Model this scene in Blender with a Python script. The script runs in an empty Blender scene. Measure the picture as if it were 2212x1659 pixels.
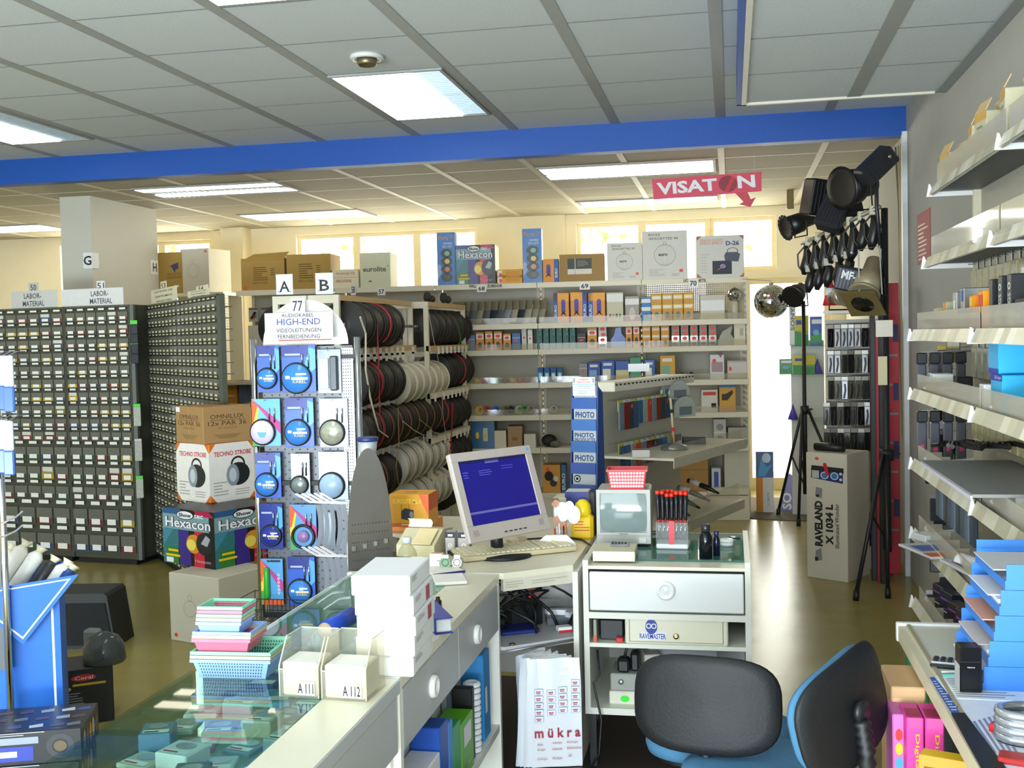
import bpy, math, random
from mathutils import Vector, Matrix
random.seed(7)
SC = bpy.context.scene
COL = SC.collection
PI = math.pi
# ---------------------------------------------------------------- camera
IW, IH, FPX = 2212.0, 1659.0, 2388.0
YAW, PITCH, ROLL, EYE = .1959, .0421, .0227, 1.6
def cam_axes():
    cy, sy = math.cos(YAW), math.sin(YAW)
    f = Vector((-sy*math.cos(PITCH), cy*math.cos(PITCH), -math.sin(PITCH)))
    r = Vector((cy, sy, 0)); d = f.cross(r)
    return r*math.cos(ROLL)+d*math.sin(ROLL), d*math.cos(ROLL)-r*math.sin(ROLL), f
CR, CD, CF = cam_axes()
cam = bpy.data.cameras.new('camera'); camo = bpy.data.objects.new('camera', cam); COL.objects.link(camo)
cam.sensor_width = 36; cam.lens = FPX/IW*36; cam.clip_start = .05; cam.clip_end = 200
camo.matrix_world = Matrix(((CR.x, -CD.x, -CF.x, 0), (CR.y, -CD.y, -CF.y, 0), (CR.z, -CD.z, -CF.z, EYE), (0, 0, 0, 1)))
SC.camera = camo
# ---------------------------------------------------------------- view, sky, big lights
vs = SC.view_settings
vs.view_transform = 'Standard'; vs.look = 'None'; vs.gamma = 1; vs.use_curve_mapping = False; vs.exposure = -0.06
SC.cycles.max_bounces = 7; SC.cycles.diffuse_bounces = 4; SC.cycles.glossy_bounces = 3
SC.cycles.transmission_bounces = 6; SC.cycles.transparent_max_bounces = 14
SC.cycles.sample_clamp_indirect = 4; SC.cycles.use_denoising = True; SC.cycles.caustics_reflective = False; SC.cycles.caustics_refractive = False
W = bpy.data.worlds.new('sky'); SC.world = W; W.use_nodes = True
W.node_tree.nodes['Background'].inputs[0].default_value = (1, .985, .93, 1)
W.node_tree.nodes['Background'].inputs[1].default_value = 3.4
def area(name, loc, rot, sx, sy, e, col):
    l = bpy.data.lights.new(name, 'AREA'); l.shape = 'RECTANGLE'; l.size = sx; l.size_y = sy; l.energy = e; l.color = col
    o = bpy.data.objects.new(name, l); COL.objects.link(o); o.location = loc; o.rotation_euler = rot; return o
area('front_fill', (-1.4, -2.3, 1.55), (PI/2+.06, 0, 0), 4.6, 2.2, 280, (.80, .90, 1.0))  # added fill light behind the camera, in place of a camera flash
area('ceiling_fill', (-2.2, -2.35, .5), (PI/2+.62, 0, 0), 6.5, .9, 600, (.76, .88, 1.0))  # added unseen uplight, brightens the front ceiling
area('window_daylight', (-3.6, 11.75, 2.5), (-PI/2-.15, 0, 0), 2.2, .6, 70, (1, .93, .78))
area('window_daylight', (-.5, 11.75, 2.5), (-PI/2-.15, 0, 0), 2.1, .6, 70, (1, .93, .78))
area('window_daylight', (-6.5, 11.75, 2.4), (-PI/2-.15, 0, 0), 1.8, .8, 70, (1, .93, .78))
area('door_daylight', (.5, 11.7, 1.2), (-PI/2, 0, 0), .8, 2.0, 24, (1, .96, .88))
# ---------------------------------------------------------------- picture point -> place
def ray(x, y): return CR*((x-IW/2)/FPX)+CD*((y-IH/2)/FPX)+CF
def onz(x, y, z): d = ray(x, y); return Vector((0, 0, EYE))+d*((z-EYE)/d.z)
def ony(x, y, Y): d = ray(x, y); return Vector((0, 0, EYE))+d*(Y/d.y)
def onx(x, y, X): d = ray(x, y); return Vector((0, 0, EYE))+d*(X/d.x)
def proj(p):
    q = Vector(p)-Vector((0, 0, EYE)); c = q.dot(CF); return q.dot(CR)/c*FPX+IW/2, q.dot(CD)/c*FPX+IH/2
def onplane(x, y, p0, yaw):
    d = ray(x, y); n = Vector((-math.sin(yaw), math.cos(yaw), 0)); t = (Vector(p0)-Vector((0, 0, EYE))).dot(n)/d.dot(n)
    return Vector((0, 0, EYE))+d*t
# ---------------------------------------------------------------- materials
_M = {}
def lin(c): return c/12.92 if c <= .04045 else ((c+.055)/1.055)**2.4
def rgb(h): return tuple(lin(int(h[i:i+2], 16)/255) for i in (0, 2, 4))
def M(h, rough=.5, metal=0.0, noise=.06, scale=30, bump=0.0, spec=.5, name=None):
    k = (h, rough, metal, noise, scale, bump, spec)
    if k in _M: return _M[k]
    m = bpy.data.materials.new(name or 'surface_'+h); m.use_nodes = True; nt = m.node_tree; b = nt.nodes['Principled BSDF']
    c = rgb(h); b.inputs['Roughness'].default_value = rough; b.inputs['Metallic'].default_value = metal
    b.inputs['Specular IOR Level'].default_value = spec
    b.inputs['Base Color'].default_value = (*c, 1)
    if noise or bump:
        tc = nt.nodes.new('ShaderNodeTexCoord'); n = nt.nodes.new('ShaderNodeTexNoise'); n.inputs['Scale'].default_value = scale; n.inputs['Detail'].default_value = 3
        nt.links.new(tc.outputs['Object'], n.inputs['Vector'])
        if noise:
            mx = nt.nodes.new('ShaderNodeMix'); mx.data_type = 'RGBA'
            mx.inputs[6].default_value = (*[x*(1-noise) for x in c], 1); mx.inputs[7].default_value = (*[min(1, x*(1+noise)) for x in c], 1)
            nt.links.new(n.outputs['Fac'], mx.inputs[0]); nt.links.new(mx.outputs[2], b.inputs['Base Color'])
        if bump:
            bp = nt.nodes.new('ShaderNodeBump'); bp.inputs['Strength'].default_value = bump; bp.inputs['Distance'].default_value = .01
            nt.links.new(n.outputs['Fac'], bp.inputs['Height']); nt.links.new(bp.outputs[0], b.inputs['Normal'])
    _M[k] = m; return m
def emit(h, s, name='lamp_glow'):
    k = ('e', h, s)
    if k in _M: return _M[k]
    m = bpy.data.materials.new(name); m.use_nodes = True; b = m.node_tree.nodes['Principled BSDF']
    b.inputs['Base Color'].default_value = (*rgb(h), 1); b.inputs['Emission Color'].default_value = (*rgb(h), 1); b.inputs['Emission Strength'].default_value = s
    _M[k] = m; return m
def clear(h, fac=.0, rough=.05, ior=1.45, name='clear_plastic', mix=.0):
    """thin see-through plastic or glass: tinted straight-through light, mirror at grazing angles, plus `mix` of milky surface"""
    k = ('c', h, rough, ior, mix)
    if k in _M: return _M[k]
    m = bpy.data.materials.new(name); m.use_nodes = True; nt = m.node_tree; nt.nodes.clear()
    o = nt.nodes.new('ShaderNodeOutputMaterial'); t = nt.nodes.new('ShaderNodeBsdfTransparent'); g = nt.nodes.new('ShaderNodeBsdfGlossy')
    f = nt.nodes.new('ShaderNodeFresnel'); x = nt.nodes.new('ShaderNodeMixShader'); f.inputs['IOR'].default_value = ior
    t.inputs[0].default_value = (*rgb(h), 1); g.inputs['Roughness'].default_value = rough
    gm = nt.nodes.new('ShaderNodeNewGeometry'); mu = nt.nodes.new('ShaderNodeMath'); mu.operation = 'SUBTRACT'; mu.use_clamp = True   # only the outer side mirrors
    nt.links.new(f.outputs[0], mu.inputs[0]); nt.links.new(gm.outputs['Backfacing'], mu.inputs[1])
    nt.links.new(mu.outputs[0], x.inputs[0]); nt.links.new(t.outputs[0], x.inputs[1]); nt.links.new(g.outputs[0], x.inputs[2])
    s = x.outputs[0]
    if mix:
        d = nt.nodes.new('ShaderNodeBsdfDiffuse'); d.inputs[0].default_value = (*rgb(h), 1); y = nt.nodes.new('ShaderNodeMixShader'); y.inputs[0].default_value = mix
        nt.links.new(s, y.inputs[1]); nt.links.new(d.outputs[0], y.inputs[2]); s = y.outputs[0]
    nt.links.new(s, o.inputs[0]); _M[k] = m; return m
WHITE = M('e8e8e4'); CREAM = M('dcd5bb'); BLACK = M('17181a', .45); INK = M('1a1a1c', .6); CHROME = M('d8dadd', .12, 1.0, 0); STEEL = M('a9acae', .35, .9)
RED = M('c8202c'); BLUE = M('1f56b4'); ORANGE = M('e8911c'); YELLOW = M('f0c818'); GREEN = M('3f9a3c'); GREY = M('8d8f92'); BROWN = M('a98a5c', .8)
DARK = M('2a2b2e', .5); SHELFW = M('d9d6c8', .4); PAPER = M('eceef0', .7); ACRYL = clear('f8f6ee', mix=.11); CLEARB = clear('f4f6f8', mix=.05)
# ---------------------------------------------------------------- mesh builder
class MB:
    def __init__(s): s.v = []; s.f = []; s.mi = []; s.sm = []; s.mats = []; s.X = None
    def idx(s, m):
        if m not in s.mats: s.mats.append(m)
        return s.mats.index(m)
    def add(s, vs_, fs, m, smooth=False):
        b = len(s.v); i = s.idx(m)
        s.v += [tuple(s.X @ Vector(p)) if s.X else tuple(p) for p in vs_]
        for f in fs: s.f.append(tuple(b+q for q in f)); s.mi.append(i); s.sm.append(smooth)
    def box(s, x0, y0, z0, x1, y1, z1, m):
        s.add([(x0, y0, z0), (x1, y0, z0), (x1, y1, z0), (x0, y1, z0), (x0, y0, z1), (x1, y0, z1), (x1, y1, z1), (x0, y1, z1)],
              [(0, 3, 2, 1), (4, 5, 6, 7), (0, 1, 5, 4), (1, 2, 6, 5), (2, 3, 7, 6), (3, 0, 4, 7)], m); return s
    def cbox(s, x0, y0, z0, x1, y1, z1, m, c=.004):
        """box with chamfered edges"""
        c = min(c, (x1-x0)*.45, (y1-y0)*.45, (z1-z0)*.45); vv = []
        for sx in (0, 1):
            for sy in (0, 1):
                for sz in (0, 1):
                    X, Y, Z = (x0, x1)[sx], (y0, y1)[sy], (z0, z1)[sz]; a, b, d = (c, -c)[sx], (c, -c)[sy], (c, -c)[sz]
                    vv += [(X, Y+b, Z+d), (X+a, Y, Z+d), (X+a, Y+b, Z)]
        g = lambda sx, sy, sz, k: (sx*4+sy*2+sz)*3+k
        fs = []
        fl = lambda q, r: q if r else q[::-1]
        for a in (0, 1):
            fs.append(fl([g(a, 0, 0, 0), g(a, 1, 0, 0), g(a, 1, 1, 0), g(a, 0, 1, 0)], a))
            fs.append(fl([g(0, a, 0, 1), g(0, a, 1, 1), g(1, a, 1, 1), g(1, a, 0, 1)], a))
            fs.append(fl([g(0, 0, a, 2), g(1, 0, a, 2), g(1, 1, a, 2), g(0, 1, a, 2)], a))
        for a in (0, 1):
            for b in (0, 1):
                r = (a == b)
                fs.append(fl([g(a, b, 0, 0), g(a, b, 1, 0), g(a, b, 1, 1), g(a, b, 0, 1)], not r))
                fs.append(fl([g(a, 0, b, 0), g(a, 1, b, 0), g(a, 1, b, 2), g(a, 0, b, 2)], not r))
                fs.append(fl([g(0, a, b, 1), g(1, a, b, 1), g(1, a, b, 2), g(0, a, b, 2)], r))
                for d in (0, 1):
                    fs.append(fl([g(a, b, d, 0), g(a, b, d, 1), g(a, b, d, 2)], (a+b+d) % 2 == 1))
        s.add(vv, fs, m); return s
    def beam(s, p, q, w, h, m, up=(0, 0, 1)):
        p, q = Vector(p), Vector(q); d = (q-p).normalized(); u = Vector(up)
        if abs(d.dot(u)) > .97: u = Vector((0, 1, 0))
        r = d.cross(u).normalized(); u = r.cross(d)
        c = [(-w/2, -h/2), (w/2, -h/2), (w/2, h/2), (-w/2, h/2)]
        s.add([p+r*a+u*b for a, b in c]+[q+r*a+u*b for a, b in c], [(3, 2, 1, 0), (4, 5, 6, 7), (0, 1, 5, 4), (1, 2, 6, 5), (2, 3, 7, 6), (3, 0, 4, 7)], m); return s
    def tube(s, pts, r, m, n=8, cap=True, closed=False):
        pts = [Vector(p) for p in pts]; N = len(pts); vv = []; fs = []; R = r if isinstance(r, (list, tuple)) else [r]*N
        u = None
        for i, p in enumerate(pts):
            d = ((pts[(i+1) % N]-pts[i-1]) if closed else (pts[min(i+1, N-1)]-pts[max(i-1, 0)])).normalized()
            if u is None: u = Vector((0, 0, 1)) if abs(d.z) < .9 else Vector((1, 0, 0))
            u = (u-d*u.dot(d)); u = u.normalized() if u.length > 1e-6 else d.orthogonal().normalized(); w = d.cross(u)
            vv += [p+(u*math.cos(2*PI*k/n)+w*math.sin(2*PI*k/n))*R[i] for k in range(n)]
        for i in range(N if closed else N-1):
            j = (i+1) % N
            for k in range(n): fs.append((i*n+k, i*n+(k+1) % n, j*n+(k+1) % n, j*n+k))
        if cap and not closed: fs += [tuple(range(n))[::-1], tuple((N-1)*n+k for k in range(n))]
        s.add(vv, fs, m, n > 6); return s
    def cyl(s, p, q, r, m, n=20, r2=None): return s.tube([p, q], [r, r if r2 is None else r2], m, n)
    def lathe(s, prof, m, n=24, T=None, smooth=True):
        """prof: (r, z) pairs, turned about local z; T places it"""
        vv = []; fs = []
        for r, z in prof:
            for k in range(n):
                v = Vector((r*math.cos(2*PI*k/n), r*math.sin(2*PI*k/n), z)); vv.append(T @ v if T else v)
        for i in range(len(prof)-1):
            for k in range(n): fs.append((i*n+k, i*n+(k+1) % n, (i+1)*n+(k+1) % n, (i+1)*n+k))
        fs += [tuple(range(n))[::-1], tuple((len(prof)-1)*n+k for k in range(n))]
        s.add(vv, fs, m, smooth); return s
    def ball(s, c, r, m, n=14, sc=(1, 1, 1)):
        pr = [(r*math.sin(PI*i/n)+1e-5, -r*math.cos(PI*i/n)) for i in range(n+1)]
        return s.lathe(pr, m, n+4, Matrix.Translation(c) @ Matrix.Diagonal((*sc, 1)))
    def prism(s, poly, a, b, m, T=None):
        n = len(poly); vv = [Vector((x, y, a)) for x, y in poly]+[Vector((x, y, b)) for x, y in poly]
        if T: vv = [T @ v for v in vv]
        s.add(vv, [tuple(range(n))[::-1], tuple(range(n, 2*n))]+[(i, (i+1) % n, n+(i+1) % n, n+i) for i in range(n)], m); return s
    def sheet(s, rows, m, smooth=True, thick=0):
        """grid of points -> sheet, optionally with a back side"""
        a = len(rows); b = len(rows[0]); vv = [p for r in rows for p in r]
        fs = [(i*b+j, i*b+j+1, (i+1)*b+j+1, (i+1)*b+j) for i in range(a-1) for j in range(b-1)]
        s.add(vv, fs, m, smooth); return s
    def torus(s, c, R, r, m, T=None, n=24, k=8):
        pts = [Vector((R*math.cos(2*PI*i/n), R*math.sin(2*PI*i/n), 0)) for i in range(n)]
        pts = [(T @ p if T else p)+Vector(c) for p in pts]
        return s.tube(pts, r, m, k, closed=True)
    def make(s, name, parent=None, loc=(0, 0, 0), rz=0):
        me = bpy.data.meshes.new(name); me.from_pydata(s.v, [], s.f); me.polygons.foreach_set('material_index', s.mi); me.polygons.foreach_set('use_smooth', s.sm)
        for m in s.mats: me.materials.append(m)
        me.update(); o = bpy.data.objects.new(name, me); COL.objects.link(o); o.location = loc; o.rotation_euler = (0, 0, rz)
        if parent: o.parent = parent
        return o
_T = {}
def glyphs(t, bold=0):
    k = (t, bold)
    if k not in _T:
        c = bpy.data.curves.new('lettering', 'FONT'); c.body = t; c.size = 1; c.resolution_u = 2; c.offset = bold; c.fill_mode = 'FRONT'
        o = bpy.data.objects.new('lettering', c); COL.objects.link(o); me = bpy.data.meshes.new_from_object(o.evaluated_get(bpy.context.evaluated_depsgraph_get()))
        vv = [tuple(v.co) for v in me.vertices]; ff = [tuple(p.vertices) for p in me.polygons]
        bpy.data.objects.remove(o); bpy.data.curves.remove(c); bpy.data.meshes.remove(me)
        xs = [v[0] for v in vv] or [0, 1]; ys = [v[1] for v in vv] or [0, 1]
        _T[k] = ([(v[0]-min(xs), v[1]-min(ys)) for v in vv], ff, max(xs)-min(xs), max(ys)-min(ys))
    return _T[k]
LIFT = .0007
class Fc:
    """a flat face with its own u (right) and v (up) axes, for printing on"""
    def __init__(s, mb, o, U, V, w, h): s.mb = mb; s.o = Vector(o); s.U = Vector(U).normalized(); s.V = Vector(V).normalized(); s.N = s.U.cross(s.V); s.w = w; s.h = h
    def p(s, u, v, l): return s.o+s.U*(u*s.w)+s.V*(v*s.h)+s.N*(l*LIFT)
    def rect(s, u0, v0, u1, v1, m, l=1): s.mb.add([s.p(u0, v0, l), s.p(u1, v0, l), s.p(u1, v1, l), s.p(u0, v1, l)], [(0, 1, 2, 3)], m); return s
    def poly(s, pts, m, l=1): s.mb.add([s.p(u, v, l) for u, v in pts], [tuple(range(len(pts)))], m); return s
    def ell(s, cu, cv, ru, rv, m, l=1, n=20): return s.poly([(cu+ru*math.cos(2*PI*i/n), cv+rv*math.sin(2*PI*i/n)) for i in range(n)], m, l)
    def ring(s, cu, cv, ru, rv, k, m, l=1, n=28):
        a = [s.p(cu+ru*math.cos(2*PI*i/n), cv+rv*math.sin(2*PI*i/n), l) for i in range(n)]; b = [s.p(cu+ru*k*math.cos(2*PI*i/n), cv+rv*k*math.sin(2*PI*i/n), l) for i in range(n)]
        s.mb.add(a+b, [(i, (i+1) % n, n+(i+1) % n, n+i) for i in range(n)], m); return s
    def text(s, t, u0, v0, u1, v1, m, l=2, bold=0, rot=0, slant=0, fit=True):
        """lettering filling the u0..u1 x v0..v1 rectangle; rot 1 reads upwards, -1 downwards"""
        vv, ff, w, h = glyphs(t, bold); out = []
        for x, y in vv:
            a, b = x/max(w, 1e-6), y/max(h, 1e-6)
            if rot == 1: a, b = 1-b, a
            elif rot == -1: a, b = b, 1-a
            out.append(s.p(u0+(u1-u0)*a+slant*b*(u1-u0), v0+(v1-v0)*b, l))
        s.mb.add(out, ff, m); return s
    def lines(s, u0, v0, u1, v1, n, m, l=1, seed=1):
        """n lines of small print"""
        r = random.Random(seed); d = (v1-v0)/n
        for i in range(n): s.rect(u0, v0+d*(i+.25), u0+(u1-u0)*r.uniform(.55, 1), v0+d*(i+.62), m, l)
        return s
def boxfaces(mb, w, d, h):
    """faces of a box standing at x -w/2..w/2, y 0..d, z 0..h"""
    return dict(f=Fc(mb, (-w/2, 0, 0), (1, 0, 0), (0, 0, 1), w, h), r=Fc(mb, (w/2, 0, 0), (0, 1, 0), (0, 0, 1), d, h),
                l=Fc(mb, (-w/2, d, 0), (0, -1, 0), (0, 0, 1), d, h), t=Fc(mb, (-w/2, 0, h), (1, 0, 0), (0, 1, 0), w, d))
# ---------------------------------------------------------------- things
def tag(o, label=None, cat=None, group=None, kind=None):
    if label: o['label'] = label
    if cat: o['category'] = cat
    if group: o['group'] = group
    if kind: o['kind'] = kind
    return o
def E(name, label, cat, loc=(0, 0, 0), rz=0, group=None):
    o = bpy.data.objects.new(name, None); o.empty_display_size = .05; COL.objects.link(o); o.location = loc; o.rotation_euler = (0, 0, rz)
    return tag(o, label, cat, group)
def struct(name, mb): return tag(mb.make(name), kind='structure')
def carton(name, label, cat, loc, rz, dims, m, deco=None, group=None, ch=.003):
    w, d, h = dims; mb = MB(); mb.cbox(-w/2, 0, 0, w/2, d, h, m, ch)
    if deco: deco(boxfaces(mb, w, d, h), mb)
    return tag(mb.make(name, None, loc, rz), label, cat, group)
def dup(root, loc, rz=None, label=None, group=None):
    r = root.copy(); COL.objects.link(r); r.location = loc
    if rz is not None: r.rotation_euler = (0, 0, rz)
    if label: r['label'] = label
    if group: r['group'] = group
    for ch in list(root.children):
        c = ch.copy(); COL.objects.link(c); c.parent = r
        for g in ch.children:
            d = g.copy(); COL.objects.link(d); d.parent = c
    return r
ORD = 'first second third fourth fifth sixth seventh eighth ninth tenth eleventh twelfth thirteenth fourteenth fifteenth sixteenth'.split()
NUM = 'zero one two three four five six seven eight nine ten eleven twelve thirteen fourteen fifteen sixteen'.split()
# ================================================================ the room
ZF, ZR, ZS, XW, YD, YB = 3.017, 2.853, 2.83, 1.118, 7.47, 11.4
XL, YN = -9.6, -2.6
FLOORM = M('9c8f54', .24, 0, .16, 5, .14, .2, 'olive_vinyl')
TILE = M('cdd3d5', .85, 0, .05, 120, .15, .2, 'ceiling_tile'); RAIL = M('9d9f9c', .6, 0, .05, 20); SEAM = M('74787a', .8)
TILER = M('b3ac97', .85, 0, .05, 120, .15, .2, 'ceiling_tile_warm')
CWALL = M('f4e9cb', .8, 0, .04, 6, .05, .3, 'cream_plaster'); GWALL = M('b4b2aa', .8, 0, .05, 6, .05, .3, 'grey_plaster')
BLUEF = M('0c4ea6', .55, 0, .08, 40)
struct('floor', MB().box(XL, YN, -.1, 3.0, YB+1.5, 0, FLOORM))
def ceiling(name, x0, y0, x1, y1, z, tile, rail, seam, xs, ys, rw=.06, sw=.008):
    mb = MB().box(x0, y0, z, x1, y1, z+.03, tile)
    for x in xs:
        if x0 < x-rw/2 and x+rw/2 < x1: mb.box(x-rw/2, y0, z-.004, x+rw/2, y1, z+.002, rail)
    for y in ys:
        if y0 < y < y1: mb.box(x0, y-sw/2, z-.002, x1, y+sw/2, z+.001, seam)
    return struct(name, mb)
RX = [-.047+.69*k for k in range(-14, 3)]
ceiling('ceiling', XL, YN, XW, YD, ZF, TILE, RAIL, SEAM, RX, [6.90-.625*k for k in range(16)])
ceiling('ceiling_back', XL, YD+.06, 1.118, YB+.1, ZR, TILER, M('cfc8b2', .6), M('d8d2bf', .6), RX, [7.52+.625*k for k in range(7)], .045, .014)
# dropped ceiling over the right-hand wall shelves, edged in blue
mb = MB().box(.1, YN, ZS, XW, 6.13, ZS+.03, TILE)
for y in [6.13-.66*k for k in range(1, 14)]: mb.box(.1, y-.004, ZS-.002, XW, y+.004, ZS+.001, SEAM)
mb.box(.62, YN, ZS-.004, .69, 6.13, ZS+.001, RAIL); mb.box(1.06, YN, ZS-.012, XW, 6.13, ZS+.001, M('8f9494', .6))
mb.box(.075, YN, ZS-.012, .1, 6.155, ZS+.002, M('d8d4c4', .5)); mb.box(.075, 6.13, ZS-.012, XW, 6.155, ZS+.002, M('d8d4c4', .5))
mb.box(.05, YN, ZS-.004, .075, 6.18, ZF, BLUEF); mb.box(.05, 6.155, ZS-.004, XW, 6.18, ZF, BLUEF)
struct('ceiling_soffit', mb)
struct('trim_1', MB().box(XL, YD, ZR-.02, XW, YD+.12, ZF+.03, BLUEF))
mb = MB().box(XW, YN, 0, XW+.12, YB+.1, ZF+.05, GWALL)
struct('wall_right', mb)
struct('trim_2', MB().box(XW-.03, YD-.03, 0, XW, YD+.03, ZR, M('dfe2df', .5)))
struct('wall_left', MB().box(XL-.1, YN, 0, XL, YB+.1, ZF+.05, CWALL))
struct('wall_front', MB().box(XL, YN-.1, 0, XW+.12, YN, ZF+.05, CWALL))
# back wall with three strips of high windows and a glass door
WIN = [(-7.47, -5.62, 1.98, 2.76, 3), (-4.62, -2.60, 1.62, 2.76, 3), (-1.55, -.20, 1.62, 2.76, 2), (-.19, .46, 2.22, 2.76, 1)]
DX0, DX1, DZ = .14, .98, 2.14
mb = MB(); x = XL
cuts = [(a, b, z0, z1) for a, b, z0, z1, n in WIN]+[]
for a, b, z0, z1 in cuts:
    mb.box(x, YB, 0, a, YB+.25, ZR+.05, CWALL); mb.box(a, YB, z1, b, YB+.25, ZR+.05, CWALL)
    if a < DX0 < b:
        mb.box(a, YB, 0, DX0, YB+.25, z0, CWALL); mb.box(DX0, YB, DZ, b, YB+.25, z0, CWALL)
        mb.box(b, YB, DZ, DX1, YB+.25, ZR+.05, CWALL); mb.box(DX1, YB, 0, XW+.12, YB+.25, ZR+.05, CWALL)
    else: mb.box(a, YB, 0, b, YB+.25, z0, CWALL)
    x = b
mb.box(-5.40, YB-.22, 0, -5.14, YB, ZR, CWALL); mb.box(-2.5, YB-.04, 0, -1.66, YB, ZR, CWALL)
struct('wall_back', mb)
FRAMEM = M('e9dcb8', .5); PANE = clear('fbfdfb', ior=1.2, name='window_glass')
for i, (a, b, z0, z1, n) in enumerate(WIN):
    mb = MB(); g = MB(); w = (b-a)/n; t = .04
    for k in range(n):
        for p in ((a+k*w, z0, a+(k+1)*w, z0+t), (a+k*w, z1-t, a+(k+1)*w, z1), (a+k*w, z0+t, a+k*w+t, z1-t), (a+(k+1)*w-t, z0+t, a+(k+1)*w, z1-t)):
            mb.box(p[0], YB+.05, p[1], p[2], YB+.11, p[3], FRAMEM)
        g.box(a+k*w+t, YB+.075, z0+t, a+(k+1)*w-t, YB+.081, z1-t, PANE)
    o = struct('window_%d' % (i+1), mb); g.make('pane', o)
mb = MB(); t = .06
mb.box(DX0, YB+.04, 0, DX0+t, YB+.12, DZ, FRAMEM).box(DX1-t, YB+.04, 0, DX1, YB+.12, DZ, FRAMEM).box(DX0+t, YB+.04, DZ-t, DX1-t, YB+.12, DZ, FRAMEM).box(DX0+t, YB+.04, 0, DX1-t, YB+.12, .12, FRAMEM)
d = struct('door_1', mb); MB().box(DX0+t, YB+.07, .12, DX1-t, YB+.08, DZ-t, PANE).make('pane', d)
MB().tube([(DX1-.09, YB+.04, 1.0), (DX1-.09, YB-.02, 1.0), (DX1-.2, YB-.02, 1.0)], .012, STEEL).make('handle', d)
# tree crowns outside, seen burnt out through the panes
lf = MB(); LEAF = M('9fc46a', .6); LEAF2 = M('c8dc94', .6); r = random.Random(3)
for k in range(1500):
    c = Vector((r.uniform(-9, 4), r.uniform(14.5, 16.5), r.uniform(2.6, 4.6)))
    if math.sin(c.x*2.1)+math.sin(c.z*3.3+c.x)+r.uniform(-.8, .8) < .5: continue
    a = Vector((r.uniform(-1, 1), r.uniform(-1, 1), r.uniform(-1, 1))).normalized()*.09; b = a.orthogonal().normalized()*.05
    lf.add([c-a, c+b, c+a, c-b], [(0, 1, 2, 3)], LEAF if k % 2 else LEAF2)
tag(lf.make('tree_foliage'), 'sunlit green tree foliage outside behind the high back windows', 'foliage', kind='stuff')
# column
ca = onz(128, 426, ZR); cb = onz(188, 423, ZR); cc = onz(343, 453, ZR)
CX0, CX1, CY0, CY1 = ca.x, (cb.x+cc.x)/2, cb.y, cc.y
struct('column', MB().box(CX0, CY0, 0, CX1, CY1, ZR, M('c9c8be', .7, 0, .03, 5)))
# ---------------------------------------------------------------- ceiling lights
GLOW = emit('fff9ee', 7.0); GLOWR = emit('fff6dc', 5.0); LOUV = M('c4d2dc', .3, .6)
def troffer(x0, y0, x1, y1, z, lit, along, label, grp):
    """recessed louvred light: frame, lit tubes, reflector louvre; lit = list of (a,b) bands across the short side"""
    t = E('ceiling_light', label, 'ceiling light', ((x0+x1)/2, (y0+y1)/2, z), 0, grp); w, d = x1-x0, y1-y0
    f = MB(); e = .02
    f.box(-w/2, -d/2, -.012, w/2, -d/2+e, .003, RAIL).box(-w/2, d/2-e, -.012, w/2, d/2, .003, RAIL).box(-w/2, -d/2+e, -.012, -w/2+e, d/2-e, .003, RAIL).box(w/2-e, -d/2+e, -.012, w/2, d/2-e, .003, RAIL)
    f.make('frame', t)
    L = MB().box(-w/2+e, -d/2+e, -.001, w/2-e, d/2-e, .001, LOUV if along == 'y' else M('7c8288', .4, .3))
    n = 26
    if along == 'y':
        for k in range(n): y = -d/2+e+(d-2*e)*(k+.5)/n; L.box(-w/2+e, y-.002, -.007, w/2-e, y+.002, -.001, LOUV)
    else:
        for k in range(n): x = -w/2+e+(w-2*e)*(k+.5)/n; L.box(x-.002, -d/2+e, -.010, x+.002, d/2-e, -.001, LOUV)
    L.make('louvre', t)
    for a, b in lit:
        q = MB()
        if along == 'y': q.box(-w/2+e+(w-2*e)*a, -d/2+e, -.012, -w/2+e+(w-2*e)*b, d/2-e, -.009, GLOW)
        else: q.box(-w/2+e, -d/2+e+(d-2*e)*a, -.014, w/2-e, -d/2+e+(d-2*e)*b, -.011, GLOWR)
        q.make('diffuser', t)
    return t
troffer(-2.09, 5.66, -1.46, 6.89, ZF, [(0, .235), (.24, .46), (.465, .73)], 'y', 'large lit louvred ceiling light beside the round spotlight', 'ceiling lights in the front ceiling')
troffer(-4.85, 5.66, -4.22, 6.89, ZF, [(0, .32), (.33, .62)], 'y', 'half lit louvred ceiling light cut by the left edge of the photo', 'ceiling lights in the front ceiling')
troffer(-2.09, 3.16, -1.46, 4.36, ZF, [(0, .235), (.24, .46), (.465, .73)], 'y', 'lit ceiling light cut off by the top edge of the photo', 'ceiling lights in the front ceiling')
RG = 'ceiling lights in the rear ceiling'
troffer(-4.67, 8.10, -3.44, 8.70, ZR, [(.03, .30), (.60, .86)], 'x', 'twin-tube ceiling light between the blue beam and the cable reels', RG)
troffer(-4.68, 10.05, -3.45, 10.65, ZR, [(.05, .45), (.55, .95)], 'x', 'ceiling light nearest the windows above the brown cartons', RG)
troffer(-1.40, 8.14, -.09, 8.80, ZR, [(.03, .42), (.55, .9)], 'x', 'twin-tube ceiling light behind the red hanging sign', RG)
troffer(-1.40, 10.28, -.10, 10.72, ZR, [(.55, .95)], 'x', 'dim bluish ceiling light above the numbered shelves seventy', RG)
troffer(-8.05, 10.05, -6.82, 10.65, ZR, [(.05, .45), (.55, .95)], 'x', 'ceiling light left of the column near the back wall', RG)
troffer(-8.05, 8.10, -6.82, 8.70, ZR, [(.03, .30), (.60, .86)], 'x', 'ceiling light at the left edge of the photo below the blue beam', RG)
p = onz(792, 120, ZF); t = E('ceiling_spotlight', 'small round white spotlight in the front ceiling', 'spotlight', (p.x, p.y, ZF))
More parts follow.
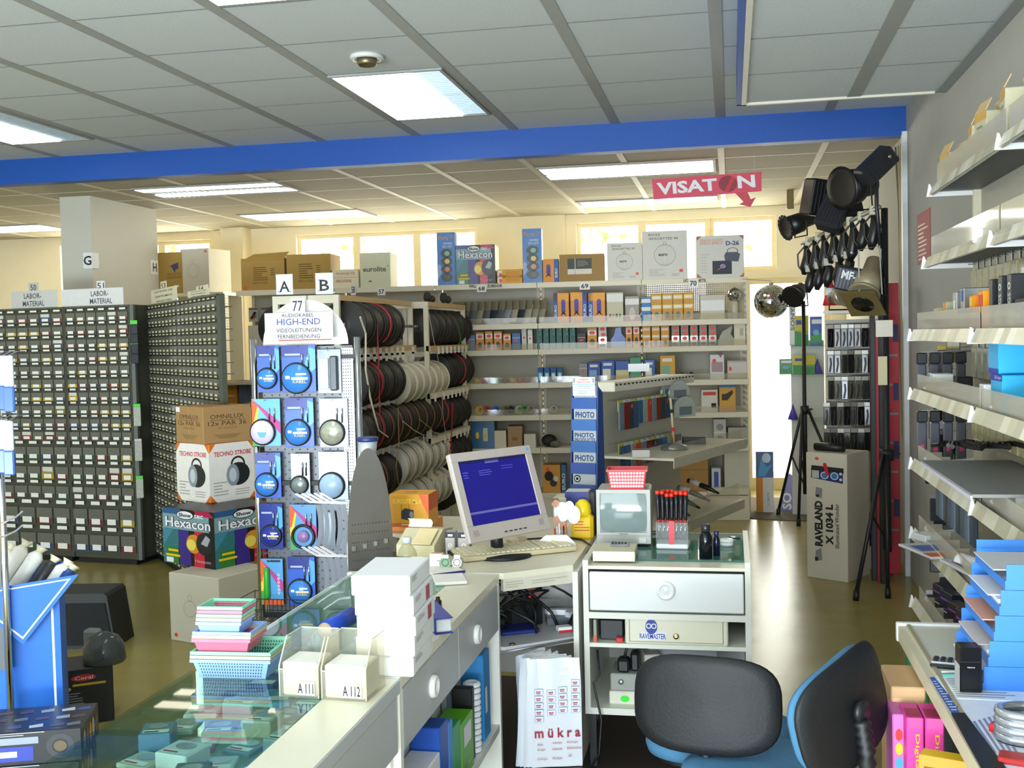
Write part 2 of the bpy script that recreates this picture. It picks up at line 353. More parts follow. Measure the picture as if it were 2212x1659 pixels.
MB().lathe([(.05, 0), (.082, 0), (.085, -.012), (.075, -.022), (.055, -.02), (.05, -.004)], M('d5d6d2', .4), 28).make('trim_ring', t)
MB().lathe([(.001, -.006), (.048, -.006), (.05, -.045), (.042, -.05), (.03, -.03), (.001, -.028)], M('7e7458', .35, .6), 24).make('lamp_head', t)
# ================================================================ counter, corner desk, trolley
LAM = M('e9e7de', .35, 0, .03, 15); LAMG = M('b2b5b8', .4, 0, .04, 15); LAMT = M('e6e0c8', .3, 0, .03, 10); GLASS = clear('e2f1ea', rough=.02, ior=1.5, name='counter_glass'); KNOBW = M('f0efec', .25)
EX1, EX2, EX3, CZ = -1.395, -.965, -.83, .75
def base2(pl, pr, z):
    a, b = onz(*pl, z), onz(*pr, z); return (a+b)/2, math.atan2(b.y-a.y, b.x-a.x), (b-a).length
def cb(name, label, cat, x0, x1, yb, yt, z, d, m, deco=None, yb2=None, group=None, ch=.003):
    """carton from picture measures: front base from (x0,yb) to (x1,yb2) at height z, top of the front-left edge at yt"""
    a = onz(x0, yb, z)
    b = onz(x1, yb2, z) if yb2 else ony(x1, yb, a.y); b.z = z
    c = (a+b)/2; h = ony(x0, yt, a.y).z-z
    return carton(name, label, cat, c, math.atan2(b.y-a.y, b.x-a.x), ((b-a).length, d, h), m, deco, group, ch)
def knob(parent, loc, ax, r=.032):
    T = Matrix.Translation(loc) @ (Matrix.Rotation(PI/2, 4, 'Y') if ax == 'x' else Matrix.Rotation(PI/2, 4, 'X'))
    mb = MB(); mb.lathe([(r*.62, 0), (r, 0), (r*1.02, .006), (r*.9, .016), (r*.68, .017), (r*.62, .006)], KNOBW, 28, T); mb.lathe([(.001, 0), (r*.62, 0), (r*.55, .008), (.001, .01)], M('dfe0df', .2), 20, T)
    return mb.make('knob', parent)
# near unit: glass showcase beside a solid strip with drawers
t = E('glass_counter', 'white sales counter with glass top at the bottom of the photo, below the card dispensers', 'counter', (0, 1.3, 0)); y1 = 2.63-1.3
MB().box(EX2, 0, .72, EX3, y1, CZ, LAMT).box(EX3-.0, 0, .715, EX3+.004, y1, CZ-.002, LAMG).make('worktop', t)
MB().box(EX1, 0, CZ-.008, EX2-.004, y1, CZ, GLASS).make('glass_top', t)
MB().box(EX1, 0, .06, EX1+.006, y1, CZ-.008, GLASS).make('glass_front', t)
MB().box(EX1+.02, 0, .65, EX2-.02, y1-.02, .656, GLASS).make('glass_shelf', t)
MB().box(EX2, 0, .06, EX2+.02, y1, .72, LAM).box(EX1, 0, .04, EX3-.04, y1, .06, LAM).box(EX2+.02, y1-.02, .06, EX3-.02, y1, .72, LAM).box(EX1+.05, 0, 0, EX3-.1, y1, .04, DARK).box(EX2+.02, 0, .56, EX3-.02, y1-.02, .565, LAM).make('body', t)
for k in (0, 1):
    d = MB().cbox(EX3-.018, .01+k*.66, .567, EX3, .66+k*.655, .712, LAMG, .003).make('drawer', t); knob(d, (EX3, .30+k*.60, .64), 'x')
# far unit with two drawers over open shelves
t = E('drawer_counter', 'white counter unit with two grey drawers above shelves of binders', 'counter', (0, 2.635, 0)); L = 3.86-2.635
MB().box(EX2-.01, 0, 0, EX3, .024, CZ, LAM).make('side_panel', t); MB().box(EX1, L-.024, 0, EX3, L, CZ, LAM).make('side_panel', t); MB().box(EX1, .024, 0.0, EX1+.02, L-.024, CZ-.01, LAM).make('outer_panel', t)
MB().box(EX2-.01, .024, .72, EX3, L-.024, CZ, LAMT).make('worktop', t)
MB().box(EX1+.02, .0, CZ-.008, EX2-.012, L-.024, CZ, GLASS).make('glass_top', t)
MB().box(EX2-.03, .024, .12, EX2-.01, L-.024, .72, LAM).make('back_panel', t)
MB().box(EX1+.02, .0, .62, EX2-.035, L-.024, .626, GLASS).make('glass_shelf', t); MB().box(EX1+.02, .024, .185, EX3-.004, L-.024, .21, LAM).make('shelf', t)
for k in (0, 1):
    d = MB().cbox(EX3-.02, .027+k*(L-.05)/2, .553, EX3, .022+(k+1)*(L-.05)/2, .716, LAMG, .003).box(EX2+.02, .04+k*(L-.05)/2, .56, EX3-.02, .01+(k+1)*(L-.05)/2, .57, LAM).make('drawer', t)
    knob(d, (EX3, (.3, .84)[k], .635), 'x')
# goods on the glass shelf of the near unit
r = random.Random(5)
CL2 = ['b4c6d2', '8094a4', 'c4c2b4', '6a86a8', 'a0b0b4', 'dfe1e1', '9a7a74', '5f6e7a']
n = 0
for j in range(6):
    for i in range(4):
        h = CL2[(i*3+j) % 8]; w = .07+.02*r.random()
        def dc(f, mb, h=h):
            f['t'].rect(.1, .1, .9, .35, PAPER).ell(.5, .65, .3, .22, M('c8ccd0', .25, .6)).rect(.15, .15, .6, .22, RED if r.random() < .4 else INK, 2)
        carton('blister_pack', 'flat pack under the counter glass, %s row from the dispensers, %s from the white strip' % (ORD[5-j], ORD[3-i]), 'pack',
               (EX1+.07+i*.1, 1.98+j*.112, .6568), r.uniform(-.35, .35), (w, .085, .012+.03*((i+j) % 3 == 0)), M(h, .35), dc, 'packs in the glass counter')
for k in range(8): carton('blue_blister', 'blue carded pack under the far counter glass, %s from the paper roll' % ORD[k], 'pack', (EX1+.09+.1*(k % 3), 2.70+.13*(k // 3)+.02*(k % 2), .6268), .3-.1*k, (.085, .11, .02), M(['2a6a9a', '3f8aa8', '6a98a8', '284a80'][k % 4], .35, 0, .2, 30), lambda f, mb: f['t'].rect(.1, .1, .9, .4, PAPER), 'packs under the far counter glass')
# binders and books on the far unit's lower shelf
def binder(x, y, w, h, d, hx, label, lab=True):
    def dc(f, mb):
        if lab: f['r'].rect(.3, .5, .7, .85, PAPER)
    mb = MB(); 
    return carton('binder', label, 'binder', (x, y, .21), 0, (d, w, h), M(hx, .4), lambda f, mb: f['r'].rect(.2, .55, .8, .9, PAPER).ell(.5, .2, .25, .04, STEEL) if lab else None, 'binders under the drawer counter')
yy = 2.90
for w, h, hx, lb in ((.14, .20, 'e4e6ea', 'white paper block nearest the front post under the drawers'), (.09, .265, '1c4fb0', 'dark blue binder on the shelf under the drawers'), (.05, .245, '3a86d8', 'light blue folder between the dark blue and green binders'),
                     (.09, .21, '1f9a50', 'dark green binder on the shelf under the drawers'), (.16, .185, '62b41e', 'bright lime green binder with two white labels')):
    binder(-.885, yy, w, h, .09, hx, lb, hx == '62b41e'); yy += w+.006
cp = MB()
for k in range(12): cp.torus((-.868, 3.56, .222+k*.020), .022, .009, M('eef0f2', .3), None, 18, 6)
tag(cp.make('cable_coil'), 'white spiral tube standing behind the lime green binder', 'spiral tube')
carton('tape_roll_box', 'black flat case standing before the white spiral tube', 'case', (-.885, 3.49, .21), 0, (.07, .03, .24), BLACK)
carton('blue_pack', 'cyan blue pack at the back of the shelf under the far drawer', 'pack', (-.89, 3.66, .21), 0, (.08, .1, .30), M('2a86c8'), lambda f, mb: f['r'].rect(.2, .3, .5, .6, PAPER))
for k in range(4): carton('paper_stack', 'grey folder standing behind the binders under the drawers, %s from the front post' % ORD[k], 'papers', (-.945, 3.0+.16*k, .21), .05*k, (.018, .14, .22+.03*k), M(['c8ccd2', 'b4bcc6', 'd4d8dc', 'a8b0ba'][k]), None, 'papers under the drawer counter')
# white cartons, five high
a = onz(763, 1462, CZ); W5, H5 = .152, .0515
for k in range(5):
    dx = (.0, .004, .008, .004, -.004)[k]
    def dc(f, mb, k=k):
        f['r'].lines(.1, .55, .45, .85, 3, GREY, 1, k)
        if k in (2, 3): f['r'].rect(.62, .1, .8, .85, M('b02848')) 
        f['r'].rect(.86, .2, .9, .8, PAPER)
        f['f'].rect(0, .96, 1, .985, M('c8c9cc'))
    carton('white_carton', 'plain white card box, %s from the bottom of the stack of five on the counter' % ORD[k] if k < 4 else 'plain white card box on top of the stack of five on the counter', 'box',
           (a.x+W5/2+.003+dx, a.y+.01, CZ+k*H5), .06, (W5, .24, H5-.0006), M('f2f3f6', .6, 0, .02), dc, 'white boxes stacked on the counter')
# acrylic dispensers with note cards
def dispenser(x0, x1, yb, yt, tx, fill, label):
    a = onz(x0, yb, CZ); b = ony(x1, yb, a.y); w = b.x-a.x; h = ony(x0, yt, a.y).z-CZ; d = .13
    t = E('card_dispenser', label, 'dispenser', ((a.x+b.x)/2, a.y, CZ), -.05, 'acrylic card dispensers'); e = .003
    s = MB(); A = ACRYL
    s.box(-w/2, 0, 0, w/2, d, e, A)
    for q in (-1, 1):
        x = q*(w/2-e/2); pr = [(0, 0), (d, 0), (d, h), (d*.35, h), (0, h*.55)]
        s.prism(pr, x-e/2, x+e/2, A, Matrix(((0, 0, 1, 0), (1, 0, 0, 0), (0, 1, 0, 0), (0, 0, 0, 1))))
    s.box(-w/2+e, 0, e, w/2-e, e, h*.5, A).box(-w/2+e, d-e, e, w/2-e, d, h, A)
    EG = M('cdc6ae', .3)
    for x in (-w/2, w/2-.002): s.tube([(x+.001, .0, .002), (x+.001, 0, h*.55), (x+.001, d*.35, h), (x+.001, d, h)], .0016, EG, 5)
    s.tube([(-w/2, 0, h*.5), (w/2, 0, h*.5)], .0013, EG, 5).tube([(-w/2, d, h), (w/2, d, h)], .0016, EG, 5)
    s.make('acrylic_shell', t)
    c = MB(); c.cbox(-w/2+.006, .006, e, w/2-.006, d-.03, h*fill, M('eceae0', .7)); f = Fc(c, (-w/2+.006, .0055, e), (1, 0, 0), (0, 0, 1), w-.012, h*fill)
    for k in range(5): f.rect(0, .1+.18*k, 1, .105+.18*k, M('d0cec6'))
    c.make('card_block', t)
    q = MB(); f = Fc(q, (-w/2, -.0008, 0), (1, 0, 0), (0, 0, 1), w, h); f.rect(.45, .06, .9, .3, M('f2efe4')); f.text(tx, .48, .09, .87, .27, M('26262a'), 2, .02); q.make('number_label', t)
    return t
dispenser(603, 690, 1506, 1385, 'A 111', .62, 'clear acrylic dispenser of white cards numbered 111')
dispenser(694, 793, 1512, 1388, 'A 112', .60, 'clear acrylic dispenser of cream cards numbered 112')
# plastic baskets, nested in three stacks
def basket(name, cx, cy, z, w, d, h, hx, label, holes=True, group=None, tape=.86):
    mb = MB(); m = M(hx, .4); e = .002
    def ring(s, zz): return [(-w/2*s, -d/2*s, zz), (w/2*s, -d/2*s, zz), (w/2*s, d/2*s, zz), (-w/2*s, d/2*s, zz)]
    o0, o1 = ring(tape, 0), ring(1, h); i0, i1 = ring(tape-.03, e), ring(.97, h)
    mb.add(o0+o1+i0+i1, [(3, 2, 1, 0), (0, 1, 5, 4), (1, 2, 6, 5), (2, 3, 7, 6), (3, 0, 4, 7), (8, 9, 10, 11), (9, 8, 12, 13), (10, 9, 13, 14), (11, 10, 14, 15), (8, 11, 15, 12)], m)
    R = 1.045; rr = ring(R, h); rl = ring(R, h-.008)
    mb.add(rr+rl+i1+o1, [(0, 1, 9, 8), (1, 2, 10, 9), (2, 3, 11, 10), (3, 0, 8, 11), (4, 5, 1, 0), (5, 6, 2, 1), (6, 7, 3, 2), (7, 4, 0, 3), (4, 7, 15, 12), (5, 4, 12, 13), (6, 5, 13, 14), (7, 6, 14, 15)], m)
    if holes:
        dk = M('%02x%02x%02x' % tuple(int(int(hx[i:i+2], 16)*.45) for i in (0, 2, 4)), .8)
        for sgn in (-1, 1):
            N = 24; rows = 5
            for i in range(N):
                for j in range(rows):
                    u = (i+.5)/N; v = (j+.8)/(rows+1); s = tape+(1-tape)*v
                    x0, x1 = (u-.5-.009)*w*.88*s/1, (u-.5+.009)*w*.88*s; y = sgn*d/2*s; z0, z1 = h*(v-.05), h*(v+.04)
                    off = sgn*.0008
                    q = [(x0, y+off, z0), (x1, y+off, z0), (x1, y+off, z1), (x0, y+off, z1)]
                    mb.add(q, [(0, 1, 2, 3) if sgn < 0 else (3, 2, 1, 0)], dk)
                    off = -sgn*.0022*1.6
                    q = [(x0, y+off-sgn*.015*w, z0), (x1, y+off-sgn*.015*w, z0), (x1, y+off-sgn*.015*w, z1), (x0, y+off-sgn*.015*w, z1)]
                    mb.add(q, [(3, 2, 1, 0) if sgn < 0 else (0, 1, 2, 3)], dk)
    return tag(mb.make(name, None, (cx, cy, z), .05), label, 'basket', group)
BG = 'nested plastic baskets on the counter'
p = onz(490, 1470, CZ); w = .205; x0, y0 = p.x+.002, p.y+.085
LB, TN, GN, RD = '8fb4ee', 'd4bc94', '8ed8b8', 'd66a82'
basket('plastic_basket', x0, y0, CZ, w, .15, .05, LB, 'large light blue basket at the bottom of the basket stack', True, BG)
basket('plastic_basket', x0, y0+.002, CZ+.0095, w, .15, .05, TN, 'large tan basket nested in the large light blue one', False, BG)
basket('plastic_basket', x0, y0+.004, CZ+.019, w, .15, .05, GN, 'large mint green basket above the large tan one', True, BG)
x1, y1 = x0-.026, y0-.012
for k, (c, lb) in enumerate(((RD, 'middle sized red basket resting in the large mint green one'), (TN, 'middle sized tan basket above the middle sized red one'), (LB, 'middle sized light blue basket with a raised end'))):
    basket('plastic_basket', x1, y1+.003*k, CZ+.064+.0085*k, .150, .11, .036, c, lb, False, BG)
for k, (c, lb) in enumerate(((LB, 'small pale blue basket at the bottom of the top nest'), (TN, 'small tan basket in the top nest'), (GN, 'lower small mint basket in the top nest below the red one'), (RD, 'small red basket right below the topmost basket'), (GN, 'topmost small mint green basket, open towards the camera'))):
    basket('plastic_basket', x1-.010, y1+.003*k, CZ+.108+.0092*k, .117, .09, .033, c, lb, k == 4, BG)
# blue roll, binder and odds and ends on the far unit
p = onz(705, 1385, CZ); q = onz(752, 1352, CZ)
a, b = Vector((p.x-.01, p.y+.02, CZ+.026)), Vector((q.x+.01, q.y+.06, CZ+.026)); dd = (b-a)
t = E('paper_roll', 'blue wrapped roll lying on the counter glass by the metal display', 'roll', (a.x, a.y, CZ)); o = Vector(t.location)
MB().cyl(a-o, a+dd*.8-o, .026, M('2450c8', .4), 24).make('wrapper', t); MB().cyl(a-dd*.02-o, a-o, .022, M('e0c4a0'), 24).cyl(a+dd*.8-o, b-o, .0255, M('5c5e66'), 24).make('paper_core', t)
mb = MB(); pts = [(0, 0), (.16, 0), (.16, .004), (.004, .05), (0, .05)]
T = Matrix(((0, 1, 0, 0), (1, 0, 0, 0), (0, 0, 1, 0), (0, 0, 0, 1)))
c = onz(940, 1372, CZ); t = E('ring_binder', 'blue ring binder lying on the yellow worktop behind the white boxes', 'binder', (c.x, c.y, CZ), .5)
MB().cbox(0, 0, 0, .055, .22, .003, M('2038a0', .4)).cbox(0, 0, .044, .055, .22, .047, M('2038a0', .4)).cbox(0, 0, .003, .004, .22, .044, M('2038a0', .4)).make('cover', t)
MB().cbox(.004, .006, .004, .052, .2, .043, M('c9cbd0')).make('pages', t)
for k, (px, py) in enumerate(((921, 1330), (927, 1373))):
    c = onz(px, py, CZ); MBk = MB().lathe([(.001, 0), (.012, 0), (.012, .018), (.007, .022), (.007, .03), (.001, .031)], BLACK, 14)
    tag(MBk.make('stopper', None, (c.x+.005, c.y+.12, CZ)), 'black cap lying %s the blue binder behind the white boxes' % ('above' if k == 0 else 'beside'), 'stopper')
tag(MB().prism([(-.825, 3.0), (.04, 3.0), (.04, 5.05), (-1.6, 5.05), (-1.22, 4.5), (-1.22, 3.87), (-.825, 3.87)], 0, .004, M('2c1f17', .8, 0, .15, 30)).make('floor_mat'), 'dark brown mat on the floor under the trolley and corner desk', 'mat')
# corner desk
A, B = Vector((-.815, 3.865, 0)), Vector((-.585, 4.03, 0)); dzt = .752
t = E('corner_desk', 'cream corner desk with open cable shelf carrying the computer monitor', 'desk', (A.x, A.y, 0)); o = Vector((A.x, A.y, 0))
poly = [(A.x, A.y), (B.x, B.y), (-.575, 5.1), (-1.62, 5.1), (-1.62, 4.8), (-1.24, 4.45), (-1.24, 3.866)]
MB().prism([(x-o.x, y-o.y) for x, y in poly], dzt-.022, dzt, LAMT).make('desktop', t)
u = (B-A).normalized(); n = Vector((-u.y, u.x, 0)); Ld = (B-A).length
mb = MB(); mb.beam(Vector((0, 0, .708))+n*.012, u*Ld+Vector((0, 0, .708))+n*.012, .022, .045, M('d6d0c0', .4)); f = Fc(mb, Vector((0, 0, .686)), u, (0, 0, 1), Ld, .045)
f.lines(.03, .2, .3, .8, 3, M('b8b29e')); f.lines(.4, .3, .95, .7, 2, M('b8b29e')); mb.make('front_rail', t)
MB().box(B.x-o.x-.0, B.y-o.y-.02, .0, B.x-o.x+.02, B.y-o.y+.5, .73, LAM).make('side_panel', t)
MB().prism([(0, 0.006), (u.x*Ld, u.y*Ld+.006), (.235, .62), (-.3, .62), (-.3, .01)], .46, .482, M('c8c9cb', .4)).make('shelf', t)
MB().box(-.4, .62, .2, .235, .64, .73, M('d8d8d6', .5)).make('back_panel', t)
MB().tube([Vector((-.02, -.012, .465)), u*Ld+Vector((.0, -.014, .475))], .004, STEEL).make('bag_rail', t)
# carrier bags hanging below it
def bag(k, label):
    w, h = .175, .39; rows = []; r = random.Random(k); N, MM = 14, 10; ph = r.uniform(0, 6)
    for i in range(N+1):
        v = i/N; row = []
        for j in range(MM+1):
            uu = j/MM; pin = 1-.12*max(0, v-.8)/.2*(1 if k else .3)
            x = (uu-.5)*w*pin*(1+.03*(1-v)); y = .010*math.sin(uu*9+ph+v*3)*(.3+.7*v)*(.5 if k == 0 else 1)-.012*math.sin(v*2.6)
            row.append((x, y, -h*(1-v)))
        rows.append(row)
    t = E('carrier_bag', label, 'bag', (BGP.x-.020*k, BGP.y+.012*k, .47), .25+.16*k, 'white carrier bags hung in a bundle')
    mb = MB(); mb.sheet(rows, M('eef2f8', .35, 0, .02, 20, .1)); 
    mb.sheet([[(x, y+.004, z) for x, y, z in rw][::-1] for rw in rows], M('eef2f8', .35, 0, .02, 20, .1))
    if k == 0:
        f = Fc(mb, (-w/2, -.018, -h), (1, 0, 0), (0, 0, 1), w, h); PR = M('a8243e', .5)
        def on(u0, v0, u1, v1, fn): fn()
        def at(uu, v):
            return rows
        f.text('m \u00fc k r a', .05, .285, .97, .375, PR, 1, .02)
        FB = M('a8b8d2', .5)
        for ci, (cu, n0, v0) in enumerate(((.06, 5, .70), (.31, 4, .66), (.54, 4, .67), (.80, 5, .72))):
            for q in range(n0):
                vv = v0-q*.062-.02*(ci == 0)+.012*ci
                f.poly([(cu, vv), (cu+.16, vv), (cu+.18, vv+.012), (cu+.18, vv+.052), (cu, vv+.052)], FB, .5); f.poly([(cu+.01, vv+.003), (cu+.158, vv+.003), (cu+.17, vv+.013), (cu+.17, vv+.049), (cu+.01, vv+.049)], M('eef2f8', .35), 1)
                f.rect(cu+.03, vv+.024, cu+.13, vv+.033, PR, 1.6); f.rect(cu+.04, vv+.010, cu+.12, vv+.018, PR, 1.6)
        for tx, uu, v in (('Aalen', .1, .215), ('Ehingen', .1, .165), ('Esslingen', .1, .08), ('G\u00f6ppingen', .4, .225), ('Karlsruhe', .4, .17), ('Pforzheim', .4, .085), ('Plochingen', .7, .225), ('Bodenseekreis', .7, .175), ('Ulm', .72, .105)):
            f.text(tx, uu, v, uu+.022*len(tx), v+.022, PR, 1)
        f.rect(0, .0, 1, .006, PR, 1)
    mb.make('sheet', t)
    h2 = MB(); h2.sheet([[(-.05, -.01, -.06), (.05, -.01, -.06)], [(-.045, .004, 0), (.045, .004, 0)], [(-.04, .014, -.05), (.04, .014, -.05)]], M('e8e4da', .4)); h2.make('handle', t)
BGP = ony(1198, 1380, 3.80)
bag(0, 'front white carrier bag with red lettering and rows of small panels')
for k in range(1, 6): bag(k, '%s blank white carrier bag fanned out behind the lettered one' % ORD[k-1])
# tangle of leads and kit on the desk's shelf
r = random.Random(11)
for k in range(11):
    a = A+u*Ld*(.05+.07*k)+n*r.uniform(.12, .3); pts = []
    for i in range(14):
        s = i/13; pts.append((a.x+.16*math.sin(s*5+k)*(.4+s*.5), a.y+.05+.08*math.cos(s*4+k*2), .492+(.09+.010*k)*math.sin(s*PI)+.012*math.sin(s*11+k)))
    pts[0] = (pts[0][0], pts[0][1], .487); pts[-1] = (pts[-1][0], pts[-1][1], .487)
    tag(MB().tube(pts, .0045+.0015*(k % 2), BLACK, 7).make('power_lead'), 'black lead looping over the desk shelf, %s in the tangle' % ORD[k], 'cable', 'leads tangled under the desk')
def onshelf(px, py, z=.483): return onz(px, py, z)
carton('power_supply', 'black box under the tangled leads on the desk shelf', 'power supply', onshelf(1140, 1352), .6, (.13, .1, .085), BLACK)
mb = MB(); c = onshelf(1185, 1318)
mb.cbox(-.11, 0, 0, .11, .05, .035, M('d8dade', .4)); [mb.cyl((x, .025, .034), (x, .025, .0365), .017, M('b8bcc2'), 18) for x in (-.02, .03, .08)]; mb.cbox(-.095, .012, .034, -.065, .038, .042, emit('e02818', 1.2, 'lit_switch'))
tag(mb.make('power_strip', None, (c.x, c.y+.05, .483), .35), 'white power strip with a lit red switch behind the leads', 'power strip')
c = onshelf(1213, 1352); t = E('label_gun', 'grey and white angled label gun on the desk shelf', 'label gun', (c.x, c.y, .483), .2)
Tz = Matrix.Rotation(0, 4, 'X')
MB().prism([(-.055, 0), (.055, .02), (.06, .075), (-.06, .09)], 0, .03, M('5e646c', .4)).make('body', t)
MB().prism([(-.06, .082), (.062, .07), (.055, .03), (.03, .0), (.015, .02), (.025, .045), (-.05, .06)], .03, .05, M('eceff2', .35)).make('cover', t)
c = onshelf(1135, 1345); t = E('rubber_stamp', 'small wooden stamp on the power supply', 'stamp', (c.x+.0, c.y-.015, .483), .2)
MB().cbox(-.03, -.01, 0, .03, .015, .026, M('c9a46a', .5)).make('block', t); MB().ball((0, -.016, .014), .012, M('b08040', .4), 10).make('handle', t)
carton('blue_book', 'dark blue book with red edge lying on the desk shelf', 'book', onshelf(1125, 1370), .5, (.15, .11, .013), M('1f2f80'), lambda f, mb: f['r'].rect(0, 0, 1, 1, RED))
carton('pin_box', 'small white and red box at the front of the desk shelf', 'box', onshelf(1222, 1366), .45, (.055, .04, .02), M('f0f0f0'), lambda f, mb: (f['f'].rect(0, 0, 1, .45, RED)))
tag(MB().lathe([(.001, 0), (.012, 0), (.012, .004), (.001, .005)], M('8a7a50', .3, .8), 16).make('coin', None, (-.795, 3.9, .483)), 'brass disc at the left end of the desk shelf', 'disc')
# ================================================================ trolley with drawer and what stands on it
YT, TX0, TX1, TZ0, TZ = 4.0, -.545, .058, .205, .765
t = E('drawer_trolley', 'cream trolley with a wide drawer, open shelves and glass top', 'trolley', (0, YT, 0)); D = .66; e = .02; LW = M('e2e2d6', .35, 0, .03, 12)
[MB().box(x, 0, TZ0, x+e, D, TZ+.012, LW).make('side_panel', t) for x in (TX0, TX1-e)]
MB().box(TX0+e, D-.012, TZ0, TX1-e, D, TZ, M('c9c9c2', .5)).make('back_panel', t)
MB().box(TX0+e, 0, TZ-.02, TX1-e, D-.012, TZ-.008, LAMT).make('top', t)
MB().box(TX0+e, .1, TZ-.007, TX1-e, D-.014, TZ, clear('8fd0c4', rough=.02, ior=1.5, name='green_glass', mix=.12)).make('glass_top', t)
d = MB().cbox(TX0+e+.004, -.004, .592, TX1-e-.004, .014, TZ-.03, M('e4e6e4', .35, 0, .02, 6), .004).make('drawer', t); knob(d, (-.243, -.004, .672), 'y', .034)
MB().box(TX0+e, 0, .562, TX1-e, D-.012, .585, LW).make('divider', t)
MB().box(TX0+e, .004, .455, TX1-e, D-.012, .470, LW).make('shelf', t)
MB().box(TX0+e, 0, TZ0, TX1-e, D-.012, TZ0+.024, LW).make('bottom', t)
for x in (TX0+.012, TX1-.035):
    for y in (.02, D-.05): MB().box(x, y, 0, x+.025, y+.025, TZ0, BLACK).make('leg', t)
def pat(x, y, z=TZ): return onz(x, y, z)
# cash box
x0, x1 = ony(1350, 1383, YT).x, ony(1573, 1383, YT).x; w = x1-x0; h = ony(1350, 1327, YT).z-.470
t = E('cash_box', 'cream steel cash box with a blue sticker and keyhole on the trolley shelf', 'cash box', ((x0+x1)/2, YT+.006, .470)); CRM = M('e3dfc8', .35, 0, .04, 8)
mb = MB(); mb.cbox(-w/2, 0, 0, w/2, .25, h, CRM, .005); f = Fc(mb, (-w/2, 0, 0), (1, 0, 0), (0, 0, 1), w, h)
f.rect(.02, .97, .98, 1, M('8a5a28', .8))
f.rect(.045, .08, .955, .1, M('8b8672')).rect(.045, .88, .955, .9, M('8b8672')).rect(.04, .08, .048, .9, M('8b8672')).rect(.948, .08, .956, .9, M('8b8672')); mb.make('body', t)
mb = MB(); f = Fc(mb, (-w/2, -.0012, 0), (1, 0, 0), (0, 0, 1), w, h); NV = M('24349a', .4)
f.ell(.26, .6, .058, .25, NV); f.poly([(.13, .14), (.39, .16), (.41, .42), (.15, .40)], M('e8eaf0', .4), .8); f.text('RAVEMASTER', .145, .19, .40, .37, NV, 1.5, .02)
f.ring(.235, .62, .026, .09, .65, M('e8eaf0'), 2).ring(.285, .62, .026, .09, .65, M('e8eaf0'), 2); mb.make('sticker', t)
MB().lathe([(.003, 0), (.010, 0), (.011, .004), (.009, .007), (.003, .006)], M('b8a870', .25, .9), 18, Matrix.Translation((w*.0, -.0, h*.3)) @ Matrix.Rotation(PI/2, 4, 'X')).make('lock', t)
carton('black_tray', 'black plastic box left of the cash box on the trolley shelf', 'box', ((ony(1318, 1375, YT).x), YT+.05, .470), .0, (.085, .2, .075), BLACK, lambda f, mb: f['f'].rect(.05, .1, .95, .45, M('33373a')))
carton('flat_pack', 'flat red and green pack standing at the left wall of the trolley shelf', 'pack', (ony(1280, 1378, YT).x+.008, YT+.01, .470), 0, (.012, .2, .085), M('9aa090'), lambda f, mb: f['f'].rect(0, 0, 1, .3, M('d86038')))
carton('red_label_pack', 'small pack with a red label beside the cash box', 'pack', (ony(1337, 1378, YT).x, YT+.012, .470), 0, (.026, .03, .018), M('c83a34'))
# lower compartment
t = E('transformer_stack', 'grey device with a black round plug on top in the trolley bottom', 'power supply', (ony(1345, 1500, YT).x, YT+.05, TZ0+.024))
MB().cbox(-.05, 0, .05, .06, .16, .115, M('9b9c94', .5)).make('case', t); MB().cbox(-.055, -.005, 0, .065, .17, .05, M('d8d6c4', .5)).make('base', t)
MB().lathe([(.003, 0), (.009, 0), (.01, .006), (.004, .008)], STEEL, 14, Matrix.Translation((-.01, 0, .085)) @ Matrix.Rotation(PI/2, 4, 'X')).make('socket', t)
q = MB(); Fc(q, (-.02, -.0062, .008), (1, 0, 0), (0, 0, 1), .04, .03).ell(.6, .5, .42, .4, M('30e030', .5), 1); q.make('green_dot', t)
t = E('mains_adapter', 'black mains adapters piled on the grey device in the trolley', 'adapter', (ony(1350, 1445, YT).x, YT+.06, TZ0+.139))
MB().cbox(-.035, 0, 0, .01, .06, .05, BLACK, .008).cbox(.012, .02, .0, .045, .08, .07, BLACK, .008).make('bodies', t); MB().tube([(-.01, .03, .05), (0, .05, .09), (.05, .06, .1), (.09, .1, .11)], .006, BLACK).make('lead', t)
carton('grey_case', 'grey case standing behind the black chair back in the trolley', 'case', (ony(1470, 1450, YT).x, YT+.2, TZ0+.024), .1, (.26, .12, .21), M('8b8c90'), lambda f, mb: f['f'].rect(.0, .9, 1, .97, M('5a4a6a')))
carton('beige_case', 'beige slanted case beside the adapters in the trolley', 'case', (ony(1405, 1480, YT).x, YT+.12, TZ0+.024), .25, (.06, .2, .17), M('c4c3b8'))
tag(MB().tube([(ony(1290, 1445, YT).x, YT+.02, .44), (ony(1297, 1485, YT).x, YT-.02, .36), (ony(1285, 1500, YT).x, YT-.03, .33), (ony(1302, 1555, YT).x, YT-.04, .2), (ony(1298, 1600, YT).x, YT-.06, .08), (ony(1275, 1630, YT).x, YT-.06, .012)], .004, BLACK).make('hanging_lead'), 'thin black lead hanging from the trolley down to the floor', 'cable')
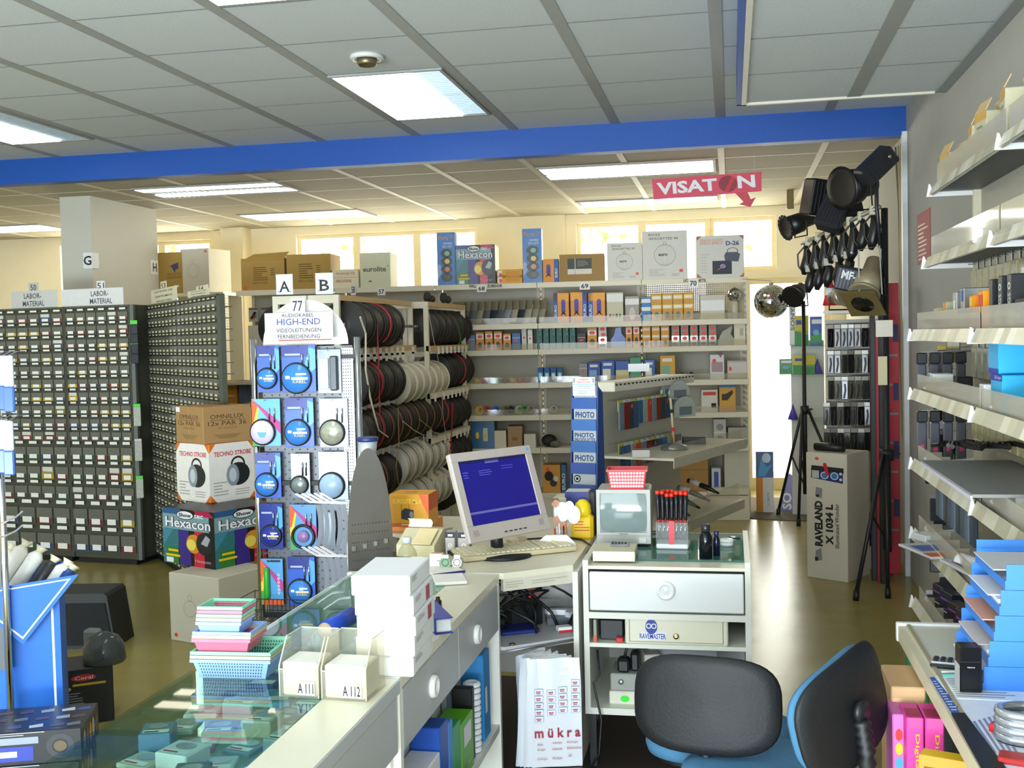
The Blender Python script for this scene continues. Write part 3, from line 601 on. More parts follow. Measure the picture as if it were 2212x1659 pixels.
# portable television
p = pat(1290, 1180); q = ony(1406, 1178, p.y); w = q.x-p.x; h = ony(1290, 1058, p.y).z-TZ; d = .2
t = E('television', 'small grey portable tube television on the trolley below a red basket', 'television', ((p.x+q.x)/2, p.y, TZ), .03)
TVG = M('b4b4ac', .45, 0, .03); mb = MB(); mb.cbox(-w/2, .012, .006, w/2, d, h, TVG, .008); mb.cbox(-w/2+.01, .02, 0, w/2-.01, d-.02, .008, DARK)
mb.make('case', t)
mb = MB(); fr = .014; sx0, sx1, sz0, sz1 = -w/2+fr, w/2-fr, .056, h-.014
mb.box(-w/2, 0, .012, w/2, .012, sz0, TVG).box(-w/2, 0, sz1, w/2, .012, h, TVG).box(-w/2, 0, sz0, sx0, .012, sz1, TVG).box(sx1, 0, sz0, w/2, .012, sz1, TVG)
f = Fc(mb, (-w/2, 0, 0), (1, 0, 0), (0, 0, 1), w, h); f.rect(0, .19, 1, .195, M('80807a')); f.rect(.42, .215, .58, .232, M('70706c')); mb.make('bezel', t)
rows = []
for i in range(11):
    rw = []
    for j in range(13):
        a, b = j/12*2-1, i/10*2-1; k = .94+.06*(1-b*b); kk = .95+.05*(1-a*a)
        rw.append(((sx0+sx1)/2+(sx1-sx0)/2*a*k, .010-.014*(1-.5*a*a-.5*b*b), (sz0+sz1)/2+(sz1-sz0)/2*b*kk))
    rows.append(rw)
MB().sheet(rows, M('7f8f8c', .08, 0, .02, 4)).make('screen', t)
MB().cbox(w*.28, -.003, .014, w*.42, .0, .036, M('cfd0cc', .3)).make('button', t)
rb = ony(1355, 1056, p.y+.06); t2 = basket('red_basket', rb.x, p.y+.075, TZ+h, .155, .12, .078, 'd8202c', 'red plastic basket of papers on the small television', False)
mb = MB()
t2d = t2.data
f = None
mb = MB(); PK = M('f2c0c4')
for i in range(12):
    for j in range(5):
        u_, v_ = (i+.5)/12, (j+.9)/6; s = .86+.14*v_; x = (u_-.5)*.145*s; y = -.06*s-.0009; mb.add([(x-.0045, y, .078*(v_-.06)), (x+.0045, y, .078*(v_-.06)), (x+.0045, y-.0004, .078*(v_+.06)), (x-.0045, y-.0004, .078*(v_+.06))], [(0, 1, 2, 3)], PK)
mb.make('perforation', t2)
for k in range(3): carton('paper_slip', 'white paper slips leaning in the red basket, %s from the front' % ORD[k], 'paper', (rb.x, p.y+.05+.02*k, TZ+h+.006), .04*k, (.11, .004, .062), PAPER, None, 'slips in the red basket')
# thick book, calculator
p = pat(1275, 1212); carton('thick_book', 'thick cream paperback lying at the left front of the trolley top', 'book', ((p.x+ony(1372, 1212, p.y).x)/2+.004, p.y+.004, TZ), .02, (.155, .17, .036), M('dcd6b4', .6), lambda f, mb: [f['f'].rect(0, .1+.2*k, 1, .13+.2*k, M('c9c4ac')) for k in range(4)]+[f['f'].rect(0, 0, 1, 1, M('e2dfd0'), .5)])
c = onz(1338, 1178, TZ+.036); t = E('calculator', 'small grey pocket calculator on the thick book', 'calculator', (c.x, c.y, TZ+.036), .1)
mb = MB(); mb.cbox(-.036, -.025, 0, .036, .04, .008, M('9a9ca4', .35, .3)); mb.make('case', t)
mb = MB(); f = Fc(mb, (-.036, -.025, .008), (1, 0, 0), (0, 1, 0), .072, .065); f.rect(.08, .75, .92, .94, M('6a7a74', .2)); [f.rect(.08+.17*i, .08+.16*j, .21+.17*i, .2+.16*j, M('2c2f36')) for i in range(5) for j in range(4)]; mb.make('keys', t)
# screwdriver stand
p = pat(1420, 1186); cx = pat(1452, 1186).x; t = E('screwdriver_stand', 'clear acrylic stand holding red and black screwdrivers on the trolley', 'stand', (cx, p.y, TZ), -.05)
MB().cbox(-.062, 0, 0, .062, .11, .02, M('e6e8ea', .3)).make('base', t)
mb = MB(); mb.box(-.062, 0, .02, .062, .003, .105, CLEARB).box(-.062, .107, .02, .062, .11, .105, CLEARB).box(-.062, .003, .02, -.059, .107, .105, CLEARB).box(.059, .003, .02, .062, .107, .105, CLEARB).box(-.059, .003, .088, .059, .107, .091, CLEARB); mb.make('acrylic_box', t)
q = MB(); Fc(q, (-.012, -.0008, .02), (1, 0, 0), (0, 0, 1), .022, .09).rect(0, 0, 1, 1, M('e04850')); q.make('red_label', t)
S0 = Vector(t.location); r = random.Random(2); HB = M('1c1d22', .35); HR = M('e0301c', .35)
def screwdriver(i, j):
    x, y = -.05+.0165*i, .025+.06*j; L1 = .075+.012*r.random(); tilt = Vector((x*.5, -.015, 1)).normalized()
    s = E('screwdriver', 'red capped black screwdriver, %s in the %s row of the stand' % (ORD[i], 'front' if j == 0 else 'back'), 'screwdriver', S0+Vector((x, y, .03)), 0, 'screwdrivers in the acrylic stand')
    b = tilt*.075
    MB().cyl((0, 0, 0), b, .0022, CHROME, 8).make('blade', s)
    MB().tube([b, b+tilt*.008, b+tilt*.02, b+tilt*(.02+L1*.6), b+tilt*(.02+L1)], [.003, .0065, .006, .0075, .0082], HB, 10).make('grip', s)
    c = b+tilt*(.02+L1); MB().tube([c, c+tilt*.004, c+tilt*.011, c+tilt*.014], [.0082, .0092, .0092, .006], HR, 10).make('cap', s)
    MB().tube([b-tilt*.004, b+tilt*.005], [.0052, .0058], HR, 10).make('collar', s)
for j in (0, 1):
    for i in range(7): screwdriver(i, j)
def bottle(px, py, hp, rr, hx, label, cap):
    c = pat(px, py); h = ony(px, hp, c.y).z-TZ
    t = E('bottle', label, 'bottle', (c.x, c.y, TZ)); MB().lathe([(.001, 0), (rr, 0), (rr, h*.62), (rr*.75, h*.72), (rr*.6, h*.78), (.001, h*.78)], M(hx, .12, .2), 22).make('body', t)
    MB().lathe([(rr*.6, h*.78), (rr*.7, h*.8), (rr*.7, h*.97), (rr*.5, h), (.001, h)], M(cap, .25), 18).make('cap', t)
bottle(1525, 1205, 1132, .024, '15151a', 'tall glossy black spray bottle at the front of the trolley glass', '2a2c34')
bottle(1548, 1200, 1146, .013, '1a1a30', 'slim dark blue marker standing behind the black spray bottle', '26264a')
c = pat(1570, 1178); t = E('white_jar', 'flat round white jar on the trolley glass', 'jar', (c.x, c.y, TZ)); MB().lathe([(.001, 0), (.026, 0), (.026, .014), (.001, .014)], M('f4f4f2', .3), 24).make('body', t); MB().lathe([(.027, .013), (.027, .024), (.024, .026), (.001, .026)], M('f8f8f6', .3), 24).make('lid', t)
tag(MB().cyl((pat(1585, 1163).x-.02, pat(1585, 1163).y, TZ+.005), (pat(1600, 1163).x, pat(1600, 1163).y, TZ+.005), .005, CHROME, 10).make('chrome_tube'), 'short bright metal tube at the back corner of the trolley glass', 'tube')
# ================================================================ what stands on the corner desk
DZ0 = .752
# monitor: lower edge from (1015,1175) to (1188,1142) in the picture, leaning back
zb = .835; a, b = onz(1015, 1175, zb), onz(1188, 1142, zb); mw = (b-a).length; ry = math.atan2(b.y-a.y, b.x-a.x); mh = mw*.82; tilt = math.radians(19)
t = E('computer_monitor', 'flat grey computer monitor with a blue screen on the corner desk', 'monitor', ((a.x+b.x)/2, (a.y+b.y)/2, DZ0), ry)
T = Matrix.Translation((0, 0, zb-DZ0)) @ Matrix.Rotation(-tilt, 4, 'X'); BZ = M('b9aea6', .4); mb = MB(); mb.X = T
bw, bb = .034, .062; mb.cbox(-mw/2, .0, 0, mw/2, .022, mh, BZ, .004); mb.cbox(-mw*.38, .022, mh*.1, mw*.38, .055, mh*.85, M('7a7470', .5), .01); mb.make('housing', t)
mb = MB(); mb.X = T
for x0, z0, x1, z1 in ((-mw/2, 0, mw/2, bb), (-mw/2, mh-bw, mw/2, mh), (-mw/2, bb, -mw/2+bw, mh-bw), (mw/2-bw, bb, mw/2, mh-bw)): mb.cbox(x0, -.006, z0, x1, 0, z1, BZ, .002)
f = Fc(mb, (-mw/2, -.006, 0), (1, 0, 0), (0, 0, 1), mw, mh)
for k in range(5): f.rect(.42+.06*k, .05, .46+.06*k, .066, M('3a3a3c'))
for u0 in (.06, .87): [f.rect(u0+.013*k, .06, u0+.013*k+.005, .13, M('8a807a')) for k in range(5)]
f.ell(.955, .955, .016, .02, M('58a8e8')); mb.make('bezel', t)
mb = MB(); mb.X = T; SB = emit('120e70', .5, 'lit_screen'); f = Fc(mb, (-mw/2+bw, -.001, bb), (1, 0, 0), (0, 0, 1), mw-2*bw, mh-bw-bb)
G1 = emit('5a5a94', .5, 'screen_text'); f.rect(0, 0, 1, 1, SB, 0).rect(0, .955, 1, 1, emit('10104a', .3, 'screen_text'), 1); f.rect(.38, .93, .58, .985, G1, 1).rect(0, .17, 1, .205, G1, 1)
f.lines(.26, .74, .5, .84, 3, emit('4a48a8', .5, 'screen_text'), 1, 3); f.lines(.03, .72, .14, .84, 3, emit('4a48a8', .5, 'screen_text'), 1, 4); f.lines(.6, .8, .8, .88, 2, emit('3a38a0', .5, 'screen_text'), 1, 5); mb.make('screen', t)
MB().cyl((0, .08, 0), (0, .09, zb-DZ0+.04), .025, BLACK, 14).cbox(-.03, .085, zb-DZ0-.02, .03, .115, zb-DZ0+.10, BLACK).make('stand', t); MB().lathe([(.001, 0), (.115, 0), (.11, .012), (.04, .02), (.001, .02)], BLACK, 32, Matrix.Translation((0, .05, 0))).make('foot', t)
# keyboard
a, b = onz(1003, 1213, DZ0+.006), onz(1247, 1188, DZ0+.006); c = (a+b)/2
for s in range(1):
    t = E('keyboard', 'cream computer keyboard at the front edge of the corner desk', 'keyboard', (c.x, c.y, DZ0+.002), math.atan2(b.y-a.y, b.x-a.x)); kw = (b-a).length; kd = .155; KB = M('d2c6a2', .5)
    Tk = Matrix.Rotation(.07, 4, 'X'); mb = MB(); mb.X = Tk; mb.cbox(-kw/2, 0, 0, kw/2, kd, .018, KB, .004); mb.make('case', t)
    mb = MB(); mb.X = Tk; f = [mb.cbox(-kw/2+.012+(kw*.68-.01)/15*i, .016+.021*j, .018, -kw/2+.012+(kw*.68-.01)/15*(i+1)-.0025, .034+.021*j, .024, M('ded4b4', .5), .0015) for i in range(15) for j in range(6)]
    [mb.cbox(kw*.2+.018*i, .016+.021*j, .018, kw*.2+.018*i+.0155, .034+.021*j, .024, M('ded4b4', .5), .0015) for i in range(7) for j in range(6) if i != 3]; [mb.box(kw*.36+.014*i, .145, .018, kw*.36+.008+.014*i, .149, .0186, M('3a4a3a')) for i in range(3)]
    mb.make('keys', t)
# yellow-orange cartons, box files, labels printer
def d_ml1(f, mb):
    F = f['f']; F.rect(0, 0, 1, .12, M('e06a20')); F.text('EUROLITE ML-1', .1, .72, .8, .86, M('f8e85a'), 2, .01); F.poly([(.3, .25), (.52, .2), (.62, .32), (.62, .52), (.4, .58), (.3, .48)], M('30323a')); F.ell(.56, .38, .05, .1, M('8a9098'), 2); F.rect(.3, .5, .32, .68, GREEN, 2).rect(.5, .52, .51, .68, INK, 2); F.rect(.3, .05, .7, .09, M('f4d8b0'), 2); F.poly([(.75, 1), (1, 1), (1, .3)], M('e8641a'), .5); f['t'].rect(.3, .3, .6, .6, M('c89020')); f['r'].rect(0, .5, 1, 1, M('d85818'))
cb('light_effect_box', 'yellow and orange printed box below the other one beside the metal display', 'box', 846, 936, 1152, 1126, DZ0, .17, M('e0902a'), lambda f, mb: (f['f'].lines(.3, .3, .95, .8, 2, M('f0c060')), f['f'].rect(0, 0, 1, .2, M('d06a20'))))
p = onz(846, 1152, DZ0); hh = ony(846, 1126, p.y).z
cb('light_effect_box', 'yellow and orange box with a printed black projector, on the orange one', 'box', 842, 927, 1138, 1068, hh, .15, M('eaa41c'), d_ml1)
t = E('receipt_printer', 'cream receipt printer with a paper curl on the desk behind the bottle', 'printer', onz(900, 1203, DZ0), -.12)
mb = MB(); Tp = Matrix(((0, 0, 1, 0), (1, 0, 0, 0), (0, 1, 0, 0), (0, 0, 0, 1))); mb.prism([(0, 0), (.2, 0), (.2, .085), (.1, .095), (.0, .045)], -.085, .075, M('d6cda8', .45), Tp); mb.make('housing', t)
MB().prism([(-.004, .05), (.085, .096), (.085, .099), (-.004, .053)], -.02, .06, M('ecd8a4', .5), Tp).make('flap', t)
rows = [[(x, .11+.02*math.sin(s*3.0)-.01*s, .098+.035*s) for x in (-.08, .02)] for s in [i/8 for i in range(9)]]; MB().sheet(rows, M('f0ece0', .6)).make('paper', t)
p = onz(877, 1222, DZ0); t = E('plastic_bottle', 'clear plastic bottle with a white screw cap on the counter end', 'bottle', (p.x, p.y+.02, DZ0))
MB().lathe([(.036, 0), (.037, .004), (.037, .04), (.033, .055), (.02, .075), (.014, .082), (.014, .086)], clear('e8e8d8', ior=1.4, mix=.12), 22).make('body', t); MB().lathe([(.001, .084), (.017, .084), (.017, .102), (.015, .104), (.001, .104)], M('dfe8f6', .4), 20).make('cap', t)
def d_spk(f, mb): F = f['f']; F.rect(0, .74, 1, 1, M('20222c')).rect(.3, .8, .8, .9, PAPER, 2); F.ell(.5, .38, .22, .12, M('f4f4f2')).rect(.42, .3, .58, .46, M('d8d0a0'), 2); f['r'].lines(.1, .5, .8, .7, 3, M('8890a0'))
cb('adapter_box', 'left small grey and black box in front of the monitor', 'box', 962, 983, 1197, 1149, DZ0, .05, M('c2bcbc'), d_spk, None, 'small grey and black boxes')
cb('adapter_box', 'right small grey and black box overlapping the lower edge of the monitor', 'box', 990, 1014, 1197, 1150, DZ0, .05, M('c2bcbc'), d_spk, None, 'small grey and black boxes')
cb('lamp_box', 'tiny yellow and blue box left of the small grey boxes', 'box', 938, 960, 1190, 1161, DZ0, .03, YELLOW, lambda f, mb: (f['f'].rect(0, .6, 1, 1, BLUE), f['f'].ell(.4, .8, .3, .16, PAPER, 2), f['f'].rect(.3, .1, .6, .4, M('2a70a8'), 2)))
cb('watch_box', 'small white box beside the green watch', 'box', 928, 955, 1228, 1196, DZ0, .03, M('f4f2ec'), lambda f, mb: (f['t'].rect(.1, .1, .9, .8, M('e8a070')), f['f'].rect(.6, .5, .85, .56, GREY)))
cb('price_card', 'small white card propped beside the bottle', 'card', 890, 915, 1226, 1203, DZ0, .004, PAPER, None)
def watch(px, py, face, label):
    c = onz(px, py, DZ0+.0); t = E('wrist_watch', label, 'watch', (c.x, c.y, DZ0), .1, 'watches on the counter end')
    Tw = Matrix.Translation((0, 0, .022)) @ Matrix.Rotation(PI/2-.35, 4, 'X'); MB().lathe([(.001, -.008), (.022, -.008), (.023, .004), (.019, .008), (.001, .007)], M('c8c8ba', .2, .7), 26, Tw).make('case', t)
    mb = MB(); mb.X = Tw; f = Fc(mb, (-.018, -.018, .0085), (1, 0, 0), (0, 1, 0), .036, .036); f.ell(.5, .5, .5, .5, M(face, .3)); [f.rect(.48+.34*math.sin(k*PI/6)-.03, .48+.34*math.cos(k*PI/6)-.03, .52+.34*math.sin(k*PI/6)+.03, .52+.34*math.cos(k*PI/6)+.03, INK, 2) for k in range(12)]; mb.make('dial', t)
    MB().box(-.012, -.004, .04, .012, .01, .052, M('e6e2d2', .4)).box(-.012, -.004, 0, .012, .016, .006, M('e6e2d2', .4)).make('strap', t)
watch(963, 1229, '7fae86', 'watch with a green dial standing at the desk edge'); watch(988, 1229, 'e8eae8', 'watch with a white patterned dial standing at the desk edge')
cb('price_list', 'purple edged booklet lying under the two watches', 'booklet', 935, 1005, 1246, 1240, DZ0, .16, M('e8e4da'), lambda f, mb: f['f'].rect(0, 0, 1, 1, M('3a3080')), 1237)
cb('white_board', 'thick white board lying on the counter end below the watches', 'board', 940, 1010, 1266, 1259, DZ0, .14, M('f0eee6'), None, 1262)
cb('open_cd', 'black tray with a shiny disc in front of the monitor foot', 'tray', 985, 1040, 1206, 1197, DZ0, .12, M('16161a', .2), None, 1200)
# photo standee, pen box, yellow bottle, cartons right of the monitor
p = onz(1215, 1178, DZ0); t = E('photo_standee', 'cut-out card of a reclining person in a white top beside the monitor', 'card', (p.x, p.y+.05, DZ0), .2)
mb = MB(); z0 = .055; sc = .135; T = Matrix.Translation((-.06, 0, z0)) @ Matrix.Rotation(PI/2, 4, 'X')
def blob(pts, m, l): 
    mb.prism([(x*sc, y*sc) for x, y in pts], .0005*l, .0005*l+.0012, m, T)
def el(cx, cy, rx, ry, n=16): return [(cx+rx*math.cos(2*PI*i/n), cy+ry*math.sin(2*PI*i/n)) for i in range(n)]
SK = M('d8a080', .6); WH = M('f4f6f8', .6)
blob(el(.75, .45, .2, .28), WH, 0); blob(el(.62, .68, .15, .2), WH, 1); blob(el(.4, .55, .26, .3), WH, 2); blob([(.1, .35), (.2, .0), (.5, .0), (.6, .2), (.35, .25), (.25, .45)], SK, 3); blob(el(.2, .82, .12, .13), SK, 4); blob([(.06, .8), (.1, .97), (.28, .99), (.34, .86), (.2, .93)], M('6a4a30'), 5); blob(el(.17, .82, .012, .012, 6), INK, 6); blob(el(.235, .83, .012, .012, 6), INK, 6); blob([(.17, .75), (.23, .755), (.2, .735)], M('a04040'), 6); mb.make('print', t)
MB().box(-.02, .003, 0, .0, .006, .12, PAPER).make('prop', t)
p = onz(1162, 1187, DZ0); t = E('pen_box', 'white card holder with pens standing before the photo card', 'holder', (onz(1203, 1185, DZ0).x, p.y+.03, DZ0), .15)
MB().prism([(-.085, 0), (.075, 0), (.075, .02), (.04, .055), (-.045, .055), (-.085, .02)], 0, .012, M('f2f0ea', .5), Matrix.Translation((0, .0, 0)) @ Matrix.Rotation(PI/2, 4, 'X')).make('front', t)
mb = MB(); [mb.cyl((-.005+.008*k, .02, 0), (-.008+.009*k, .03, .075+.01*(k % 3)), .0028, [RED, M('d0d4dc'), M('e8e8e8'), GREY, INK, M('e05a20')][k], 8) for k in range(6)]; mb.make('pens', t)
MB().ball((-.015, -.016, .022), .014, M('e0d890'), 12).lathe([(.001, 0), (.012, 0), (.012, .012), (.001, .02)], M('e84a28', .4), 12, Matrix.Translation((.01, -.014, 0))).lathe([(.001, 0), (.008, 0), (.008, .022), (.001, .022)], M('50586a'), 10, Matrix.Translation((.035, -.014, 0))).make('figures', t)
p = onz(1256, 1170, DZ0); t = E('yellow_canister', 'bright yellow canister with red print left of the television', 'canister', (p.x, p.y+.06, DZ0))
mb = MB(); mb.cbox(-.045, -.03, 0, .045, .03, .105, YELLOW, .012); f = Fc(mb, (-.045, -.03, 0), (1, 0, 0), (0, 0, 1), .09, .105); f.lines(.15, .35, .85, .8, 4, M('c84818'), 1, 2); mb.make('body', t); MB().lathe([(.035, .1), (.036, .12), (.03, .15), (.015, .165), (.001, .168)], M('f4d41c', .35), 22).make('cap', t)
cb('mouse_box', 'dark blue and white lettered carton behind the yellow canister', 'box', 1222, 1272, 1160, 1062, DZ0, .1, M('e6e4d8'), lambda f, mb: (f['f'].rect(0, .62, 1, 1, M('1c2a78')), f['f'].text('GiM', .2, .42, .9, .6, INK, 2, .02)))
cb('plain_carton', 'plain cream carton behind the photo card', 'box', 1196, 1225, 1160, 1075, DZ0, .12, M('d9d2bc'), None)
cb('black_speaker', 'black device with two pale labels at the left side of the television', 'device', 1268, 1287, 1158, 1062, DZ0, .08, M('1e2226'), lambda f, mb: (f['f'].rect(.2, .55, .5, .7, PAPER), f['f'].rect(.2, .3, .5, .42, PAPER)))
tag(MB().tube([onz(1118, 1166, DZ0+.006), onz(1165, 1163, DZ0+.006), onz(1215, 1160, DZ0+.006), onz(1258, 1166, DZ0+.006), onz(1279, 1180, DZ0+.006), onz(1268, 1195, DZ0+.006)], .004, BLACK).make('monitor_lead'), 'black lead running from the monitor across the desk to the trolley', 'cable')
MB_ = MB().cbox(-.03, 0, 0, .03, .1, .03, M('d2c6a8', .45), .012); p = onz(1130, 1176, DZ0); tag(MB_.make('computer_mouse', None, (p.x, p.y, DZ0), .8), 'cream mouse behind the keyboard below the monitor', 'mouse')
# ================================================================ office chairs
SEATB = M('44789c', .85, 0, .08, 80, .1); SHELL = M('0f1013', .6, 0, .08, 120, .1)
def sup(a, n=3.2):
    c, s = math.cos(a), math.sin(a); return math.copysign(abs(c)**(2/n), c), math.copysign(abs(s)**(2/n), s)
def cushion(mb, w, h, t0, t1, m, T, curve=.0, N=40):
    """rounded pad in local x (w) and y (h), from z t0 to t1, bulging"""
    vv = []; fs = []; prof = [(.001, t0), (.8, t0), (.97, t0+.15*(t1-t0)), (1, (t0+t1)/2), (.97, t1-.15*(t1-t0)), (.8, t1), (.4, t1+.0*(t1-t0)), (.001, t1)]
    for k, z in prof:
        for i in range(N): x, y = sup(2*PI*i/N); x *= w/2*k; y *= h/2*k; vv.append(T @ Vector((x, y, z+curve*(x/(w/2))**2)))
    for q in range(len(prof)-1):
        for i in range(N): fs.append((q*N+i, q*N+(i+1) % N, (q+1)*N+(i+1) % N, (q+1)*N+i))
    mb.add(vv, fs, m, True)
def chair(loc, rz, zc, bw, bh, label, roll=0, knob_=True):
    t = E('office_chair', label, 'chair', (loc[0], loc[1], 0), rz, 'swivel chairs at the trolley')
    TB = Matrix.Translation((0, 0, zc)) @ Matrix.Rotation(roll, 4, 'Y') @ Matrix.Rotation(-.12, 4, 'X') @ Matrix.Rotation(PI/2, 4, 'X')   # local z points to -y (back)
    b = MB(); cushion(b, bw, bh, .0, .022, SHELL, TB, -.03); b.make('back_shell', t)
    b = MB(); cushion(b, bw*.93, bh*.93, -.032, .0, SEATB, TB, -.03); b.make('backrest', t)
    zs = .455; b = MB(); cushion(b, .42, .40, zs-.06, zs, SEATB, Matrix.Translation((0, .24, 0))); b.make('seat', t)
    b = MB(); cushion(b, .36, .34, zs-.085, zs-.055, BLACK, Matrix.Translation((0, .24, 0))); b.make('seat_pan', t)
    pts = [(0, -.035, zc-.02), (0, -.05, zc-.1), (0, -.05, zc-.22), (0, -.02, zs-.12), (0, .12, zs-.1)] if knob_ else [(0, .015, zc-.05), (0, .0, zc-.13), (0, -.01, zc-.22), (0, .0, zs-.12), (0, .12, zs-.1)]; pp = []; 
    N = 30
    for i in range(N+1):
        s = i/N*(len(pts)-1); k = min(int(s), len(pts)-2); f = s-k; pp.append(Vector(pts[k])*(1-f)+Vector(pts[k+1])*f)
    MB().tube(pp, [.025 if i % 2 else .017 for i in range(N+1)], M('141416', .5), 12).make('bellows_stem', t)
    if knob_: MB().cyl((0, -.03, zc), (0, -.045, zc), .03, BLACK, 16).make('back_knob', t)
    MB().cyl((0, .24, .1), (0, .24, zs-.08), .025, BLACK, 14).cyl((0, .24, .07), (0, .24, .13), .045, BLACK, 14).make('column', t)
    for k in range(5):
        a = 2*PI*k/5+.3; d = Vector((math.cos(a), math.sin(a), 0)); l = MB().beam(Vector((0, .24, .1)), Vector((0, .24, .07))+d*.25, .045, .025, BLACK).make('leg', t)
        MB().cyl(Vector((0, .24, .026))+d*.25-d.cross(Vector((0, 0, 1)))*.015, Vector((0, .24, .026))+d*.25+d.cross(Vector((0, 0, 1)))*.015, .026, DARK, 14).make('caster', l)
p = ony(1524, 1522, 3.0); chair((p.x, p.y), -.16, p.z, .405, .265, 'black backed swivel chair seen squarely from behind, in front of the trolley', 0, False)
p = ony(1832, 1530, 2.84); chair((p.x, p.y), .95, p.z, .40, .27, 'black backed swivel chair turned sideways beside the right-hand shelves', -.22)
# ================================================================ shelving on the right-hand wall
BAYS = [(5.07, 3.82), (3.82, 2.57), (2.57, 1.32)]; BX = 1.055
SH = [(2.165, .85, .10), (1.855, .825, .10), (1.545, .765, .085), (1.29, .765, .075), (.985, .765, .07), (.68, .765, .07), (.375, .765, .06)]
WCAP = M('f0f0ee', .35); STRIP = M('cfc8b0', .3, 0, .12, 25); UNDER = M('54565a', .5); GUARD = clear('f0ece0', rough=.06, mix=.3, name='smoky_guard')
LBL = [M('dcd6bc', .4), M('c9c2a4', .4), M('e6e2d0', .4), M('bdb79e', .4)]
r = random.Random(9)
for bi, (ya, yb) in enumerate(BAYS):
    t = E('wall_shelving', ('far', 'middle', 'near')[bi]+' bay of cream wall shelving with clear guards on the right-hand wall', 'shelving', (BX, ya, 0), 0, 'shelving bays along the right-hand wall'); L = ya-yb
    MB().box(.0, -L+.01, 0, .02, -.01, 2.3, M('bcb8a8', .6)).make('back_panel', t)
    MB().box(-.03, -.035, 0, 0, -.005, 2.32, CREAM).make('upright', t)
    for z, X, gh in SH:
        if bi and z < .7: continue
        d = X-BX; s = MB().box(d+.012, -L+.004, z+.026, -.001, -.004, z+.034, SHELFW).box(d+.012, -L+.004, z+.02, -.001, -.004, z+.026, UNDER).make('shelf', t)
        m = MB(); n = 16; x0 = d
        for k in range(n):
            y1, y0 = -.016-(L-.02)*k/n, -.016-(L-.02)*(k+1)/n
            m.add([(x0-.004, y0, z+.004), (x0-.004, y1, z+.004), (x0+.014, y1, z+.05), (x0+.014, y0, z+.05)], [(3, 2, 1, 0)], LBL[r.randrange(4)])
        m.box(x0+.006, -L+.006, z+.004, x0+.0135, -.016, z+.03, SHELFW); m.make('price_rail', s)
        q = MB(); T = Matrix(((1, 0, 0, 0), (0, 0, 1, 0), (0, 1, 0, 0), (0, 0, 0, 1)))
        q.prism([(d-.012, z), (-.0, z), (-.0, z+.05), (d+.05, z+.03), (d+.016, z+.012), (d+.004, z+.052), (d-.002, z+.055)], -.012, -.002, WCAP, T)
        q.lathe([(.001, 0), (.004, 0), (.001, .002)], M('6a4038'), 8, Matrix.Translation((d+.07, -.013, z+.025)) @ Matrix.Rotation(PI/2, 4, 'X')); q.make('bracket', s)
        g = MB(); g.box(d+.03, -L+.01, z+.036, d+.033, -.02, z+.036+gh, GUARD); 
        for y in [-L*(i+1)/7 for i in range(6)]: g.box(d+.033, y-.0015, z+.036, d+.10, y+.0015, z+.036+gh*.8, GUARD)
        g.make('guard', s)
def rs(i): return SH[i][0]+.035
def rbox(name, label, cat, px, py, si, w, d, h, m, deco=None, rz=-PI/2, group=None, dx=.0):
    """carton on right-hand shelf si whose front-left foot shows at (px,py); rz=-90 deg faces the aisle"""
    z = rs(si); y = onx(px, py, SH[si][1]+.05+dx).y; return carton(name, label, cat, (SH[si][1]+.05+dx, y, z), rz, (w, d, h), m, deco, group)
def d_flap(f, mb): f['f'].lines(.15, .1, .85, .8, 6, M('8a8468'), 1, 4); f['l'].rect(0, .6, 1, 1, M('c89a28')); f['f'].rect(0, .85, 1, 1, M('d0a040'))
G = 'open cream boxes on the top right shelf'
for k, (px, py, h, lb) in enumerate(((2040, 330, .15, 'cream flapped box standing apart at the far end of the top right shelf'), (2095, 290, .17, 'cream flapped box leftmost of the touching three on the top right shelf'), (2118, 270, .19, 'cream flapped box in the middle of three on the top right shelf'), (2165, 230, .2, 'yellow topped flapped box nearest the camera on the top right shelf'))):
    o = rbox('flapped_box', lb, 'box', px, py, 0, .13, .09, h, M('c9c2a2'), d_flap, -PI/2+.1*(-1)**k, G, .02)
    MB().prism([(-.065, 0), (.065, 0), (.06, .05), (-.06, .05)], 0, .003, M('e4c088', .6), Matrix.Translation((0, .0, h)) @ Matrix.Rotation(1.1, 4, 'X')).prism([(-.065, 0), (.065, 0), (.06, .05), (-.06, .05)], 0, .003, M('e8cc98', .6), Matrix.Translation((0, .09, h)) @ Matrix.Rotation(1.9, 4, 'X')).make('flap', o)
o = rbox('long_white_box', 'white and yellow long box sticking out over the second right shelf', 'box', 2100, 430, 1, .12, .12, .05, M('ecebe6'), lambda f, mb: (f['f'].rect(.0, 0, 1, .12, M('e0a828')), f['l'].ell(.3, .5, .12, .28, INK), f['l'].rect(.7, 0, .85, 1, M('e0a828')), f['t'].rect(0, .8, 1, .9, M('d09828'))), -PI/2-.2, None, -.04)
rbox('small_carton', 'small brown and yellow box under the tilted white one on the second right shelf', 'box', 2085, 470, 1, .1, .1, .035, M('a89050'), None, -PI/2, None, .06)
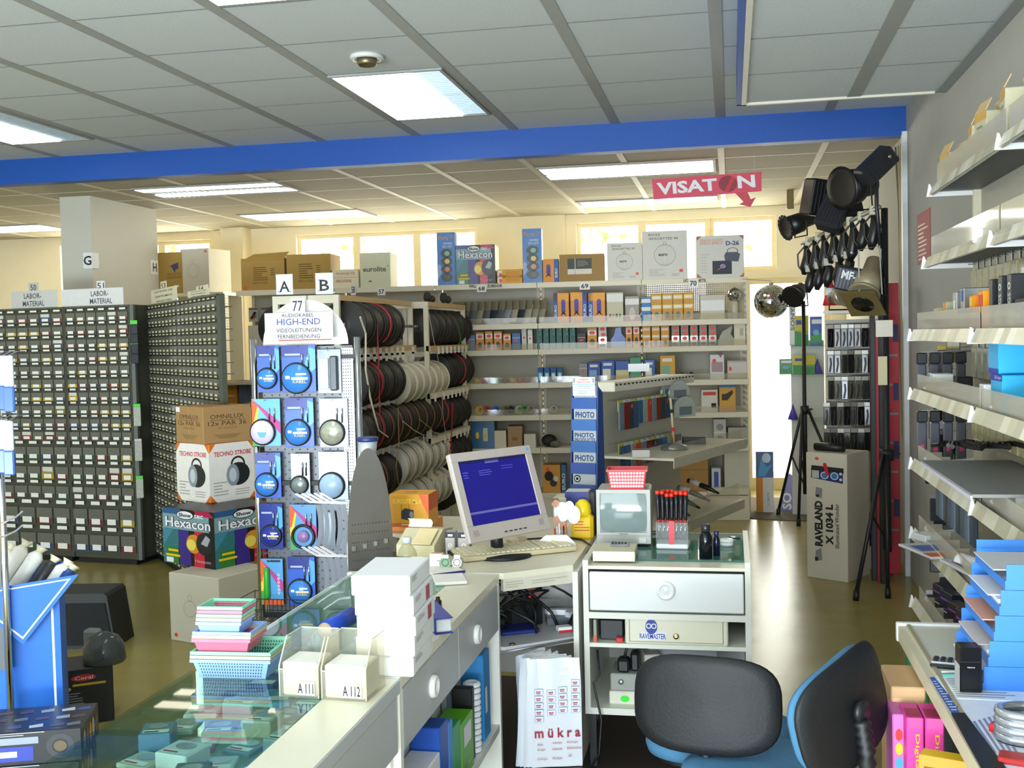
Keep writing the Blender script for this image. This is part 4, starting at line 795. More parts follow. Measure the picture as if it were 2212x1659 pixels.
# third shelf
IT3 = (('clip_pack', 'clear pack of clips at the far end of the third right shelf', 2020, 630, .07, .1, M('b8b48c', .3), lambda f, mb: f['f'].rect(.05, .7, .95, .95, M('d8d0a0'))),
 ('clip_pack', 'clear pack with an orange top second from the far end of the third right shelf', 2040, 632, .06, .12, M('a8a488', .3), lambda f, mb: f['f'].rect(.05, .75, .95, .97, ORANGE)),
 ('shiny_pack', 'silvery foil pack beside the orange packs on the third right shelf', 2062, 630, .07, .15, M('d4d8dc', .15, .8), lambda f, mb: f['f'].rect(.2, .5, .7, .8, PAPER)),
 ('shiny_pack', 'second silvery foil pack touching the orange packs on the third right shelf', 2078, 628, .06, .16, M('c4cacc', .15, .8), lambda f, mb: f['f'].rect(.3, .7, .9, .95, BLUE)),
 ('orange_pack', 'orange and yellow pack on the far side of the pair on the third right shelf', 2098, 626, .07, .13, M('e8821c', .3), lambda f, mb: (f['f'].rect(.1, .7, .9, .95, YELLOW), f['f'].rect(.3, .1, .7, .6, INK))),
 ('orange_pack', 'orange and yellow pack next to the black cases on the third right shelf', 2118, 622, .08, .14, M('f0981c', .3), lambda f, mb: (f['f'].rect(.1, .6, .9, .9, M('d84818')), f['f'].ell(.5, .3, .2, .2, INK))),
 ('black_case', 'black upright case farthest of three on the third right shelf', 2140, 618, .05, .17, M('202226', .3), None),
 ('black_case', 'black upright case in the middle of three, lettered on its spine', 2160, 614, .055, .175, M('26282c', .3), lambda f, mb: (f['f'].ring(.5, .8, .3, .06, .6, PAPER), f['f'].text('GS', .2, .5, .8, .68, PAPER, 1, 0, 1))),
 ('black_case', 'black upright case nearest of three, lettered on its spine', 2180, 610, .055, .175, M('26282c', .3), lambda f, mb: (f['f'].ring(.5, .8, .3, .06, .6, PAPER), f['f'].text('GS', .2, .5, .8, .68, PAPER, 1, 0, 1))))
for n_, lb, px, py, w, h, m, dc in IT3: rbox(n_, lb, 'case' if 'case' in n_ else 'pack', px, py, 2, w, .09, h, m, dc)
t = rbox('headset_case', 'black rounded case with a pale dot at the right edge of the third shelf', 'case', 2205, 605, 2, .14, .1, .1, BLACK, lambda f, mb: f['f'].ell(.3, .5, .07, .1, M('d8e8c8')))
rbox('white_box', 'white box cut by the right edge of the photo behind the black cases', 'box', 2215, 600, 2, .1, .08, .2, M('eceaea'), None, -PI/2, None, .06)
# fourth shelf
rbox('white_box', 'white box with a blue corner at the far end of the fourth right shelf', 'box', 2010, 790, 3, .12, .08, .085, M('eef0f2'), lambda f, mb: f['f'].rect(.05, .8, .4, .97, M('6aa8e8')))
rbox('flat_box', 'pale flat box on the fourth right shelf behind the guard', 'box', 2052, 793, 3, .14, .1, .03, M('c8ccd2'), None); rbox('flat_box', 'second pale flat box nearer the white carton on the fourth right shelf', 'box', 2085, 795, 3, .14, .1, .03, M('ccd0d4'), None)
rbox('small_device', 'black small device lying above the pale flat boxes on the fourth right shelf', 'device', 2062, 775, 3, .1, .06, .075, BLACK, None, -PI/2, None, .08)
rbox('white_box', 'white slim box left of the cyan cartons on the fourth right shelf', 'box', 2120, 802, 3, .07, .1, .085, M('f2f2f6'), None)
CY = M('2ab0ea', .4)
def d_cy(f, mb): f['f'].rect(0, .84, 1, 1, M('2038a8')).text('LED Lampe', .4, .87, .95, .97, PAPER, 2); f['f'].ell(.3, .1, .25, .12, M('e8c050'), 1).poly([(.6, .3), (.85, .15), (.95, .5), (.7, .5)], M('b8bcc4'), 1)
o = rbox('cyan_box', 'lower cyan carton with a lamp picture on the fourth right shelf', 'box', 2152, 806, 3, .15, .12, .125, CY, d_cy)
rbox('cyan_box', 'upper cyan carton resting on the lower one of the fourth right shelf', 'box', 2146, 806, 3, .135, .11, .12, CY, lambda f, mb: (f['f'].rect(0, 0, 1, .14, M('2038a8')), f['l'].rect(.0, .0, 1, 1, M('1c88c4')))).location.z = rs(3)+.126
# fifth shelf: trays of flat cables, a long sheet, boxes
p = onz(1988, 945, 1.10); t = E('drawing_board', 'long flat grey board lying across the fifth right shelf', 'board', (.70, onx(1988, 945, .70).y-.02, 1.092), 0); MB().box(0, -.9, 0, .32, 0, .010, M('8e8f8c', .5)).make('sheet', t); MB().box(-.006, -.9, -.006, .0, 0, .006, M('dcd6e6', .4)).make('edge', t)
for k in range(6):
    y0 = 4.85-.14*k; pts = [(.82+.2*i/12, y0-.07*math.sin(i*1.3+k), 1.11+.012*k+.012*abs(math.sin(i*.9+k))) for i in range(13)]
    tag(MB().tube(pts, .009, BLACK, 6).make('flat_cable'), 'black cable heaped on the long grey board, %s from its far end' % ORD[k], 'cable', 'cables on the fifth right shelf')
for k, (px, py, w, h, lb) in enumerate(((2085, 1003, .1, .05, 'white box at the far end of the row on the fifth right shelf'), (2110, 1015, .13, .055, 'white open box second in the row on the fifth right shelf'), (2140, 1028, .12, .05, 'white flat box third in the row on the fifth right shelf'), (2180, 1045, .16, .08, 'biggest white box of the fifth right shelf, at the photo edge'))):
    rbox('white_box', lb, 'box', px, py, 4, w, .1, h, M('eef0f4'), lambda f, mb: f['t'].rect(.1, .1, .9, .9, M('b8bcc0')), -PI/2, 'white boxes on the fifth right shelf', .02)
# hanging packs below the fifth shelf, magazines on the sixth
for k in range(9):
    t = E('hanging_pack', 'slim blue grey pack under the fifth right shelf, %s from the far end' % ORD[k], 'pack', (.86, 4.93-.085*k, .80), 0, 'slim packs hanging over the sixth right shelf')
    MB().cbox(-.01, -.03, 0, .01, .03, .13, M(['4a5866', '66788c', '38424e'][k % 3], .25)).make('card', t); MB().tube([(0, 0, .13), (0, 0, .15), (.15, 0, .15), (.19, 0, .15)], .002, STEEL, 6).make('hook', t)
def d_mag(k): return lambda f, mb: (f['t'].rect(0, 0, 1, .25, M(['d86028', 'c83a30', 'e0c020'][k % 3])), f['t'].rect(.1, .4, .6, .8, M(['4a68b0', 'd8d8dc', '6a3048'][k % 3])), f['t'].lines(.65, .35, .95, .9, 4, PAPER, 1, k))
for k, (x, y, rz, lb) in enumerate(((.84, 4.45, .3, 'orange edged magazine at the far side of the sixth right shelf'), (.86, 4.2, -.5, 'red edged magazine in the middle of the sixth right shelf'), (.9, 4.0, .2, 'yellow edged magazine by the blue trays on the sixth right shelf'))):
    carton('magazine', lb, 'magazine', (x, y, rs(5)+.013*k), rz, (.21, .28, .011), M('c8c8cc'), d_mag(k), 'magazines on the sixth right shelf')
t = E('price_card', 'white rolled card with big letters lying on the magazines of the sixth right shelf', 'card', (.84, 4.12, rs(5)+.04), -1.2); mb = MB(); rows = [[(x, .03*math.cos(a), .03*math.sin(a)) for x in (-.09, .09)] for a in [i*PI/10 for i in range(11)]]; mb.sheet([r_[::-1] for r_ in rows], M('f2f2f2')); f = Fc(mb, (-.09, -.0, .031), (1, 0, 0), (0, 1, 0), .18, .03); mb.make('sheet', t)
carton('clear_pack', 'crumpled clear white pack at the far end of the sixth right shelf', 'pack', (.83, 4.78, rs(5)), .4, (.12, .1, .03), M('d8dcde', .2))
for k in range(5): carton('dark_pack', 'dark glossy pack leaning on the seventh right shelf, %s from the far end' % ORD[k], 'pack', (.84, 4.85-.16*k, rs(6)), -PI/2+.2, (.13, .05, .11+.01*(k % 2)), M(['2a2630', '1c2438', '302028'][k % 3], .2), lambda f, mb: (f['f'].rect(.1, .7, .9, .76, M('8a4ab0')), f['f'].rect(.1, .3, .6, .33, PAPER)), 'dark packs on the seventh right shelf')
for lv, (z, n_, hx, nm) in enumerate(((1.86, 9, 'b8b28c', 'pale yellow clip pack'), (1.535, 9, 'a8a690', 'pale grey pack'), (1.28, 10, 'cdbf8e', 'clear pack of brass rods'), (.98, 8, '6a7480', 'dark grey pack'))):
    for k in range(n_):
        o = E('small_hanging_pack', '%s at the shelving back, %s from the far end' % (nm, ORD[k]), 'pack', (1.02, 4.98-.115*k, z), 0, 'small packs on the shelving back panel')
        MB().cbox(-.012, -.04, -.15, .006, .04, -.02, M(hx, .2, 0, .35, 60), .003).make('blister', o); MB().cbox(-.002, -.04, -.03, .002, .04, .015, M(['d8d2b8', 'c8c4b4', 'e0d8c0'][k % 3])).make('header', o); MB().tube([(-.03, 0, .005), (.04, 0, .005)], .002, STEEL, 5).make('hook', o)
# packs on hooks at the far end of the bay
for k in range(8):
    z = (1.46, 1.20)[k // 4]; j = k % 4
    t = E('glue_stick_pack', 'black and grey pack on the %s hooks beside the red panel, %s from the wall' % (('upper', 'lower')[k // 4], ORD[j]), 'pack', (1.0-.055*j, 5.2, z), 0, 'packs hanging at the end of the wall shelving')
    MB().cbox(-.022, -.02, -.02, .022, .01, .03, BLACK, .004).make('header', t); MB().cbox(-.02, -.015, -.19, .02, .005, -.02, M('5a5c66', .25), .006).make('blister', t); MB().cbox(-.008, -.017, -.15, .008, -.014, -.12, M('d84878')).make('spot', t); MB().tube([(0, .0, .032), (XW-1.0+.055*j, 0, .032+.002*j)], .0025, STEEL, 6).make('hook', t)
# ---------------------------------------------------------------- desk below the shelving
KX, KZ, KY = .475, .722, 3.42
t = E('wall_desk', 'cream desk shelf with a white end cap at the bottom right', 'desk', (KX, KY, 0))
MB().box(.02, -2.2, KZ-.03, BX-KX-.005, 0, KZ, M('d6d4c4', .35, 0, .03, 10)).make('desktop', t)
MB().box(.0, -2.2, KZ-.045, .022, -.02, KZ-.002, M('d8ceb0', .4)).box(.024, -2.2, KZ, .034, -.02, KZ+.004, M('a89c7c', .4)).make('edge_strip', t)
MB().cbox(-.004, -.02, KZ-.05, BX-KX-.005, .004, KZ+.006, WCAP, .003).make('end_cap', t)
MB().box(.12, -2.2, .0, BX-KX-.005, -.02, .12, CREAM).make('plinth', t); lb_ = MB().box(-.03, -2.2, .34, BX-KX-.005, -.30, .36, SHELFW).make('shelf', t); MB().box(-.045, -2.2, .33, -.03, -.30, .39, STRIP).make('edge_strip', lb_)
MB().box(-.02, -2.2, .36, -.016, -.31, .50, GUARD).make('guard', t); MB().cbox(-.055, -.31, .325, .03, -.29, .40, WCAP).make('bracket', t)
MB().box(.40, -2.2, .14, .41, -.02, KZ-.05, M('b0ac9c', .6)).make('back_panel', t)
# blue letter trays, five high, stepping back
TB_ = M('3f86de', .4, 0, .03)
p0 = onz(2052, 1405, KZ); r = random.Random(4)
for k in range(5):
    x = p0.x+.013*k+.01; y = p0.y-.02-.0*k; h = .062; z = KZ+k*h; w, d = .30, .33
    t = E('letter_tray', '%s blue letter tray of the stepped stack on the wall desk' % ('lowest', 'second lowest', 'middle', 'second highest', 'top')[k], 'letter tray', (x, y, z), 0, 'blue letter trays'); y0 = -.03*(4-k)*0
    MB().box(0, -d, 0, w, 0, .003, TB_).box(0, -d, .003, .003, 0, h*.35, TB_).box(.003, -d, .003, w, -d+.003, h-.001, TB_).box(.003, -.003, .003, w, 0, h-.001, TB_).box(w-.003, -d+.003, .003, w, -.003, h-.001, TB_).make('tray', t)
    MB().box(.004, -d*.9, .0035, w*.8, -.02, .012+.02*(k % 2), M('eceef2', .6)).box(-.012, -d*.8, .033, w*.7, -.04, .036, M(['f2f2f4', 'e4d8d0', 'e8a890', 'f0f0f2', 'd8d8dc'][k], .6)).make('papers', t)
c = onz(2010, 1437, KZ); t = E('telephone_handset', 'black and silver telephone handset lying on the wall desk', 'telephone', (c.x, c.y, KZ), -.25)
MB().cbox(0, -.025, 0, .17, .025, .012, BLACK, .005).make('shell', t); MB().cbox(.002, -.024, .012, .10, .024, .018, M('c8cace', .25, .6), .003).make('faceplate', t); mb = MB(); [mb.cbox(.008+.017*i, -.02+.014*j, .018, .02+.017*i, -.01+.014*j, .022, INK, .002) for i in range(5) for j in range(3)]; mb.make('keys', t)
c = onz(2074, 1499, KZ); w = ony(2122, 1499, c.y).x-c.x; h = ony(2074, 1402, c.y).z-KZ
carton('desk_charger', 'upright black box standing on papers on the wall desk', 'charger', (c.x+w/2, c.y, KZ+.0035), .02, (w, .055, h), M('121214', .2), lambda f, mb: (f['f'].text('TREKSTOR', .32, .55, .68, .575, PAPER, 1), f['f'].rect(0, .68, 1, .69, M('2a2a2c')), f['l'].rect(0, 0, 1, .6, M('b8b8b4'))))
def pen(a, b, hx, label, r_=.0035): 
    A_, B_ = onz(*a, KZ+.004), onz(*b, KZ+.004); t = E('pen', label, 'pen', A_, 0, 'pens on the wall desk'); d_ = B_-A_
    MB().cyl((0, 0, 0), d_*.85, r_, M(hx, .3), 8).make('barrel', t); MB().tube([d_*.85, d_], [r_*1.1, .001], M('c0c2c6', .3, .5), 8).make('tip', t)
pen((2033, 1452), (2160, 1447), 'c8ccd2', 'silver ballpoint pen lying behind the black upright box'); pen((2036, 1460), (2192, 1458), '3fc0b0', 'turquoise pen lying closest to the papers on the wall desk'); pen((2195, 1455), (2130, 1457), 'e0804a', 'orange pen lying beside the turquoise one')
a, b, c_, d_ = [onz(x, y, KZ+.001) for x, y in ((2020, 1462), (2212, 1459), (2260, 1515), (2052, 1510))]
def sheet4(name, label, cat, q, m, deco=None, z=.0, th=.0016):
    mb = MB(); o = q[0]; P = [v-o for v in q]; mb.prism([(v.x, v.y) for v in P], 0, th, m)
    if deco: deco(mb, P, th)
    return tag(mb.make(name, None, (o.x, o.y, KZ+z)), label, cat)
def rows4(mb, P, th, m, n, seed, u0=.1, u1=.9):
    r = random.Random(seed)
    for k in range(n):
        v = .08+.84*k/n; a_ = P[0].lerp(P[3], v); b_ = P[1].lerp(P[2], v); a2 = P[0].lerp(P[3], v+.03); b2 = P[1].lerp(P[2], v+.03); e = u0+(u1-u0)*r.uniform(.5, 1)
        q = [a_.lerp(b_, u0), a_.lerp(b_, e), a2.lerp(b2, e), a2.lerp(b2, u0)]; mb.add([Vector((x.x, x.y, th+.0006)) for x in q], [(0, 1, 2, 3)] if (q[1]-q[0]).cross(q[2]-q[1]).z > 0 else [(3, 2, 1, 0)], m)
def pp(*q): return [onz(x, y, KZ) for x, y in q][::-1]
sheet4('paper_sheet', 'white printed sheet under the upright black box on the wall desk', 'paper', pp((2020, 1462), (2215, 1460), (2262, 1520), (2050, 1510)), PAPER, lambda mb, P, th: rows4(mb, P, th, M('9aa2b0'), 9, 3), .0015)
sheet4('price_sheet', 'large price list with a blue edge on the wall desk', 'paper', pp((2008, 1466), (2230, 1490), (2330, 1659), (2150, 1672), (2060, 1545)), M('e6eaf4', .6), lambda mb, P, th: rows4(mb, P, th, M('8a94b4'), 14, 5, .2, .8), 0)
sheet4('ruler_strip', 'blue patterned paper strip along the edge of the wall desk', 'paper', pp((2008, 1466), (2018, 1465), (2084, 1545), (2057, 1545)), M('3858a8'), lambda mb, P, th: rows4(mb, P, th, M('c8d4f0'), 12, 8), .0018)
sheet4('black_strip', 'black strip lying along the edge of the wall desk', 'strip', pp((2055, 1545), (2084, 1545), (2185, 1680), (2135, 1690)), M('141416', .5), None, .002, .004)
# speaker cable coils
for k in range(4):
    c = onz(2185, 1600, KZ); mb = MB(); pts = [(c.x+.03+.055*math.cos(a), c.y+.045*math.sin(a)*.9, KZ+.012+.017*k) for a in [2*PI*i/24 for i in range(24)]]
    mb.tube(pts, .0105, M('b4b7bc', .2, .7), 8, closed=True); o = tag(mb.make('cable_coil'), 'silver black edged cable coil on the wall desk, %s from the bottom' % ORD[k], 'cable coil', 'silver cable coils')
    MB().tube([(x*1.0+.0, y, z-.008) for x, y, z in pts], .0065, BLACK, 6, closed=True).make('black_edge', o)
c = onz(2150, 1585, KZ); carton('red_connector', 'red plastic bag end sticking out beside the silver cable coils', 'pack', (c.x, c.y, KZ), -.6, (.03, .06, .02), RED)
c = onz(2185, 1650, KZ); carton('red_pouch', 'flat dark red pouch in front of the silver cable coils', 'pouch', (c.x+.02, c.y-.02, KZ), -.3, (.1, .05, .014), M('b02020'))
# boxes under the wall desk
zb = .362
def under(px0, px1, py, h, hx, label, deco, name='printed_box', d=.16, rz=0, Y=None):
    Y = Y or 2.85; a = ony(px0, py, Y); b = ony(px1, py, Y); return carton(name, label, 'box', ((a.x+b.x)/2, Y, zb), rz, (b.x-a.x, d, h), M(hx), deco)
def d_pink(f, mb): f['f'].text('Digital Multi', .45, .15, .75, .85, YELLOW, 2, .01, -1); f['f'].rect(.1, .9, .9, 1, M('d04890')); f['t'].rect(.1, .1, .9, .6, M('b02858'))
under(1925, 2000, 1500, .30, 'c8a070', 'open brown carton under the wall desk behind the pink boxes', lambda f, mb: f['f'].rect(.05, .0, .95, .9, M('d8b48c')), 'open_carton', .2, 0, 3.0)
under(1958, 1996, 1590, .27, 'e0409c', 'pink printed box left of two under the wall desk', d_pink, d=.12); under(1999, 2040, 1590, .27, 'e0409c', 'pink printed box right of two under the wall desk', d_pink, d=.12)
under(1928, 1956, 1590, .26, 'd06ab0', 'slim purple pink box with a test picture under the wall desk', lambda f, mb: [f['f'].ell(.5, .8-.14*k, .28, .06, M(['d83030', 'e8c020', '40a0e0', '3050b0', 'e0a020', 'f0f0f4'][k])) for k in range(6)], d=.12, Y=2.9)
under(1985, 2090, 1659, .235, 'f0c61c', 'yellow box with an orange label leaning out from under the wall desk', lambda f, mb: (f['f'].rect(.0, .65, 1, 1, M('c89028')), f['f'].lines(.1, .7, .6, .92, 3, M('8a5010')), f['f'].rect(.75, .75, .88, .92, M('7a5a10'))), d=.05, rz=-.35, Y=2.68)
c = onz(1975, 1350, .06); mb = MB(); r = random.Random(6)
rows = [[(.09*math.sin(a)*(1+.25*r.random())*s, .12*math.cos(a)*(1+.25*r.random())*s, .16*(1-s*s)+.02*r.random()) for a in [2*PI*i/14 for i in range(15)]] for s in (.02, .4, .75, 1)]
tag(mb.sheet(rows, M('4a4c50', .15, 0, .4, 30), False).make('plastic_bag', None, (.72, 4.3, .0)), 'crumpled dark clear bag on the floor below the right-hand shelves', 'bag')
c = onx(1918, 1440, .52); carton('green_box', 'green printed box standing at the end of the wall desk', 'box', (.545, 3.49, 0), 0, (.06, .05, .66), M('2f7a4a'), lambda f, mb: (f['f'].rect(.1, .1, .9, .5, M('7a9a60')), f['f'].rect(.3, .55, .7, .8, PAPER)))
# ================================================================ small-parts cabinets at the left
CABM = M('48493d', .5, 0, .08, 12); RAILC = M('54564a', .4); LABW = M('e8e8e0', .6); LABY = M('d8d4b4', .6)
ca_, cb_ = onz(170, 1215, 0), onz(300, 1222, 0); CYAW = math.atan2(cb_.y-ca_.y, cb_.x-ca_.x); CAB0 = Vector((cb_.x, cb_.y, 0))
zt = ony(300, 657, cb_.y).z
_DR = {}
def drawer_mesh(w, h, hx, lab, shine=False):
    k = (round(w, 4), round(h, 4), hx, lab, shine)
    if k not in _DR:
        mb = MB(); FR = M('66675e', .15, 0, .1, 20); hb = h*.66
        mb.box(-w*.45, 0, 0, w*.45, .012, hb, FR).box(-w*.45, .012, 0, w*.45, .10, .004, CABM)
        f = Fc(mb, (-w*.45, 0, 0), (1, 0, 0), (0, 0, 1), w*.9, hb)
        if hx: f.rect(.03, .0, .97, .38 if not shine else .6, M(hx, .5))
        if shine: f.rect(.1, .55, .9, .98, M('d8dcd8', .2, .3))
        f.rect(.2, .08, .8, .42, LABW if lab == 'w' else LABY, 2)
        f2 = Fc(mb, (-w*.45, 0, hb), (1, 0, 0), (0, 0, 1), w*.9, h-hb); f2.rect(.2, .5, .82, .92, LABW if lab == 'w' else LABY, 1)
        o = mb.make('drawer'); _DR[k] = o.data; bpy.data.objects.remove(o)
    return _DR[k]
def put(me, parent, loc):
    o = bpy.data.objects.new('drawer', me); COL.objects.link(o); o.parent = parent; o.location = loc; return o
def cabinet(label, s0, s1, yaw, org, W_rows, depth, grp, seed):
    """drawer tower between s0 and s1 along its face; W_rows = list of (columns, row height, palette)"""
    r = random.Random(seed); d = Vector((math.cos(yaw), math.sin(yaw), 0)); w = s1-s0
    t = E('drawer_cabinet', label, 'drawer cabinet', org+d*s0, yaw, grp)
    top = zt; body = MB(); body.box(0, .02, .04, w, depth, top, CABM).box(.03, .025, 0, w-.03, depth-.01, .04, BLACK); z = top-.012
    n = 0; rest = []
    for cols, h, pal, lab in W_rows:
        z -= h; cw = (w-.016)/cols
        body.box(.004, .0, z-.004, w-.004, .02, z, RAILC)
        for i in range(cols):
            hx = r.choice(pal); me = drawer_mesh(cw, h-.006, hx, lab, r.random() < .14 and lab == 'w'); loc = Vector((.008+cw*(i+.5), -.004, z+.001))
            if n < 100: put(me, t, loc)
            else: rest.append((me, loc))
            n += 1
    body.box(0, 0, top-.012, w, .02, top, RAILC).box(0, 0, .04, .006, .02, top, RAILC).box(w-.006, 0, .04, w, .02, top, RAILC)
    body.make('body', t)
    if rest:
        mb = MB()
        for me, loc in rest:
            for p in me.polygons: mb.add([loc+me.vertices[v].co for v in p.vertices], [tuple(range(len(p.vertices)))], me.materials[p.material_index])
        tag(mb.make('drawers', t), kind='stuff')
    return t
PAL = ['6a2a24', '7a6a20', '3a4a5a', '4a4c44', '4a4c44', '54564e', '2a3038', '70706a', 'b89a20', '24487a', '8a2a24']
PAL2 = ['3a3c34', '30322c', '6a2420', '24406a', '20502a', 'a08c20', '3a3c34']
CD_ = Vector((math.cos(CYAW), math.sin(CYAW), 0))
def sof(px): 
    p = onplane(px, 900, CAB0, CYAW); return (p-CAB0).dot(CD_)
rh = (zt-.10)/ (10*30.5+3*46+2*60)
ROWS = [(6, 30.5*rh, PAL, 'w')]*10+[(5, 46*rh, PAL2, 'w')]*3+[(4, 60*rh, PAL2, 'w')]*2
cabinet('dark grid of clear parts drawers under the number 51', sof(147), -.005, CYAW, CAB0, ROWS, .3, 'small-parts cabinets', 1)
cabinet('dark grid of clear parts drawers under the number 50 at the left edge', sof(-6), sof(147)-.004, CYAW, CAB0, ROWS, .3, 'small-parts cabinets', 2)
e2 = onz(467, 634, zt); e1 = onz(312, 660, zt); SY = math.atan2(e2.y-e1.y, e2.x-e1.x); SD = Vector((math.cos(SY), math.sin(SY), 0)); E0 = Vector((e1.x, e1.y, 0)); SL = (Vector((e2.x, e2.y, 0))-E0).length
rr = [(9, (zt-.08)/27, ['3a3a30', '46463a', '2c2c28'], 'y')]*27
cabinet('tall cabinet of tiny cream labelled drawers under the left cream card', 0, SL*.5, SY, E0, rr, .05, 'cabinets of tiny drawers', 3)
cabinet('tall cabinet of tiny cream labelled drawers under the right cream card', SL*.5+.004, SL, SY, E0, rr, .05, 'cabinets of tiny drawers', 4)
# corner post with hanging packs between the two fronts
t = E('corner_strip', 'grey corner strip with hanging packs between the drawer cabinets', 'strip', CAB0+Vector((.0, .02, 0)))
q = (E0-CAB0); MB().beam((.012, .0, .04), (.012, .0, zt), .03, .03, M('767c7c', .35, .5)).beam((q.x-.02, q.y-.03, .04), (q.x-.02, q.y-.03, zt), .03, .03, M('6a7070', .35, .5)).make('post', t)
for k in range(7):
    py = (1290, 1370, 1460, 1540)[k]/3.95+380 if k < 4 else (905, 980, 1060)[k-4]; z = ony(305, py, CAB0.y).z
    o = E('hanging_pack', 'small dark pack on the cabinet corner strip, %s from the top' % ORD[k] if k < 4 else 'crumpled clear bag on the corner strip between the cabinets, %s from the top' % ORD[k-4], 'pack', CAB0+Vector((.035, -.01, z-.05)), .6, 'packs on the corner strip')
    MB().cbox(-.025, -.03, 0, .025, 0, .07 if k < 4 else .14, M('2c2c38', .2) if k < 4 else M('b8bab0', .15, 0, .3, 40)).make('blister', o); MB().cbox(-.025, -.012, .07 if k < 4 else .14, .025, -.008, .1 if k < 4 else .16, M('c8cacc') if k % 2 else M('5ad84a')).make('header', o)
def card_sign(px0, px1, yb, yt, texts, label, m=PAPER, Y=None, org=CAB0, yaw=CYAW, z=None, off=.03, name='aisle_sign', ink='3a3e4a'):
    n = Vector((-math.sin(yaw), math.cos(yaw), 0)); p = org+n*off; a = onplane(px0, yb, p, yaw); b = onplane(px1, yb, p, yaw); tz = onplane(px0, yt, p, yaw).z; z = a.z if z is None else z; w = (b-a).length; h = tz-z
    mb = MB(); mb.cbox(-w/2, 0, 0, w/2, .002, h, m, .0005); f = Fc(mb, (-w/2, 0, 0), (1, 0, 0), (0, 0, 1), w, h)
    for tx, u0, v0, u1, v1 in texts: f.text(tx, u0, v0, u1, v1, M(ink, .6), 1, .01)
    mb.box(-w*.2, .002, 0, w*.2, .02, .004, m)
    return tag(mb.make(name, None, Vector(((a.x+b.x)/2, (a.y+b.y)/2, z)), yaw), label, 'sign')
LM_ = [('LABOR-', .28, .55, .66, .85), ('MATERIAL', .25, .12, .72, .42)]
card_sign(25, 124, 660, 630, LM_, 'grey card reading LABOR-MATERIAL on the left drawer cabinet', M('c4c6c2'), z=zt)
card_sign(134, 267, 656, 626, [('LABOR-', .48, .55, .76, .85), ('MATERIAL', .46, .12, .82, .42)], 'white card reading LABOR-MATERIAL below the number 51', M('d4d6d6'), z=zt)
card_sign(62, 83, 632, 611, [('50', .2, .2, .8, .8)], 'small card numbered 50 above the left LABOR-MATERIAL card', M('b8bab8'), off=.034, name='number_card')
card_sign(209, 227, 628, 607, [('51', .1, .2, .9, .8)], 'small card numbered 51 above the right LABOR-MATERIAL card', M('d4d6d6'), off=.034, name='number_card')
ST = [('ELEKTRONIK UND', .15, .75, .85, .88), ('ELEKTROMECH.', .18, .42, .85, .56), ('TRANSISTOREN', .2, .1, .8, .23)]
card_sign(327, 383, 659, 628, ST, 'cream card with three printed lines on the left tiny drawer cabinet', M('dcd8bc'), org=E0, yaw=SY, z=zt); card_sign(347, 360, 629, 609, [('53', .15, .2, .85, .8)], 'small left cream number card on the tiny drawer cabinets', M('dcd8bc'), org=E0, yaw=SY, off=.034, name='number_card')
card_sign(406, 453, 658, 630, ST, 'cream card with three printed lines on the right tiny drawer cabinet', M('dcd8bc'), org=E0, yaw=SY, z=zt); card_sign(424, 450, 632, 619, [('54', .2, .1, .6, .9)], 'small right cream number card on the tiny drawer cabinets', M('dcd8bc'), org=E0, yaw=SY, off=.034, name='number_card')
# letters on the column
p = ony(187, 546, CY0); q = ony(187, 580, CY0); h = p.z-q.z
t = E('column_sign', 'white sheet with a large letter G folded round the column corner', 'sign', (CX1, CY0, q.z)); mb = MB(); mb.box(-.08, -.006, 0, .004, -.003, h, PAPER); mb.box(.003, -.006, 0, .006, .09, h, PAPER); mb.make('sheet', t)
mb = MB(); Fc(mb, (-.075, -.0065, 0), (1, 0, 0), (0, 0, 1), .07, h).text('G', -.02, .2, 1.0, .8, INK, 1, .02); mb.make('letter', t)
t = E('column_sign', 'narrow white sheet with the letter H at the far edge of the column', 'sign', (CX1, CY1-.14, q.z)); mb = MB(); mb.box(.001, 0, 0, .004, .13, h, PAPER); mb.make('sheet', t); mb = MB(); Fc(mb, (.0045, 0, 0), (0, 1, 0), (0, 0, 1), .13, h).text('H', .25, .2, .8, .8, INK, 1, .02); mb.make('letter', t)
